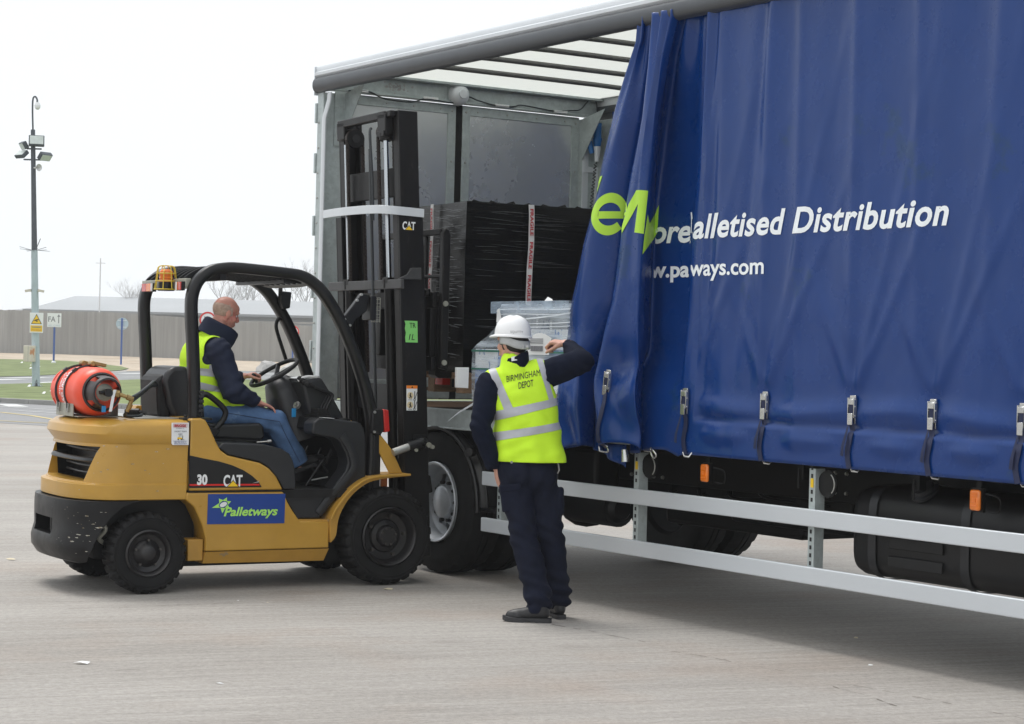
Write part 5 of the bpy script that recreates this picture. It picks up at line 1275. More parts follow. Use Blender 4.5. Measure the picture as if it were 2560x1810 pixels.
# mirrors, work lamps, grab handle
q = MB(); q.prism([(1.262, 2.0), (1.345, 1.995), (1.335, 1.88), (1.285, 1.87), (1.26, 1.93)], .97, 1.03); q.box(1.25, 1.27, .96, 1.0, 1.98, 2.04); q.build('work_lamp', 'black', fl, bevel=.008)
q = MB(); q.tube(cr([(1.29, 1.03, 1.80), (1.265, 1.02, 1.80), (1.25, 1.02, 1.76), (1.262, 1.02, 1.70), (1.325, 1.02, 1.53), (1.34, 1.03, 1.50)], 6), .013, n=8); q.build('grab_handle', 'black', fl)
q = MB(); q.prism([(1.36, 1.80), (1.44, 1.90), (1.50, 1.98), (1.56, 1.97), (1.54, 1.86), (1.46, 1.80), (1.42, 1.74)], .115, .165); q.box(1.555, 1.60, .09, .23, 1.80, 1.965)
wl = q.build('work_lamp', 'black', fl, bevel=.006)
q = MB(); 
for i in range(7): q.box(1.625, 1.629, .09, .23, 1.79+i*.025, 1.793+i*.025)
for i in range(4): q.box(1.625, 1.629, .09+i*.045, .093+i*.045, 1.785, 1.95)
for zz in (1.80, 1.95): q.box(1.60, 1.628, .09, .094, zz, zz+.004)
q.build('lamp_grille', 'steel_dull', wl)
q = MB()
for p_ in ((1.37, 1.80), (1.46, 1.93), (1.49, 1.97), (1.41, 1.76)): q.cyl((p_[0], .112, p_[1]), (p_[0], .095, p_[1]), .009, .009, 8)
q.build('bolt', 'steel', wl)
# front indicator cluster
q = MB(); q.prism([(1.575, 1.03), (1.575, 1.17), (1.60, 1.20), (1.655, 1.195), (1.665, 1.05), (1.64, 1.015)], .06, .13); cl_ = q.build('indicator', 'black_dull', fl, bevel=.01)
q = MB(); q.prism([(1.656, 1.195), (1.698, 1.19), (1.712, 1.045), (1.672, 1.035)], .065, .125); q.build('indicator_lens', 'red_lens2', cl_, bevel=.006) if False else q.build('indicator_lens', 'red', cl_, bevel=.006)
q = MB()
for z in (1.175, 1.04): q.cyl((1.59, .062, z), (1.59, .05, z), .010, .009, 8)
q.build('bolt', 'steel', cl_)
q = MB(); q.prism([(1.636, 1.02), (1.66, 1.01), (1.70, .965), (1.747, .905), (1.79, .82), (1.823, .756), (1.729, .756), (1.644, .898)], .085, .105); q.build('front_brace', 'yellow', fl, bevel=.003)
q = MB(); q.prism([(1.62, 1.10), (1.66, 1.06), (1.70, .965), (1.62, .9)], .5, .52); q.box(1.52, 1.535, .14, .2, 1.02, 1.08); q.build('front_brace', 'yellow', fl)
q = MB(); q.box(1.70, 1.75, .17, .18, .64, .73); q.build('reflector', 'orange_matte', fl)
# wheels
def fl_wheel(x, y0, y1, R_, hub, lugs, front, near):
    s = (y0+y1)/2; wv = y1-y0; t = MB(); n = lugs*6
    prof = [(hub, wv*.40), (hub+.02, wv*.47), (R_*.74, wv*.5), (R_*.90, wv*.49), (R_*.965, wv*.43), (R_*.99, wv*.34), (R_, wv*.18), (R_, -wv*.18), (R_*.99, -wv*.34), (R_*.965, -wv*.43), (R_*.90, -wv*.49), (R_*.74, -wv*.5), (hub+.02, -wv*.47), (hub, -wv*.40)]
    def mod(rr, h, i, k):
        ph = (i+(3 if h < 0 else 0)) % 6
        if ph < 2 and rr > R_*.88 and abs(h) > wv*.15: return rr-.014
        return rr
    t.lathe(prof, (x, s, R_), (0, 1, 0), n, mod, closed=True); wh = t.build('wheel', 'rubber', fl, sharp=28)
    t = MB(); 
    for rr in (R_*.80, R_*.86): t.lathe([(rr, .002), (rr+.004, -.002), (rr+.008, .002)], (x, y0 if near else y1, R_), (0, 1 if near else -1, 0), 60)
    t.build('sidewall_ring', 'rubber', wh)
    sg = 1 if near else -1; o = (x, y0 if near else y1, R_); f = MB()
    if front: pr = [(hub+.012, .006), (hub+.004, -.004), (hub-.012, .012), (hub-.02, .06), (hub-.03, .075), (.115, .085), (.105, .070), (.075, .062), (.07, .03), (.062, .022), (.0, .020)]
    else: pr = [(hub+.012, .006), (hub+.002, -.004), (hub-.016, .010), (hub-.022, .035), (.09, .045), (.075, .03), (.06, .022), (.05, .0), (.035, -.008), (.0, -.010)]
    f.lathe(pr, o, (0, sg, 0), 48); rm = f.build('rim', 'rim_black', wh, sharp=40)
    f = MB(); nb = 8 if front else 5; rb_ = .055 if front else .085
    for k in range(nb):
        a = 2*math.pi*k/nb+.3; c = Vector((x+rb_*math.cos(a), o[1]+sg*(.03 if front else .03), R_+rb_*math.sin(a))); f.cyl(c, c-Vector((0, sg*.018, 0)), .008, .008, 6)
    if front:
        for k in range(5):
            a = 2*math.pi*k/5+.1; c = Vector((x+.135*math.cos(a), o[1]+sg*.075, R_+.135*math.sin(a))); f.cyl(c, c-Vector((0, sg*.025, 0)), .014, .012, 6)
    f.build('wheel_nut', 'rim_nut', rm)
M['rim_nut'] = pm('grey_wheel_nuts', (.06, .055, .05), .45, metal=.3, var=.4, vs=30)
fl_wheel(0, .0, .20, .262, .142, 26, False, True); fl_wheel(0, 1.02, 1.22, .262, .142, 26, False, False)
fl_wheel(1.694, -.01, .25, .332, .190, 26, True, True); fl_wheel(1.694, .98, 1.24, .332, .190, 26, True, False)
q = MB(); q.cyl((0, .2, .26), (0, 1.03, .26), .05, .05, 12); q.cyl((1.694, .2, .33), (1.694, 1.0, .33), .09, .09, 14); q.build('axle', 'chassis', fl)

# ---- mast, leaning back a little
def MP(m_, y, z): return Vector((m_-.052*(z-1.0), y, z))
def mbox(q, m0, m1, y0, y1, z0, z1):
    v = [MP(a, b, c) for a in (m0, m1) for b in (y0, y1) for c in (z0, z1)]
    q.add(v, [(0,1,3,2),(4,6,7,5),(0,4,5,1),(2,3,7,6),(0,2,6,4),(1,5,7,3)])
mst = []
for y0, y1, s in ((.09, .20, 1), (1.04, 1.15, -1)):
    q = MB(); yo = y0 if s > 0 else y1
    mbox(q, 1.83, 2.015, min(yo, yo+s*.018), max(yo, yo+s*.018), .18, 2.555)
    mbox(q, 1.83, 1.855, min(yo+s*.0181, yo+s*.10), max(yo+s*.0181, yo+s*.10), .18, 2.555); mbox(q, 1.99, 2.015, min(yo+s*.0181, yo+s*.10), max(yo+s*.0181, yo+s*.10), .18, 2.555)
    mst.append(q.build('outer_channel', 'mast', fl, bevel=.004))
    q = MB(); yi = yo+s*.028
    mbox(q, 1.858, 2.005, min(yi, yi+s*.018), max(yi, yi+s*.018), .3, 3.245); mbox(q, 1.858, 1.885, min(yi+s*.0181, yi+s*.09), max(yi+s*.0181, yi+s*.09), .3, 3.245); mbox(q, 1.98, 2.005, min(yi+s*.0181, yi+s*.09), max(yi+s*.0181, yi+s*.09), .3, 3.245)
    q.build('inner_channel', 'mast', fl, bevel=.004)
mo = mst[0]
q = MB(); mbox(q, 1.80, 1.85, .22, 1.02, 3.19, 3.245); mbox(q, 1.80, 1.90, .21, .34, 3.08, 3.23); mbox(q, 1.80, 1.90, .90, 1.03, 3.10, 3.23); mbox(q, 1.81, 1.855, .15, .24, 3.20, 3.245)
q.build('top_crosshead', 'mast', fl, bevel=.008)
q = MB(); q.cyl(MP(1.84, .28, 3.05), MP(1.84, .28, 3.10), .05, .055, 18); mbox(q, 1.79, 1.90, .22, .34, 3.07, 3.11); q.build('rod_head', 'mast', fl, bevel=.004)
q = MB(); mbox(q, 1.87, 1.90, .23, 1.01, 2.66, 2.86); q.build('inner_cross_member', 'mast', fl, bevel=.004)
q = MB(); mbox(q, 1.87, 1.90, .20, 1.04, 1.18, 1.36); q.build('outer_cross_member', 'charcoal', fl, bevel=.004)
q = MB(); mbox(q, 1.80, 1.825, .02, 1.24, 2.02, 2.085); q.prism([(MP(1.80, 0, 2.1).x, 2.086), (MP(1.98, 0, 2.1).x, 2.086), (MP(1.98, 0, 2.2).x, 2.17), (MP(1.9, 0, 2.2).x, 2.165), (MP(1.87, 0, 2.12).x, 2.12)], .06, .075)
q.build('tie_plate', 'mast_grey', fl) if False else None
M['mast_grey'] = pm('grey_worn_tie_plate', (.05, .05, .052), .5, var=.3, vs=9)
q.build('tie_plate', 'mast_grey', fl, bevel=.004)
q = MB(); mbox(q, 1.83, 2.0, .2, 1.04, .3, .42); mbox(q, 1.86, 1.9, .2, 1.04, 1.9, 2.0); q.build('lower_cross_member', 'mast', fl)
for y in (.29, .95):
    q = MB(); q.cyl(MP(1.84, y, 2.0), MP(1.84, y, 3.07), .018, .018, 18); cyl_ = q.build('lift_rod', 'chrome', fl)
    q = MB(); q.cyl(MP(1.84, y, .35), MP(1.84, y, 2.08), .036, .036, 18); q.cyl(MP(1.84, y, 2.03), MP(1.84, y, 2.09), .045, .045, 18); mbox(q, 1.80, 1.86, y-.06, y+.03, 2.06, 2.10); q.build('lift_cylinder', 'mast', fl)
def chain(m_, y, z0, z1):
    q = MB(); z = z0; k = 0
    while z < z1:
        c = MP(m_, y, z)
        for dy in (-.012, 0, .012) if k % 2 else (-.006, .006): q.obox(c+Vector((0, dy, 0)), (.017 if k % 2 else .021, .0045, .026))
        q.cyl(c+Vector((0, -.019, .0)), c+Vector((0, .019, .0)), .005, .005, 6)
        z += .0245; k += 1
    q.build('lift_chain', 'chain', fl, sharp=None)
for y, z0 in ((.88, 1.45), (.36, 1.45)):
    q = MB(); q.lathe([(.055, -.022), (.066, -.022), (.066, -.016), (.056, -.014), (.056, .014), (.066, .016), (.066, .022), (.055, .022)], MP(1.875, y, 3.11), (0, 1, 0), 32); q.cyl(MP(1.875, y, 3.11)-Vector((0, .02, 0)), MP(1.875, y, 3.11)+Vector((0, .02, 0)), .055, .055, 24); sh = q.build('chain_sheave', 'mast', fl)
    q = MB(); q.cyl(MP(1.875, y, 3.11)-Vector((0, .03, 0)), MP(1.875, y, 3.11)-Vector((0, .024, 0)), .03, .028, 16); q.build('sheave_pin', 'rim_black', sh)
    chain(1.815, y, 2.02 if y > .5 else 2.10, 3.11); chain(1.935, y, z0, 3.11)
    q = MB()
    for i in range(12):
        a = math.pi*i/11; c = MP(1.875, y, 3.11)+Vector((.060*math.cos(a), 0, .060*math.sin(a))); q.obox(c, (.02, .03, .02), Matrix.Rotation(-a, 3, 'Y'))
    q.build('chain_link', 'chain', fl, sharp=None)
q = MB(); q.tube([MP(1.80, .47, z) for z in (3.0, 2.6, 2.2, 1.8, 1.4, 1.1)], .011, n=8); q.tube(cr([MP(1.80, .44, 3.14), MP(1.78, .42, 3.1), MP(1.79, .42, 2.8), MP(1.79, .42, 2.5)], 5), .010, n=8); q.tube([MP(1.83, .55, z) for z in (2.05, 1.7, 1.5)], .008, n=8)
q.build('mast_hose', 'hose', fl)
# white bar round the head of the outer mast
q = MB(); pts = cr([MP(2.015, .078, 2.545), MP(1.90, .078, 2.55), MP(1.80, .078, 2.553), MP(1.735, .10, 2.556), MP(1.70, .17, 2.56), MP(1.69, .4, 2.566), MP(1.70, .8, 2.572), MP(1.74, 1.16, 2.575)], 6)
q.sweep_rect(pts, .058, .010, (0, 0, 1)); q.build('tie_bar', 'alu_white', fl)
# decals on the near channel
yy = .09
cp = MP(1.853, 0, 2.43); cat_logo(cp.x, 2.428, .098, yy-.004, mo)
g = MB(); a = MP(1.856, 0, 1.73); g.prism([(a.x-.006, 1.803), (a.x+.092, 1.803), (a.x+.098, 1.655), (a.x+.006, 1.655), (a.x+.002, 1.69), (a.x+.006, 1.72), (a.x-.002, 1.75), (a.x+.002, 1.78)], yy-.004, yy-.002); gn = g.build('green_note', 'green_note', mo)
side_text('TR', a.x+.03, 1.755, .05, .05, 'black_txt', gn, y=yy-.006, shear=-.1); side_text('1L', a.x+.028, 1.672, .045, .06, 'black_txt', gn, y=yy-.006, shear=.2)
wx = MP(1.857, 0, 1.27).x
g = MB(); g.mi = 0; g.prism([(wx, 1.187), (wx+.080, 1.187), (wx+.078, 1.359), (wx-.004, 1.359)], yy-.004, yy-.002); g.mi = 1; g.prism([(wx-.004, 1.338), (wx+.078, 1.338), (wx+.078, 1.359), (wx-.004, 1.359)], yy-.006, yy-.0045)
g.mi = 3
for cz_ in (1.29, 1.225): g.cyl((wx+.026, yy-.0045, cz_), (wx+.026, yy-.006, cz_), .024, .024, 18)
g.mi = 2
g.add([(wx+.03, yy-.0075, 1.342), (wx+.046, yy-.0075, 1.342), (wx+.038, yy-.0075, 1.356)], [(0, 1, 2)])
for cz_ in (1.29, 1.225):
    g.box(wx+.022, wx+.030, yy-.0085, yy-.0075, cz_-.012, cz_+.008); g.cyl((wx+.026, yy-.0075, cz_+.013), (wx+.026, yy-.0085, cz_+.013), .005, .005, 8)
    g.obox((wx+.026, yy-.008, cz_-.002), (.024, .001, .004), Matrix.Rotation(.6, 3, 'Y')); g.obox((wx+.02, yy-.008, cz_-.015), (.004, .001, .012)); g.obox((wx+.032, yy-.008, cz_-.015), (.004, .001, .012))
    g.box(wx+.055, wx+.060, yy-.0085, yy-.0075, cz_-.025, cz_+.03); g.obox((wx+.068, yy-.008, cz_), (.004, .001, .05), Matrix.Rotation(.35, 3, 'Y')); g.lathe([(.006, 0), (.009, 0), (.009, .001), (.006, .001)], (wx+.058, yy-.0085, cz_-.028), (0, 1, 0), 14, closed=True)
    g.box(wx+.01, wx+.04, yy-.0085, yy-.0075, cz_-.031, cz_-.0285)
g.build('warning_label', ['white', 'warn_orange', 'black_txt', 'cream_disc'], mo) if False else None
M['cream_disc'] = pm('cream_print', (.72, .6, .38), .5, var=.02)
g.build('warning_label', ['white', 'warn_orange', 'black_txt', 'cream_disc'], mo)
# tilt ram
q = MB(); q.cyl((1.735, .06, .90), (1.86, .055, .942), .026, .026, 20); tr_ = q.build('tilt_rod', 'steel', fl)
q = MB(); q.cyl((1.85, .055, .94), (1.93, .05, .965), .036, .036, 16); q.ball((1.95, .06, .965), .05, .04, .045); q.box(1.90, 2.0, .08, .12, .92, 1.02); q.cyl((1.96, -.02, .955), (1.96, .10, .965), .022, .022, 14); q.build('tilt_clevis', 'black', tr_)
q = MB(); q.cyl((1.965, -.035, .955), (1.965, -.02, .957), .018, .018, 12); q.cyl((1.995, -.03, .942), (1.995, .0, .944), .014, .014, 10); q.cyl((1.89, .01, .918), (1.89, .03, .918), .012, .010, 10); q.cyl((1.745, .03, .905), (1.745, .05, .905), .01, .01, 8); q.build('pin', 'brass_pale', tr_) if False else q.build('pin', 'steel_dull', tr_)
q = MB(); q.prism([(1.83, .80), (1.90, .92), (2.02, .90), (2.02, .18), (1.80, .18)], .20, .24); q.prism([(1.95, .60), (2.07, .62), (2.05, .74), (1.93, .73)], .1, .2); q.build('mast_foot', 'mast', fl, bevel=.01)
# carriage, load backrest, forks (raised)
q = MB()
for y0, y1 in ((.10, .15), (1.10, 1.15)):
    q.prism([(2.105, 1.48), (2.16, 1.47), (2.16, 2.40), (2.15, 2.44), (2.12, 2.455), (2.10, 2.42)], y0, y1)
q.box(2.10, 2.15, .151, 1.099, 2.41, 2.452); q.box(2.11, 2.13, .151, 1.099, 2.11, 2.135)
for y in (.40, .61, .84): q.box(2.12, 2.14, y, y+.03, 1.95, 2.41)
q.build('load_backrest', 'mast', fl, bevel=.006)
q = MB(); q.box(2.06, 2.10, .16, 1.08, 1.90, 2.01); q.box(2.06, 2.10, .16, 1.08, 1.46, 1.56); q.box(2.05, 2.10, .17, .26, 1.5611, 1.899); q.box(2.05, 2.10, .41, .52, 1.5611, 1.899); q.box(2.05, 2.10, .74, .85, 1.5611, 1.899); q.box(2.05, 2.10, .98, 1.06, 1.5611, 1.899)
q.box(2.0, 2.05, .22, .32, 1.45, 2.0); q.cyl((2.03, .20, 1.98), (2.03, .20, 2.03), .03, .03, 12)
cg = q.build('carriage', 'mast', fl, bevel=.006)
q = MB()
for z in (1.93, 1.52): q.cyl((2.13, .10, z), (2.13, .088, z), .02, .018, 12)
q.build('bolt', 'steel_dull', cg)
for y in (.30, .82):
    q = MB(); q.prism([(2.165, 1.95), (2.20, 1.95), (2.205, 1.46), (3.30, 1.44), (3.30, 1.43), (2.19, 1.41), (2.165, 1.43)], y, y+.11); q.build('fork', 'mast', fl, bevel=.004)

# ================================================================== GAS CYLINDER (across the counterweight)
gx, gz = -.245, 1.283
gas = empty('gas_cylinder', (0, 0, 0)); FM = Matrix.Translation((-2.286, 12.732, 0)) @ Matrix.Rotation(R(29), 4, 'Z')
gas.matrix_world = FM @ Matrix.Translation((gx, .58, gz))
tag(gas, 'orange-red gas cylinder strapped across the rear of the forklift', 'gas cylinder')
R_ = .158; y0 = -.32; y1 = .30
prof = [(.0, y0+.01), (.07, y0+.015), (.115, y0+.03), (.142, y0+.06), (.155, y0+.10), (R_, y0+.14), (R_, -.03), (R_+.002, -.025), (R_+.002, .005), (R_, .01), (R_, y1-.14), (.150, y1-.08), (.13, y1-.04), (.10, y1-.02), (.0, y1-.01)]
q = MB(); q.lathe(prof, (0, 0, 0), (0, 1, 0), 56); gb = q.build('body', 'bottle', gas, sharp=50)
q = MB(); n_ = 64
def ringy(rad, ya, yb, gaps, th=.006):
    vs = []; fs = []
    for i in range(n_):
        a = 2*math.pi*i/n_
        for rr, yv in ((rad, ya), (rad, yb), (rad-th, yb), (rad-th, ya)): vs.append((rr*math.cos(a), yv, rr*math.sin(a)))
    for i in range(n_):
        if any(lo <= i < hi for lo, hi in gaps): continue
        j = (i+1) % n_
        for k in range(4): fs.append((i*4+k, i*4+(k+1) % 4, j*4+(k+1) % 4, j*4+k))
    return vs, fs
v_, f_ = ringy(.150, y1-.045, y1+.005, []); q.add(v_, f_)
v_, f_ = ringy(.150, y1+.005, y1+.030, [(4, 12), (20, 28), (36, 44), (52, 60)]); q.add(v_, f_); v_, f_ = ringy(.150, y1+.030, y1+.05, []); q.add(v_, f_); q.build('foot_ring', 'bottle', gas)
# valve shroud at the near end
q = MB(); k0 = 50
vs = []; fs = []; N2 = 72
for i in range(N2+1):
    a = R(-20)+R(285)*i/N2; d = .135+.045*math.sin(math.pi*min(1, i/N2))
    for rr, yv in ((.110, y0+.03), (.103, y0+.0-d*.45), (.095, y0-d*.62), (.083, y0-d*.62), (.092, y0+0-d*.4), (.100, y0+.03)): vs.append((rr*math.cos(a), yv, rr*math.sin(a)))
for i in range(N2):
    hole = 10 <= i % 24 < 16 and 4 < i < 68
    for k in range(6):
        if hole and k in (0, 4): 
            if k == 0 or k == 4: continue
        fs.append((i*6+k, i*6+(k+1) % 6, (i+1)*6+(k+1) % 6, (i+1)*6+k))
q.add(vs, fs); shd = q.build('valve_shroud', 'bottle_dark', gas, sharp=50, recalc=False)
q = MB(); q.lathe([(.125, y0+.042), (.128, y0+.03), (.118, y0+.022), (.11, y0+.025)], (0, 0, 0), (0, 1, 0), 48); q.build('shoulder_weld', 'bottle_dark', gas)
q = MB(); q.lathe([(.062, y0+.02), (.064, y0-.03), (.055, y0-.036), (.03, y0-.038), (.0, y0-.038)], (0, 0, 0), (0, 1, 0), 32); vb_ = q.build('valve_plate', 'steel_dull', gas)
q = MB(); q.lathe([(.057, y0-.037), (.063, y0-.0375), (.063, y0-.036), (.057, y0-.036)], (0, 0, 0), (0, 1, 0), 32, closed=True); q.build('red_ring', 'bottle', vb_)
q = MB(); q.cyl((0, y0-.03, 0), (0, y0-.10, 0), .02, .018, 14); q.cyl((0, y0-.10, 0), (0, y0-.13, 0), .026, .026, 14); q.cyl((-.05, y0-.085, 0), (.05, y0-.085, 0), .012, .012, 10); q.build('valve', 'black', gas)
q = MB(); q.cyl((.03, y0-.09, .0), (.075, y0-.11, -.01), .024, .024, 6); q.cyl((.075, y0-.11, -.01), (.12, y0-.12, -.025), .014, .012, 10); q.cyl((.12, y0-.12, -.025), (.16, y0-.12, -.04), .018, .018, 8); q.cyl((.155, y0-.12, -.04), (.13, y0-.10, -.12), .013, .013, 10); q.cyl((.15, y0-.11, -.07), (.14, y0-.10, -.10), .018, .018, 8); q.build('connector', 'brass', gas)
q = MB(); q.tube(cr([(.15, y0-.12, -.03), (.22, y0-.08, .0), (.32, y0+.02, .05), (.38, y0+.12, .07), (.42, y0+.18, .05)], 6), .011, n=8); q.tube(cr([(.16, y0-.12, -.05), (.26, y0-.02, .0), (.36, y0+.12, .04), (.43, y0+.2, .04)], 6), .010, n=8); q.tube(cr([(.13, y0-.10, -.12), (.14, y0-.03, -.15), (.25, y0+.05, -.155), (.33, y0+.2, -.15)], 6), .010, n=8); q.build('gas_hose', 'hose', gas)
q = MB(); q.grid(8, 3, lambda a, b: (.03+.02*b-.03*a, y0-.125-.005*a, .02-.13*a+.01*math.sin(a*5))); q.build('tag', 'paper', gas, recalc=False)
q = MB(); q.box(-.035, -.01, y0-.10, y0-.092, -.125, -.085); q.build('blue_tape', 'blue_fob', gas)
q = MB(); q.box(-.08, .10, y0+.0, y0+.02, -.17, -.155)
# printed words running down the body
def on_cyl(me, ang0, yv, rad=R_+.0035):
    for v in me.vertices:
        a = ang0 + v.co.x/rad; y_ = yv + v.co.y
        v.co = Vector((rad*math.cos(a), y_, rad*math.sin(a)))
    return me
def cut(me, st=.006):
    b = bmesh.new(); b.from_mesh(me); bmesh.ops.triangulate(b, faces=b.faces); xs = [v.co.x for v in b.verts]; t = min(xs)+st
    while t < max(xs): bmesh.ops.bisect_plane(b, geom=b.verts[:]+b.edges[:]+b.faces[:], plane_co=(t, 0, 0), plane_no=(1, 0, 0)); t += st
    b.to_mesh(me); b.free(); return me
t = on_cyl(cut(txt('CALOR', .05, .0015, thick=0)), R(116), .030); link('lettering', t, 'white_txt', gb)
t = on_cyl(cut(txt('GAS', .05, .0015, thick=0)), R(184), .030); link('lettering', t, 'white_txt', gb)
t = on_cyl(cut(txt('Propane', .048, .0, thick=0)), R(135), .092); link('lettering', t, 'white_txt', gb)
for (a0, a1, ya, yb) in ((108, 222, .018, .021), (108, 222, .078, .081), (108, 109.5, .021, .078), (220.5, 222, .021, .078), (176, 177.5, .021, .078)):
    b = cut(poly([(0, 0), ((a1-a0)*math.pi/180*R_, 0), ((a1-a0)*math.pi/180*R_, yb-ya), (0, yb-ya)])); t = on_cyl(b, R(a0), ya); link('logo_border', t, 'white_txt', gb)
# cradle and straps belong to the truck
cr_ = empty('t'); bpy.data.objects.remove(cr_)
q = MB(); Ym = .58
q.box(gx-.135, gx-.127, .46, .84, 1.117, 1.205); q.box(gx-.127, gx+.15, .38, .86, 1.117, 1.123); q.box(gx+.15, gx+.156, .42, .80, 1.117, 1.20); q.build('cylinder_cradle', 'steel_dull', fl, bevel=.003)
q = MB(); q.box(-.05, .27, .20, 1.0, 1.116, 1.122); q.build('hood_plate', 'steel', fl)
for yb in (.56, .76):
    q = MB(); pts = [(gx+(R_+.006)*math.cos(a), yb, gz+(R_+.006)*math.sin(a)) for a in [R(x) for x in range(-30, 216, 8)]]
    q.tube(pts, .0085, n=8, sx=1, sy=.3, up=(0, 1, 0)); q.tube([pts[-1], (gx-.140, yb, 1.17)], .010, n=8, sy=.3, up=(0, 1, 0)); so_ = q.build('cylinder_strap', 'hose', fl)
    q = MB(); q.tube([(gx-.142, yb-.018, 1.20), (gx-.144, yb-.018, 1.145), (gx-.144, yb+.018, 1.145), (gx-.142, yb+.018, 1.20)], .005, n=6, closed=True); q.build('strap_ring', 'steel', so_)
    q = MB(); q.obox((gx-.10, yb, gz+.135), (.03, .03, .02), Matrix.Rotation(-.7, 3, 'Y')); q.build('strap_knot', 'hose', so_)
    q = MB(); q.obox((gx+.05, yb-.02, gz+R_+.02), (.10, .055, .022), Matrix.Rotation(.2, 3, 'Y')); q.cyl((gx+.01, yb-.05, gz+R_+.022), (gx+.01, yb+.02, gz+R_+.022), .018, .018, 10); q.build('ratchet_buckle', 'brass', so_, bevel=.004)
q = MB(); q.prism([(-.03, 1.117), (.10, 1.117), (.08, 1.175), (.0, 1.18)], 1.03, 1.12); q.prism([(.22, 1.117), (.40, 1.117), (.38, 1.17), (.24, 1.175)], 1.04, 1.14); q.build('guard_mount', 'yellow', fl, bevel=.006)
q = MB(); q.cyl((.0, .55, 1.15), (.08, .50, 1.15), .022, .022, 10); q.cyl((.08, .50, 1.15), (.12, .48, 1.14), .014, .014, 8); q.build('gas_regulator', 'black', fl)

# ================================================================== BLACK WRAPPED LOAD ON THE FORKS
ld = empty('wrapped_load'); ld.matrix_world = FM @ Matrix.Translation((2.285, .12, 1.455)); tag(ld, 'tall pallet load in black stretch wrap with fragile tape, held on the forks', 'pallet load')
L_, W2, H2 = 1.05, 1.0, 1.20
q = MB(); NZ2 = 34
def ringbox(z, ins, jit):
    pts = []; n1 = 14
    cs = [(0, 0), (L_, 0), (L_, W2), (0, W2)]
    for k in range(4):
        a, b = Vector(cs[k]), Vector(cs[(k+1) % 4])
        for i in range(n1):
            t = i/n1; v = a.lerp(b, t); c = Vector((L_/2, W2/2)); dn_ = min(t, 1-t)
            v = v+(c-v).normalized()*(ins+.012*(1-math.exp(-dn_*14)))
            nz_ = noise.noise(Vector((v.x*5, v.y*5, z*7)))*.008*jit
            if k == 0 and i < 1: pass
            pts.append((v.x+nz_, v.y+nz_, z))
    return pts
rs = [ringbox(0, .012, 1)]
for i in range(NZ2+1):
    z = H2*i/NZ2; bul = .010*math.sin(math.pi*i/NZ2); rs.append(ringbox(z, .012-bul+.02*(z/H2)*0, 1))
rs.append(ringbox(H2+.006, .06, 2)); q.rings(rs); wb = q.build('wrapped_goods', 'wrap', ld, sharp=None); wb.data.shade_smooth(); wb.data.set_sharp_from_angle(angle=R(50))
q = MB(); rb = random.Random(4)
for i in range(7):
    a = rb.uniform(.05, .35)
    q.add([(.05+i*.14, .02, H2+.0), (.12+i*.14, .01, H2+.0), (.09+i*.14+rb.uniform(-.03, .03), .02, H2+rb.uniform(.01, .022))], [(0, 1, 2)])
q.build('wrap_tail', 'wrap', ld, recalc=False)
# bright strands of film on the wrap, rear face and near face
q = MB()
def strand(p0, p1, r_):
    p0, p1 = Vector(p0), Vector(p1); k = 5; q.tube([p0.lerp(p1, i/(k-1)) for i in range(k)], [r_*.3, r_, r_*.8, r_, r_*.2], n=4)
for i in range(210):
    z = rb.uniform(.05, H2-.02); 
    if rb.random() < .72:
        y = abs(rb.gauss(.0, .33)); ln = rb.uniform(.04, .28); strand((-.006, y, z), (-.006, y+ln, z+ln*rb.uniform(-.04, .14)), rb.uniform(.0006, .0019))
    else:
        x = rb.uniform(.02, .6); ln = rb.uniform(.15, .42); strand((x, -.004, z), (x+ln, -.004, z-ln*rb.uniform(-.03, .06)), rb.uniform(.0003, .0007))
M['film_strand'] = pm('shiny_film_strand', (.16, .17, .18), .25, var=.3, vs=30)
q.build('film_strand', 'film_strand', ld, recalc=False)
tag(bpy.data.objects[-1] if False else ld.children[-1], kind='stuff')
# fragile tape
def frag(o, xdir, n_, name):
    """vertical tape at o, width along xdir, words reading downwards"""
    xdir = Vector(xdir); o = Vector(o); nrm = Vector((0, 0, 1)).cross(xdir)*-1
    q = MB(); wt = .046
    q.grid(2, 24, lambda a, b: o+xdir*(wt*(a-.5)+.006*math.sin(b*9))+Vector((0, 0, -b*1.17))-nrm*.0+nrm*(.004+.002*math.sin(b*30))); tp = q.build('fragile_tape', 'tape', ld, recalc=False)
    for k in range(5):
        me = txt('FRAGILE', .036, .0012, width=.19, thick=0)
        # reads downward: text x -> -z, text y -> +xdir
        z0 = -.03-k*.235
        for v in me.vertices: 
            a, b = v.co.x, v.co.y; bb = (-(z0-a))/1.17
            v.co = o+xdir*(b-.013+.006*math.sin(bb*9))+Vector((0, 0, z0-a))+nrm*.010
        link('lettering', me, 'red_txt', tp)
    return tp
M['tape'] = pm('white_tape', (.60, .60, .60), .35, var=.15, vs=14, bump=.002, bs=30)
frag((.515, -.010, H2+.0), (1, 0, 0), 5, 'a')
frag((-.012, .50, H2+.0), (0, -1, 0), 5, 'b')
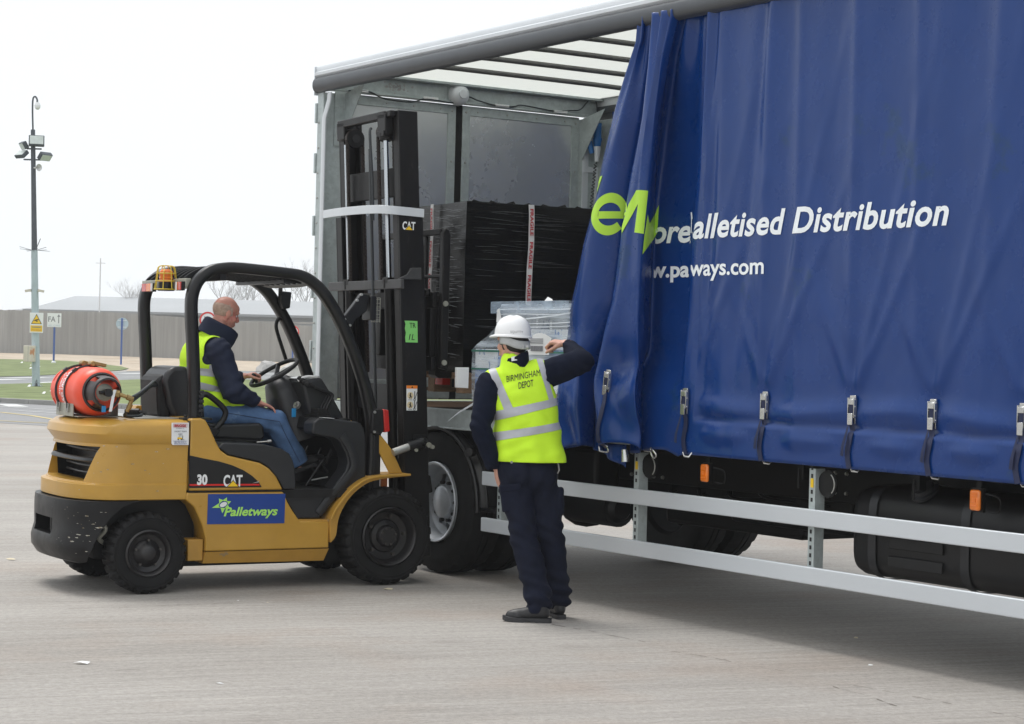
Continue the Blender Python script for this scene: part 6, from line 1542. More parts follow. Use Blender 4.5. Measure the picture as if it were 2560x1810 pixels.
# its pallet
def pallet(root, L, Wd, H=.144):
    q = MB(); n1 = 7
    for i in range(n1): q.box(0, L, i*(Wd-.10)/(n1-1), i*(Wd-.10)/(n1-1)+.10, H-.022, H)
    for i in range(3): q.box(i*(L-.145)/2, i*(L-.145)/2+.145, 0, Wd, H-.044, H-.0225)
    a = q.build('top_boards', 'wood_pallet', root, bevel=.003)
    q = MB()
    for i in range(3):
        for j in range(3): q.box(i*(L-.145)/2, i*(L-.145)/2+.145, j*(Wd-.10)/2, j*(Wd-.10)/2+.10, .0225, H-.0445)
    q.build('blocks', 'wood_pallet', root, bevel=.003)
    q = MB()
    for j in range(3): q.box(0, L, j*(Wd-.10)/2, j*(Wd-.10)/2+.10, 0, .022)
    q.build('bottom_boards', 'wood_pallet', root, bevel=.003)
pa = empty('pallet'); pa.matrix_world = FM @ Matrix.Translation((2.295, .13, 1.308)); tag(pa, 'wooden pallet on the forks under the black wrapped load', 'pallet', 'wooden pallets'); pallet(pa, 1.03, .98)
bx = MB(); bx.prism([(2.157, 1.352), (2.245, 1.348), (2.246, 1.492), (2.155, 1.490)], -.055, -.018)
for i_, v in enumerate(bx.v): bx.v[i_] = tuple(FM @ Vector(v))
tag(bx.build('carton', 'white', bevel=.003), 'small white folded card hanging at the corner of the black load\'s pallet', 'carton')
rdm = MB(); rdm.box(2.3, 2.36, .45, .6, 1.36, 1.43)
for i_, v in enumerate(rdm.v): rdm.v[i_] = tuple(FM @ Vector(v))
tag(rdm.build('red_block', 'red'), 'small red block seen between the mast and the pallet', 'block')

# ================================================================== CLEAR-WRAPPED STACK ON THE DECK
LM = Matrix.Translation((LX, LY, 0)) @ Matrix.Rotation(LR, 4, 'Z')
M['carton_blue'] = pm('dark_blue_carton', (.10, .19, .42), .6, var=.15, vs=3, col2=(.5, .58, .68), thr=.57, d2s=7, stretch=(1, 1, 3))
M['carton_white'] = pm('pale_carton', (.70, .73, .76), .6, var=.12, vs=3, col2=(.12, .22, .45), thr=.58, d2s=9, stretch=(2, 2, 1))
M['carton_grey'] = pm('grey_carton', (.34, .36, .39), .6, var=.15, vs=6, col2=(.16, .18, .22), thr=.55, d2s=8)
p2_ = empty('pallet'); p2_.matrix_world = LM @ Matrix.Translation((.385, -.07, 1.193)); tag(p2_, 'wooden pallet on the lorry deck under the clear-wrapped cartons', 'pallet', 'wooden pallets'); pallet(p2_, 1.15, .98)
stk = empty('wrapped_cartons'); stk.matrix_world = LM @ Matrix.Translation((.385, -.07, 1.339)) @ Matrix.Diagonal((1, 1, .935, 1)); tag(stk, 'stepped stack of blue and white cartons under clear film, beside the man in the helmet', 'pallet load')
q = MB(); q.mi = 0
for i in range(4):
    for z0 in (0, .152):
        q.mi = (i+(z0 > 0)) % 2*1+0; q.box(i*.285, i*.285+.28, .01, .48, z0, z0+.15)
        q.mi = 2 if i % 2 else 0; q.box(i*.285, i*.285+.28, .49, .97, z0, z0+.15)
for i in range(1, 4):
    q.mi = 1; q.box(i*.285, i*.285+.28, .03, .93, .304, .45); q.mi = 2; q.box(i*.285+.003, i*.285+.278, .04, .92, .4515, .61)
q.box(.06, .28, .4, .93, .304, .5)
q.build('cartons', ['carton_blue', 'carton_white', 'carton_grey'], stk, bevel=.004)
q = MB()
def filmring(z, pts): return [(x, y, z) for x, y in pts]
def rr_(x0, x1, y0, y1, n=10, j=0.):
    cs = [(x0, y0), (x1, y0), (x1, y1), (x0, y1)]; o = []
    for k in range(4):
        a, b = Vector(cs[k]), Vector(cs[(k+1) % 4])
        for i in range(n): v = a.lerp(b, i/n); o.append((v.x+j*noise.noise(Vector((v.x*7, v.y*7, x0*9))), v.y+j*noise.noise(Vector((v.x*7, v.y*7, 4+x0)))))
    return o
rs = [filmring(-.10, rr_(-.01, 1.16, -.0, .99)), filmring(.0, rr_(-.012, 1.16, -.004, .99, j=.01)), filmring(.15, rr_(-.014, 1.16, -.006, .99, j=.014)), filmring(.30, rr_(-.012, 1.16, -.004, .99, j=.012)), filmring(.335, rr_(.03, 1.16, .0, .98, j=.02)), filmring(.40, rr_(.14, 1.16, .01, .97, j=.03)), filmring(.47, rr_(.235, 1.16, .015, .95, j=.02)), filmring(.60, rr_(.27, 1.155, .02, .94, j=.015)), filmring(.63, rr_(.28, 1.15, .03, .93, j=.01)), filmring(.636, rr_(.31, 1.12, .06, .9, j=.01))]
q.rings(rs); q.build('stretch_film', 'film', stk, sharp=50)
q = MB(); q.grid(18, 14, lambda a, b: (.25+a*.92, -.012+.95*b-.02, .648+.004*math.sin(a*25+b*4)+.002*math.sin(b*17))); q.grid(18, 5, lambda a, b: (.25+a*.92, -.034-.004*math.sin(a*18), .648-.085*b)); q.grid(12, 5, lambda a, b: (.245, -.03+.93*a, .648-.085*b)); q.build('cover_sheet', 'film_sheet', stk, recalc=False)
q = MB()
for (a, b, r_) in (((.3, -.012, .49), (1.16, -.012, .565), .008), ((.3, -.012, .48), (1.16, -.012, .50), .004), ((.3, -.012, .455), (1.16, -.012, .475), .004), ((.3, -.012, .59), (1.16, -.012, .592), .006), ((.3, -.014, .555), (1.16, -.014, .557), .004)):
    q.tube([Vector(a).lerp(Vector(b), i/6)+Vector((0, 0, .003*math.sin(i))) for i in range(7)], r_, n=5, sx=1, sy=.4)
M['film_rope'] = film('rolled_film', (.72, .76, .8), .55, (4, 4, 30), (.4, .6), .9)
q.build('film_band', 'film_rope', stk)
q = MB(); q.box(-.016, 1.165, -.012, -.009, .282, .296); q.box(-.016, 1.165, -.012, -.009, .150, .162); q.box(-.019, -.016, -.01, .98, .282, .296); q.box(-.019, -.016, -.01, .98, .15, .162)
M['green_strap'] = pm('green_packing_strap', (.04, .16, .12), .4, var=.1); q.build('packing_strap', 'green_strap', stk)
for (x_, s_) in ((.40, 'premium'), (.56, 'tile grout'), (.72, 'clean com'), (.88, 'ic Cotec'), (1.02, '.com')):
    me = txt(s_, .055, 0, thick=0)
    for v in me.vertices: a, b = v.co.x, v.co.y; v.co = Vector((x_+b, -.012 if x_ < .3 else .024, .33+a))
    link('carton_print', me, 'white', stk)
q = MB(); q.grid(8, 8, lambda a, b: (.70+a*.26+(.03*b*b), -.030-.006*math.sin(a*3)-.004*b, .27+b*.155*(.75+.25*math.sin(a*3.1)))); lb_ = q.build('address_label', 'paper', stk, recalc=False)
q = MB(); rb = random.Random(6); x = .76
while x < .90: wd = rb.choice((.002, .004, .006)); q.box(x, x+wd, -.043, -.040, .295, .332); x += wd+rb.choice((.003, .005))
for k in range(3): q.box(.74, .90, -.043, -.040, .350+k*.014, .356+k*.014)
q.build('barcode', 'grey_txt', lb_)
q = MB(); q.add([(.335, -.04, .50), (.395, -.045, .475), (.372, -.04, .56), (.325, -.03, .575)], [(0, 1, 2, 3)]); q.add([(.335, -.0405, .58), (.395, -.045, .50), (.41, -.05, .53), (.375, -.045, .60)], [(0, 1, 2, 3)]); q.build('loose_label', 'paper', stk, recalc=False)
q = MB(); q.add([(.70, .1, .655), (.80, .1, .655), (.76, .12, .668), (.71, .12, .685)], [(0, 1, 2, 3)]); q.build('loose_label', 'paper', stk, recalc=False)
# film tail hanging over the rave
q = MB(); q.tube([(.05, -.02, -.10), (-.08, -.06, -.17), (-.19, -.08, -.24)], [.018, .012, .004], n=6, sy=.3); q.build('film_tail', 'film_rope', stk)

# ================================================================== PEOPLE
def frame(o, f, up=(0, 0, 1)):
    f = Vector(f).normalized(); y = Vector(up).cross(f).normalized(); z = f.cross(y)
    T = Matrix((f, y, z)).transposed().to_4x4(); T.translation = Vector(o); return T
def head_blob(q, T, s=.93):
    def P(*a): return T @ (Vector(a)*s)
    R3 = T.to_3x3()
    q.ball(P(-.010, 0, .045), .098*s, .077*s, .088*s, 24, R3); q.ball(P(.032, 0, -.015), .060*s, .060*s, .085*s, 20, R3); q.ball(P(.045, 0, .055), .052*s, .060*s, .050*s, 18, R3)
    for k in (-1, 1):
        q.caps(P(-.01, k*.050, -.045), .026*s, P(.058, k*.018, -.098), .020*s); q.ball(P(.058, k*.038, -.022), .028*s); q.ball(P(-.004, k*.076, -.004), .020*s, .009*s, .034*s, 14, R3)
        q.ball(P(.0, k*.083, .004), .016*s, .006*s, .024*s, 12, R3)
    q.caps(P(.060, -.016, -.100), .020*s, P(.060, .016, -.100), .020*s); q.caps(P(.090, 0, .022), .009*s, P(.113, 0, -.018), .0115*s); q.ball(P(.104, -.010, -.026), .010*s); q.ball(P(.104, .010, -.026), .010*s)
    q.caps(P(.080, -.038, .034), .012*s, P(.088, 0, .034), .012*s); q.caps(P(.080, .038, .034), .012*s, P(.088, 0, .034), .012*s)
    q.caps(P(.086, -.020, -.058), .007*s, P(.094, 0, -.056), .009*s); q.caps(P(.086, .020, -.058), .007*s, P(.094, 0, -.056), .009*s); q.caps(P(.085, -.016, -.070), .007*s, P(.091, .016, -.070), .008*s)
    q.caps(P(.040, 0, -.075), .04*s, P(.05, 0, -.05), .045*s)
    return P
def hand_blob(q, w0, f, n_, s, curl=(25, 35, 25), spread=.05, thumb=(.5, .75, .25), sc_=.95):
    """palm, four unequal fingers with three bends each, thumb from the side of the palm. f fingers, n_ palm side, s towards the thumb"""
    f = Vector(f).normalized(); n_ = Vector(n_); n_ = (n_-f*n_.dot(f)).normalized(); s_ = Vector(s); s_ = (s_-f*s_.dot(f)-n_*s_.dot(n_)).normalized()
    w0 = Vector(w0)
    q.caps(w0-f*.03, .025*sc_, w0+f*.012, .024*sc_)
    for k in range(4):
        o = (1.5-k)*.0195*sc_; kn = w0+f*(.088-.004*abs(k-1))*sc_+s_*o
        q.caps(w0+f*.012+s_*o*.7, .0135*sc_, kn, .0105*sc_)
        L = (.088, .098, .090, .070)[k]*sc_; ang = 0.; p0 = kn; dirv = (f+s_*spread*(1.5-k)).normalized()
        for j, (ls, r_) in enumerate(((.46, .0090), (.31, .0082), (.23, .0072))):
            ang += R(curl[j]+(k*2)); d = dirv*math.cos(ang)+n_*math.sin(ang); p1 = p0+d*L*ls
            q.caps(p0, r_*sc_, p1, (r_-.0006)*sc_, 10); p0 = p1
    q.ball(w0+f*.035*sc_+s_*.022*sc_+n_*.006, .019*sc_)
    d = (f*thumb[0]+s_*thumb[1]+n_*thumb[2]).normalized(); a = w0+f*.028*sc_+s_*.026*sc_; b = a+d*.042*sc_
    q.caps(a, .0145*sc_, b, .0115*sc_, 10); d2 = (d+f*.6+n_*.35).normalized(); c = b+d2*.030*sc_; q.caps(b, .0112*sc_, c, .0098*sc_, 10); q.caps(c, .0098*sc_, c+d2*.022*sc_, .0085*sc_, 10)
def fold(v, amp, sx, sz, seed=0.):
    return amp*(noise.noise(Vector((v.x*sx, v.y*sx, v.z*sz+seed)))+.5*abs(noise.noise(Vector((v.x*sx*2+seed, v.y*sx*2, v.z*sz*2.2)))))
def rel(me, T):
    """world-space vertices into the root's space"""
    me.transform(T.inverted()); return me
def slicemesh(me, planes):
    b = bmesh.new(); b.from_mesh(me)
    for co, no in planes: bmesh.ops.bisect_plane(b, geom=b.verts[:]+b.edges[:]+b.faces[:], plane_co=co, plane_no=no, clear_outer=True)
    b.to_mesh(me); b.free(); return me
def bands(me, cuts):
    b = bmesh.new(); b.from_mesh(me)
    for co, no in cuts: bmesh.ops.bisect_plane(b, geom=b.verts[:]+b.edges[:]+b.faces[:], plane_co=co, plane_no=no)
    b.to_mesh(me); b.free(); return me
def pick(me, test, off=.0025):
    """faces that pass the test, as a separate strip lying on the cloth"""
    b = bmesh.new(); b.from_mesh(me); b.normal_update()
    bmesh.ops.delete(b, geom=[f for f in b.faces if not test(f.calc_center_median(), f.normal)], context='FACES')
    for v in b.verts: v.co = v.co + v.normal*off
    o = bpy.data.meshes.new('strip'); b.to_mesh(o); b.free(); return o
def inflate(me, d):
    nr = [v.normal.copy() for v in me.vertices]
    for v, n_ in zip(me.vertices, nr): v.co = v.co+n_*(d(v.co) if callable(d) else d)
    return me
def shoe(parent, T, name='shoe'):
    """heel at the origin, toe along x, z up; T places it"""
    q = MB(); outl = [(.0, -.030), (-.012, 0), (.0, .030), (.06, .034), (.11, .036), (.18, .050), (.235, .045), (.275, .022), (.283, 0), (.272, -.026), (.23, -.046), (.18, -.050), (.11, -.034), (.06, -.032)]
    o3 = [Vector((v.x, v.y)) for v in cr([(a, b, 0) for a, b in outl], 3, True)]
    rs = [[T @ Vector((v.x, v.y*1.0, z+(.010 if v.x > .23 else 0)*(v.x-.23)/.05 + (.006 if .09 < v.x < .14 and z < .01 else 0))) for v in o3] for z in (.0, .012, .026)]
    q.rings(rs); sl_ = q
    u_ = MB(); u_.caps(T @ Vector((.035, 0, .055)), .036, T @ Vector((.12, 0, .055)), .040); u_.caps(T @ Vector((.12, 0, .052)), .040, T @ Vector((.215, 0, .036)), .038); u_.caps(T @ Vector((.04, 0, .06)), .038, T @ Vector((.05, 0, .125)), .040)
    u_.caps(T @ Vector((.19, .014, .036)), .032, T @ Vector((.235, 0, .036)), .030); u_.caps(T @ Vector((.19, -.014, .036)), .032, T @ Vector((.235, 0, .036)), .030)
    me = union(u_, .006, 4, lambda v, n_: fold(v, .0015, 40, 40)); b = bmesh.new(); b.from_mesh(me)
    zz = (T.to_3x3() @ Vector((0, 0, 1))); bmesh.ops.bisect_plane(b, geom=b.verts[:]+b.edges[:]+b.faces[:], plane_co=T @ Vector((0, 0, .015)), plane_no=zz, clear_inner=True); b.to_mesh(me); b.free()
    RT = parent.matrix_world
    s_ = link(name, rel(me, RT), 'shoe', parent, sharp=None); s_.data.shade_smooth()
    link('sole', rel(sl_.mesh('sole'), RT), 'sole', s_, sharp=40)
    q = MB()
    for i in range(4): x = .10+i*.022; q.tube([T @ Vector((x, y, .092-.010*i-abs(y)*.35)) for y in (-.026, 0, .026)], .0028, n=5)
    link('lace', rel(q.mesh('lace'), RT), 'black_txt', s_)
    return s_
def eyes(parent, P, RT, mat='black_txt'):
    for k in (-1, 1):
        q = MB(); q.ball(P(.0765, k*.030, .010), .0085); e = link('eye', rel(q.mesh('eye'), RT), 'white', parent)
        q = MB(); q.ball(P(.0805, k*.031, .009), .0058); link('iris', rel(q.mesh('iris'), RT), mat, e)
        q = MB(); q.tube([P(.084, k*.046, .036), P(.094, k*.032, .042), P(.096, k*.016, .039)], .0035, n=6); link('eyebrow', rel(q.mesh('eyebrow'), RT), 'hair_grey' if mat == 'grey_txt' else 'hair_dark', parent)

# ---------------------------------------------------------------- man with the helmet
HT = Vector((.02, 12.12, 1.652)); HF = frame((-.002, 12.12, 1.655), (-.76, .62, -.03))
A = {}
J = dict(hipL=(.015, 12.10, .92), hipR=(.185, 12.12, .92), kneeL=(.090, 12.00, .52), kneeR=(.245, 12.10, .52), ankL=(.195, 11.90, .10), ankR=(.315, 12.10, .10),
         shL=(-.135, 12.09, 1.405), elL=(-.178, 12.00, 1.15), wrL=(-.105, 12.04, .93), shR=(.195, 12.13, 1.475), elR=(.425, 12.14, 1.560), wrR=(.345, 12.33, 1.650))
J = {k: Vector(v) for k, v in J.items()}
q = MB(); Pm = head_blob(q, HF)
q.caps((.012, 12.105, 1.60), .055, (.03, 12.10, 1.47), .062); q.caps((.06, 12.12, 1.38), .08, (.10, 12.10, .98), .09)
q.caps((.03, 12.1, 1.42), .07, J['shL'], .045); q.caps((.03, 12.1, 1.44), .07, J['shR'], .045)
q.caps(J['shL'], .045, J['elL'], .038); q.caps(J['elL'], .038, J['wrL'], .027); q.caps(J['shR'], .045, J['elR'], .038); q.caps(J['elR'], .038, J['wrR'], .027)
for s in 'LR': q.caps(J['hip'+s], .08, J['knee'+s], .052); q.caps(J['knee'+s], .052, J['ank'+s], .036)
q.caps(J['hipL'], .09, J['hipR'], .09); q.caps(J['ankL'], .036, J['ankL']+Vector((-.02, .0, -.03)), .03); q.caps(J['ankR'], .036, J['ankR']+Vector((.0, .02, -.03)), .03)
hand_blob(q, J['wrL']+Vector((.022, .035, -.015)), (.12, .12, -1), (1, .2, 0), (.1, 1, 0), (10, 15, 10))
hand_blob(q, J['wrR']+Vector((-.012, .01, .014)), (-.82, .25, .10), (.0, .25, -1), (.2, -1, -.2), (48, 80, 50), .02, (.75, .35, .6), 1.08)
man = empty('t'); bpy.data.objects.remove(man)
me = union(q, .0048, 3)
OM = Matrix.Translation((.10, 12.08, 0)); rel(me, OM)
man = link('person', me, 'skin', None, sharp=None); man.data.shade_smooth(); man.location = (.10, 12.08, 0); bpy.context.view_layer.update()
tag(man, 'standing man in white helmet and yellow vest, back turned, arm against the blue curtain', 'person')
eyes(man, Pm, OM)
# hair
def hair(T, s, mat, parent, RT, ell, keep, name='hair', vox=.006):
    q = MB(); c, r_ = ell; q.ball(T @ (Vector(c)*s), r_[0]*s, r_[1]*s, r_[2]*s, 40, T.to_3x3()); me = q.mesh('hair')
    b = bmesh.new(); b.from_mesh(me); R3 = T.to_3x3()
    for co, no in keep: bmesh.ops.bisect_plane(b, geom=b.verts[:]+b.edges[:]+b.faces[:], plane_co=T @ (Vector(co)*s), plane_no=R3 @ Vector(no), clear_outer=True)
    b.to_mesh(me); b.free()
    for v in me.vertices: v.co += (v.co-T @ (Vector(c)*s)).normalized()*.003*noise.noise(v.co*70)
    rel(me, RT); h = link(name, me, mat, parent, sharp=None); h.data.shade_smooth(); return h
hair(HF, .93, 'hair_dark', man, OM, ((-.020, 0, .012), (.100, .083, .092)), [((.034, 0, 0), (1, 0, -.12)), ((0, 0, -.072), (.25, 0, -1))])
hair(HF, .93, 'hair_dark', man, OM, ((-.0, 0, .022), (.098, .082, .06)), [((.062, 0, 0), (1, 0, .5)), ((0, 0, -.012), (0, 0, -1)), ((0.02, 0, 0), (-1, 0, 0))])
# helmet
HH = HF @ Matrix.Rotation(R(-2), 4, 'Y'); q = MB(); rs = []; n_ = 48
for i in range(15):
    ph = math.pi/2*i/14; z = .050+.122*math.sin(ph)**.95; k = math.cos(ph)**.72
    rs.append([HH @ Vector((-.004+.119*k*math.cos(t), .100*k*math.sin(t), z+.004*math.exp(-(math.sin(t)/.22)**2)*math.sin(ph)*(1 if k > .02 else 0))) for t in [2*math.pi*j/n_ for j in range(n_)]])
q.rings(rs); hm = link('helmet', rel(q.mesh('helmet'), OM), 'helmet', man, sharp=60)
q = MB(); rs = []
for (k, z) in ((.97, .058), (1.045, .052), (1.065, .044), (1.05, .040), (.96, .046)):
    ring = []
    for j in range(n_):
        t = 2*math.pi*j/n_; c = math.cos(t); pk = .034*sm(.35, 1.0, c)*(k-.93)/.12; ring.append(HH @ Vector((-.004+.119*k*c+pk, .100*k*math.sin(t), z-.008*sm(.5, 1, c)-.004*sm(.3, 1, -c))))
    rs.append(ring)
q.rings(rs, cap=False); link('brim', rel(q.mesh('brim'), OM), 'helmet', hm, sharp=50)
q = MB(); q.rings([[HH @ Vector((-.008+.104*k*math.cos(t), .087*k*math.sin(t), z-(.028*sm(0, 1, -math.cos(t))))) for t in [R(70)+R(220)*j/20 for j in range(21)]] for k, z in ((1.0, .045), (1.02, .030), (1.02, .005), (1.0, -.004))], cap=False)
q.f = [f for f in q.f if not (set(i % 21 for i in f) >= {0, 20})]; q.m = [0]*len(q.f); bnd = link('headband', rel(q.mesh('headband', False), OM), 'helmet_band', hm); bnd.modifiers.new('s', 'SOLIDIFY').thickness = .004
q = MB(); q.obox(HH @ Vector((-.108, .0, .002-.018)), (.02, .07, .030), HH.to_3x3()); q.ball(HH @ Vector((-.119, 0, -.016)), .014, n=14); link('ratchet', rel(q.mesh('ratchet'), OM), 'helmet_band', hm, bevel=.005)
q = MB()
hb = bvh_of(rel(hm.data.copy(), OM.inverted()))
t = txt('SQUTTY', .020, .0, thick=0)
LD = (HH.to_3x3() @ Vector((-.62, .78, 0))).normalized(); RD = LD.cross(Vector((0, 0, 1))).normalized()*-1; cc = HH @ Vector((-.10, .07, .065))
wrap_onto(t, hb, lambda x, y: cc+LD*.2-RD*(.045-x)*1.0+Vector((0, 0, y+.0)), -LD, .0015, .006, .05); link('name_marking', rel(t, OM), 'grey_txt', hm)
# fleece jacket
q = MB()
q.ball((.10, 12.10, 1.02), .180, .130, .14, 24); q.ball((.10, 12.10, 1.14), .180, .128, .20, 24); q.ball((.07, 12.11, 1.31), .195, .132, .20, 24)
q.caps((-.10, 12.10, 1.42), .075, (.16, 12.12, 1.475), .080); q.caps((.015, 12.10, 1.47), .092, (.012, 12.10, 1.54), .070)
tor = list(q.v), list(q.f), list(q.m)
q.caps(J['shL'], .082, J['elL'], .066); q.caps(J['elL'], .066, J['wrL'], .048); q.caps(J['shR']+Vector((-.02, 0, -.015)), .090, J['elR'], .076); q.caps(J['elR'], .072, J['wrR']+Vector((.01, -.02, -.012)), .050)
q.caps(J['elR']+Vector((-.05, 0, -.03)), .07, J['elR']+Vector((-.16, -.01, -.06)), .085)
q.caps(J['wrL']+Vector((0, 0, .02)), .046, J['wrL']+Vector((0, 0, -.005)), .042)
def jf(v, n_):
    a = fold(v, .008, 7, 9, 2)
    for c, s in ((J['elL'], 1), (J['elR'], 1), (J['shL'], .6), (J['wrL'], .9), (J['wrR'], .9)):
        d = (v-c).length; a += .008*s*math.sin(v.z*95+v.x*60+noise.noise(v*9)*3)*math.exp(-(d/.08)**2)
    return a
me = union(q, .009, 5, jf); b = bmesh.new(); b.from_mesh(me)
for co, no in ((J['wrR']+Vector((-.012, .006, .008)), Vector((-.80, .45, .38))),): 
    geo = [g for g in b.verts[:] if (g.co-J['wrR']).length < .09]; eg = [e for e in b.edges if any(v in set(geo) for v in e.verts)]; fg = [f for f in b.faces if any((v.co-J['wrR']).length < .09 for v in f.verts)]
    bmesh.ops.bisect_plane(b, geom=list(set(geo+[v for e in eg for v in e.verts]))+eg+fg, plane_co=co, plane_no=no, clear_outer=False)
b.to_mesh(me); b.free()
jk = link('fleece_jacket', rel(me, OM), 'navy', man, sharp=None); jk.data.shade_smooth()
q = MB(); rs = []
for (k, z, dx) in ((1.12, 1.50, .0), (1.08, 1.545, 0), (1.08, 1.585, -.004), (1.03, 1.598, -.006), (.93, 1.590, -.006), (.86, 1.55, 0)):
    rs.append([Vector((.020+dx+.077*k*math.cos(t), 12.105+.078*k*math.sin(t), z-.018+.036*math.cos(t)+.004*math.sin(t*5))) for t in [2*math.pi*j/36 for j in range(36)]])
q.rings(rs, cap=False); cl2 = link('collar', rel(q.mesh('collar'), OM), 'navy', jk, sharp=None); cl2.data.shade_smooth()
for c, d in ((J['wrR']+Vector((.004, -.006, -.004)), (J['wrR']-J['elR'])), (J['wrL']+Vector((0, 0, -.005)), (J['wrL']-J['elL']))):
    q = MB(); d = d.normalized(); q.lathe([(.034, -.02), (.041, -.018), (.042, .010), (.036, .014), (.031, .012)], c, d, 24); link('cuff', rel(q.mesh('cuff'), OM), 'navy', jk, sharp=None).data.shade_smooth()
# vest
q = MB(); q.v, q.f, q.m = tor
q.rings([[Vector((cx_+rx_*math.copysign(abs(math.cos(t))**.85, math.cos(t)), 12.10+ry_*math.sin(t), z)) for t in [2*math.pi*j/40 for j in range(40)]] for z, cx_, rx_, ry_ in ((.93, .122, .207, .150), (1.0, .118, .202, .146), (1.12, .108, .194, .138), (1.22, .098, .190, .130), (1.32, .082, .180, .120), (1.38, .07, .15, .10))])
def vf(v, n_): return .010+fold(v, .012, 5, 7, 7)+.006*math.sin((v.z+v.x*.35)*42+3*noise.noise(v*4))*math.exp(-((v.z-1.18)/.16)**2)+.007*math.sin(v.x*38+v.z*9+2*noise.noise(v*5))*(1-sm(.95, 1.25, v.z))+.005*math.sin((v.z*1.2-v.x*.5)*60)*math.exp(-((v.x-.02)/.12)**2)*math.exp(-((v.z-1.05)/.12)**2)
me = union(q, .010, 6, vf)
def pl2(x0, z0, x1, z1):
    """plane through two points of the back view, containing the y axis; normal to the left of the way up"""
    d = Vector((x1-x0, 0, z1-z0)).normalized(); return (Vector((x0, 12, z0)), Vector((-d.z, 0, d.x)))
def vz(x, y): return (-.0095+(x-560)*.00051, 1.83-(y-80)*.0005)
c_r, n_r = pl2(*vz(1135, 1000), *vz(925, 560)); 
slicemesh(me, [((0, 0, .945), (0, 0, -1)), ((.0, 0, 0), (0, 0, 0)) if False else ((-.172, 12, 1.44), (-1, 0, .25)), (c_r, -n_r)])
# arm hole on the left, neck opening
b = bmesh.new(); b.from_mesh(me)
kill = [f for f in b.faces if (lambda c: ((c.x-.018)**2/.068**2+(c.y-12.11)**2/.070**2 < 1 and c.z > 1.5))(f.calc_center_median())]
bmesh.ops.delete(b, geom=kill, context='FACES'); b.to_mesh(me); b.free()
cuts = []
def two(p0, p1): return pl2(*vz(*p0), *vz(*p1))
B1T, B1B, B2T, B2B = two((370, 1255), (1150, 1062)), two((370, 1368), (1150, 1155)), two((380, 1505), (1165, 1362)), two((380, 1610), (1165, 1452))
SL0, SL1, SR0, SR1 = two((500, 1225), (300, 745)), two((605, 1200), (378, 715)), two((1020, 1090), (858, 575)), two((1078, 1075), (930, 575))
bands(me, [B1T, B1B, B2T, B2B, SL0, SL1, SR0, SR1])
def side(c, pl): return (c-pl[0]).dot(pl[1])
vest = link('safety_vest', rel(me.copy(), OM), 'hiviz', man, sharp=None); vest.data.shade_smooth(); vest.modifiers.new('s', 'SOLIDIFY').thickness = .003
st1 = pick(me, lambda c, n_: side(c, B1T)*side(c, B1B) < 0); st2 = pick(me, lambda c, n_: side(c, B2T)*side(c, B2B) < 0)
st3 = pick(me, lambda c, n_: n_.y < .2 and side(c, SL0)*side(c, SL1) < 0 and side(c, B1T)*side(Vector((0, 12, 1.7)), B1T) > 0, .003); st4 = pick(me, lambda c, n_: n_.y < .2 and side(c, SR0)*side(c, SR1) < 0 and side(c, B1T)*side(Vector((0, 12, 1.7)), B1T) > 0, .003)
for s_ in (st1, st2, st3, st4): o = link('reflective_strip', rel(s_, OM), 'reflect', vest, sharp=None); o.data.shade_smooth()
vb = bvh_of(me); ta = math.atan2(.045, .20)
def vconv(x0, z0, an): return lambda x, y: Vector((x0+x*math.cos(an)-y*math.sin(an)*.3, 11.5, z0+x*math.sin(an)+y))
t = txt('BIRMINGHAM', .055, 0, width=.205, thick=0); wrap_onto(t, vb, vconv(-.028, 1.422, ta), Vector((0, 1, 0)), .003, .01, .05); link('lettering', rel(t, OM), 'black_txt', vest)
t = txt('DEPOT', .055, .0004, width=.090, thick=0); wrap_onto(t, vb, vconv(.044, 1.384, ta), Vector((0, 1, 0)), .003, .01, .05); link('lettering', rel(t, OM), 'black_txt', vest)
t = poly([(0, 0), (.050, .012), (.046, .038), (-.003, .024)]); wrap_onto(t, vb, lambda x, y: Vector((-.002+x, 11.5, 1.548+y)), Vector((0, 1, 0)), .006, .008, .05); link('white_tab', rel(t, OM), 'white', vest)
# trousers
q = MB(); q.ball((.095, 12.10, .97), .180, .130, .12, 24); q.ball((.06, 12.07, .88), .115, .12, .14, 20); q.ball((.17, 12.08, .88), .115, .12, .14, 20)
for s in 'LR':
    h, k, a = J['hip'+s], J['knee'+s], J['ank'+s]
    q.caps(h, .104, k+Vector((0, 0, .02)), .086); q.caps(k, .086, a+Vector((0, 0, .04)), .072); q.caps(a+Vector((0, 0, .05)), .074, a+Vector((-.005, 0, .01)), .077)
q.ball((.02, 12.0, .68), .05, .05, .10); q.ball((.31, 12.06, .70), .03, .06, .10)
def tf(v, n_):
    a = fold(v, .013, 6, 6, 1); low = 1-sm(.08, .40, v.z)
    a += .013*low*math.sin(v.z*75+v.x*22+noise.noise(v*7)*3.5)+.007*math.exp(-((v.z-.52)/.10)**2)*math.sin(v.z*80+v.x*45+v.y*30)+.006*math.sin((v.x-v.z*.5)*70)*math.exp(-((v.z-.80)/.10)**2)
    return a
me = union(q, .0095, 4, tf); slicemesh(me, [((0, 0, .055), (0, 0, -1)), ((0, 0, 1.06), (0, 0, 1))])
tr = link('work_trousers', rel(me, OM), 'trouser', man, sharp=None); tr.data.shade_smooth(); tr.modifiers.new('s', 'SOLIDIFY').thickness = .004
q = MB(); q.obox((.012, 11.968, .73), (.12, .03, .16), Matrix.Rotation(R(-8), 3, 'Y')); q.obox((.010, 11.958, .79), (.125, .02, .045), Matrix.Rotation(R(-8), 3, 'Y')); o = link('cargo_pocket', rel(q.mesh('cargo_pocket'), OM), 'trouser', tr, bevel=.015, seg=3)
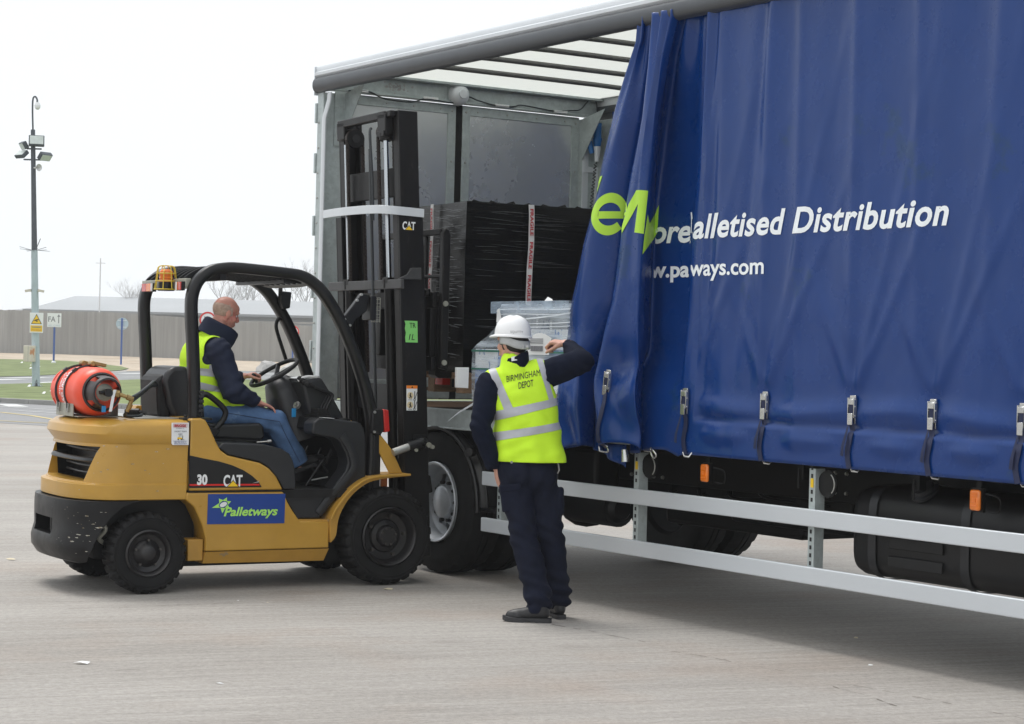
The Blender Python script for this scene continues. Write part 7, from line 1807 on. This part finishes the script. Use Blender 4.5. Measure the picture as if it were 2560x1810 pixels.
q = MB(); q.cyl((.012, 11.955, .945), (.012, 11.945, .945), .008, .008, 12); link('button', rel(q.mesh('button'), OM), 'grey_txt', tr)
q = MB(); q.tube([(.285, 12.03, .96), (.295, 12.02, .93), (.30, 12.02, .90), (.29, 12.02, .88)], .004, n=6); link('key_ring', rel(q.mesh('key_ring'), OM), 'steel', tr)
shoe(man, frame((.262, 11.872, 0), (-1, .10, 0))); shoe(man, frame((.335, 12.035, 0), (-.28, 1, 0)))

# ---------------------------------------------------------------- driver (in the forklift's frame)
DFm = FM.copy()
def Fp(*a): return DFm @ Vector(a)
def Fd(*a): return DFm.to_3x3() @ Vector(a)
HD = DFm @ (Matrix.Translation((.705, .60, 1.815)) @ Matrix.Rotation(R(17), 4, 'Y'))
DJ = dict(hipN=(.56, .52, 1.165), hipF=(.56, .72, 1.165), kneeN=(1.025, .46, 1.095), kneeF=(1.04, .76, 1.10), ankN=(1.185, .45, .815), ankF=(1.22, .76, .80), shN=(.595, .42, 1.575), shF=(.60, .79, 1.575), elN=(.690, .375, 1.295), elF=(.75, .86, 1.34), wrN=(.865, .43, 1.235), wrF=(.862, .70, 1.385))
DJ = {k: Fp(*v) for k, v in DJ.items()}
q = MB(); Pd = head_blob(q, HD, .90)
q.caps(HD @ Vector((-.02, 0, -.05)), .056, Fp(.60, .60, 1.62), .065); q.caps(Fp(.56, .60, 1.50), .11, Fp(.54, .60, 1.20), .12)
for s in 'NF':
    q.caps(Fp(.57, .6, 1.54), .07, DJ['sh'+s], .048); q.caps(DJ['sh'+s], .048, DJ['el'+s], .040); q.caps(DJ['el'+s], .040, DJ['wr'+s], .029)
    q.caps(DJ['hip'+s], .07, DJ['knee'+s], .058); q.caps(DJ['knee'+s], .055, DJ['ank'+s], .040); q.caps(DJ['ank'+s], .036, DJ['ank'+s]+Fd(.02, 0, -.03), .03)
q.caps(DJ['hipN'], .075, DJ['hipF'], .075)
hand_blob(q, Fp(.893, .44, 1.222), Fd(1, .06, -.30), Fd(-.25, 0, -1), Fd(0, 1, 0), (8, 18, 14), .10, (.7, .7, .1))
hand_blob(q, Fp(.880, .69, 1.392), Fd(1, -.10, .30), Fd(.25, .0, -1), Fd(.1, -1, .1), (38, 60, 45), .02, (.75, .55, .5))
me = union(q, .0046, 3); RT = Matrix.Translation(Fp(.55, .6, 1.08)); rel(me, RT)
drv = link('person', me, 'skin_red', None, sharp=None); drv.data.shade_smooth(); drv.location = RT.translation; bpy.context.view_layer.update()
tag(drv, 'balding man in yellow vest and jeans seated at the forklift steering wheel', 'person')
eyes(drv, Pd, RT, 'grey_txt')
hair(HD, .90, 'hair_grey', drv, RT, ((-.013, 0, .036), (.0985, .0785, .086)), [((0, 0, .098), (-.35, 0, 1)), ((.038, 0, .0), (1, 0, .35)), ((0, 0, -.052), (0, 0, -1))])
# jeans
q = MB()
for s in 'NF':
    h, k, a = DJ['hip'+s], DJ['knee'+s], DJ['ank'+s]
    q.caps(h, .100, k+Fd(-.01, 0, 0), .082); q.caps(k, .084, a+Fd(-.015, 0, .05), .072); q.caps(a+Fd(-.015, 0, .06), .074, a+Fd(.012, 0, -.012), .078)
q.caps(DJ['hipN'], .105, DJ['hipF'], .105)
def df(v, n_):
    a = fold(v, .008, 7, 6, 4)
    for c in (DJ['kneeN'], DJ['kneeF'], DJ['hipN']):
        d = (v-c).length; a += .008*math.sin(v.z*70+v.x*55+noise.noise(v*8)*3)*math.exp(-(d/.11)**2)
    return a
me = union(q, .009, 4, df)
for s in 'NF':
    d = (DJ['ank'+s]-DJ['knee'+s]).normalized(); b = bmesh.new(); b.from_mesh(me)
    sel = [f for f in b.faces if (f.calc_center_median()-DJ['ank'+s]).length < .16]; vs_ = list({v for f in sel for v in f.verts}); es_ = list({e for f in sel for e in f.edges})
    bmesh.ops.bisect_plane(b, geom=vs_+es_+sel, plane_co=DJ['ank'+s]+d*.02, plane_no=d, clear_outer=True); b.to_mesh(me); b.free()
jn = link('jeans', rel(me, RT), 'denim', drv, sharp=None); jn.data.shade_smooth(); jn.modifiers.new('s', 'SOLIDIFY').thickness = .004
jb = bvh_of(rel(jn.data.copy(), RT.inverted()))
q = MB(); ln = [(DJ['hipN'].lerp(DJ['kneeN'], t)) for t in [i/14 for i in range(3, 15)]]+[DJ['kneeN'].lerp(DJ['ankN'], t) for t in [i/10 for i in range(1, 11)]]
pts = []
for c in ln:
    h_ = jb.ray_cast(c+Fd(0, -.3, .0), Fd(0, 1, 0)); 
    if h_[0]: pts.append(h_[0]-Fd(0, .002, 0))
if len(pts) > 3: q.tube(pts, .0018, n=4); link('seam', rel(q.mesh('seam'), RT), 'strap', jn)
# jacket
q = MB(); q.ball(Fp(.535, .60, 1.22), .165, .165, .14, 24, None); q.ball(Fp(.530, .60, 1.36), .150, .180, .18, 24); q.ball(Fp(.555, .60, 1.50), .150, .195, .16, 24)
q.caps(Fp(.575, .45, 1.575), .082, Fp(.575, .75, 1.575), .082); q.caps(Fp(.585, .6, 1.60), .090, Fp(.615, .6, 1.665), .075); q.ball(Fp(.66, .6, 1.25), .12, .15, .12, 20)
tor = list(q.v), list(q.f), list(q.m)
for s in 'NF': q.caps(DJ['sh'+s], .086, DJ['el'+s], .076); q.caps(DJ['el'+s], .076, DJ['wr'+s]+(DJ['el'+s]-DJ['wr'+s]).normalized()*.015, .050)
q.ball(DJ['elN']+Fd(-.01, 0, .02), .082)
def jf2(v, n_):
    a = fold(v, .010, 6, 7, 6)
    for c, r_ in ((DJ['elN'], .11), (DJ['wrN'], .07), (DJ['shN'], .09)):
        d = (v-c).length; a += .008*math.sin(v.z*75-v.x*50+noise.noise(v*8)*3)*math.exp(-(d/r_)**2)
    return a
me = union(q, .009, 5, jf2); jk2 = link('jacket', rel(me, RT), 'navy_shell', drv, sharp=None); jk2.data.shade_smooth()
q = MB(); rs = []
for (k, h, dx) in ((1.12, -.06, -.03), (1.10, -.03, -.01), (1.08, .020, .012), (1.02, .034, .018), (.92, .026, .014), (.86, -.02, .0)):
    rs.append([Fp(.660+dx+.112*k*math.cos(t)+h*.12, .60+.088*k*math.sin(t), 1.705+h-.058*math.cos(t)+.003*math.sin(4*t)) for t in [2*math.pi*j/36 for j in range(36)]])
q.rings(rs, cap=False); o = link('collar', rel(q.mesh('collar'), RT), 'navy_shell', jk2, sharp=None); o.data.shade_smooth()
q = MB(); q.v, q.f, q.m = tor; q.ball(Fp(.72, .6, 1.215), .17, .17, .09, 20, DFm.to_3x3()); q.ball(Fp(.60, .6, 1.23), .20, .185, .10, 20, DFm.to_3x3())
me = union(q, .010, 6, lambda v, n_: .012+fold(v, .007, 6, 5, 9)); iv = DFm.inverted(); me.transform(iv)
slicemesh(me, [((0, 0, 1.158), (.03, 0, -1)), ((0, .455, 0), (0, -1, .0)) if False else ((.6, .385, 1.3), (0, -1, .12)), ((.6, .815, 1.3), (0, 1, .12))])
b = bmesh.new(); b.from_mesh(me)
bmesh.ops.delete(b, geom=[f for f in b.faces if (lambda c: (c.x-.615)**2/.085**2+(c.y-.6)**2/.085**2 < 1 and c.z > 1.62 or (c.x > .70 and c.z > 1.30 and c.y > .3 and c.z < 1.0))(f.calc_center_median())], context='FACES'); b.to_mesh(me); b.free()
def kz(x, y): return (.392+(x-45)*.000723, 1.544-(y-620)*.00066)
def two2(p0, p1):
    (x0, z0), (x1, z1) = kz(*p0), kz(*p1); d = Vector((x1-x0, 0, z1-z0)).normalized(); return (Vector((x0, .6, z0)), Vector((-d.z, 0, d.x)))
C1, C2, C3, C4 = two2((240, 772), (400, 785)), two2((240, 848), (400, 862)), two2((240, 928), (480, 985)), two2((240, 992), (480, 1030))
S0, S1 = two2((480, 385), (190, 560)), two2((500, 430), (215, 610)); U0_, U1_ = two2((232, 500), (232, 800)), two2((272, 500), (262, 800))
bands(me, [C1, C2, C3, C4, S0, S1, U0_, U1_])
s1 = pick(me, lambda c, n_: side(c, C1)*side(c, C2) < 0); s2 = pick(me, lambda c, n_: side(c, C3)*side(c, C4) < 0); s3 = pick(me, lambda c, n_: side(c, S0)*side(c, S1) < 0 and c.z > 1.58 and abs(c.y-.6) > .06, .003)
s4 = pick(me, lambda c, n_: side(c, U0_)*side(c, U1_) < 0 and 1.44 < c.z < 1.585 and abs(c.y-.6) > .10, .003)
vest2 = me.copy(); vest2.transform(DFm); v2 = link('safety_vest', rel(vest2, RT), 'hiviz', drv, sharp=None); v2.data.shade_smooth(); v2.modifiers.new('s', 'SOLIDIFY').thickness = .003
for s_ in (s1, s2, s3, s4):
    s_.transform(DFm); o = link('reflective_strip', rel(s_, RT), 'reflect', v2, sharp=None); o.data.shade_smooth()
q = MB(); q.lathe([(.0105, -.003), (.0115, -.003), (.0115, .003), (.0105, .003)], Fp(.893+.105, .44+.006, 1.222-.035), Fd(1, .06, -.30), 16, closed=True); link('ring', rel(q.mesh('ring'), RT), 'gold', drv)
shoe(drv, DFm @ (Matrix.Translation((1.155, .45, .735)) @ Matrix.Rotation(R(-17), 4, 'Y'))); shoe(drv, DFm @ (Matrix.Translation((1.20, .76, .70)) @ Matrix.Rotation(R(-10), 4, 'Y')))

# ================================================================== HAZE
xs_, ys_, zs_ = (-950, 950), (-60, 1450), (-1.2, 30)
q = MB(); q.box(*xs_, *ys_, *zs_); hz = q.mesh('haze'); hm_ = bpy.data.materials.new('hazy_air'); hm_.use_nodes = True
n = hm_.node_tree; n.nodes.remove(n.nodes['Principled BSDF']); pv = n.nodes.new('ShaderNodeVolumePrincipled'); pv.inputs['Color'].default_value = (.95, .97, 1, 1); pv.inputs['Density'].default_value = .0006
n.links.new(pv.outputs[0], n.nodes['Material Output'].inputs['Volume'])
hzo = link('haze', hz, hm_, sharp=None); tag(hzo, 'pale haze filling the air over the yard', None, kind='stuff')

# ------------------------------------------------------------------ separate small repeated pieces
def split_loose(ob):
    me = ob.data; b = bmesh.new(); b.from_mesh(me); b.verts.ensure_lookup_table(); seen = set(); groups = []
    for v in b.verts:
        if v.index in seen: continue
        st = [v]; seen.add(v.index); g = []
        while st:
            x = st.pop(); g.append(x.index)
            for e in x.link_edges:
                o = e.other_vert(x)
                if o.index not in seen: seen.add(o.index); st.append(o)
        groups.append(set(g))
    b.free()
    if len(groups) < 2: return
    for i, g in enumerate(groups):
        b = bmesh.new(); b.from_mesh(me); b.verts.ensure_lookup_table(); bmesh.ops.delete(b, geom=[v for v in b.verts if v.index not in g], context='VERTS')
        nm = bpy.data.meshes.new(ob.name); b.to_mesh(nm); b.free()
        for mt in me.materials: nm.materials.append(mt)
        if i == 0: first = nm; continue
        o = ob.copy(); o.data = nm; C.objects.link(o); o.parent = ob.parent
    ob.data = first
for ob in [o for o in C.objects if o.type == 'MESH' and o.parent and o.name.split('.')[0] in ('gusset', 'hinge', 'cable_clip', 'bolt', 'rivet', 'wheel_nut', 'cross_bearer', 'side_raves', 'tank_strap', 'roof_cross_member', 'vent_louvre', 'packing_strap', 'pin', 'pedal_rod')]:
    split_loose(ob)
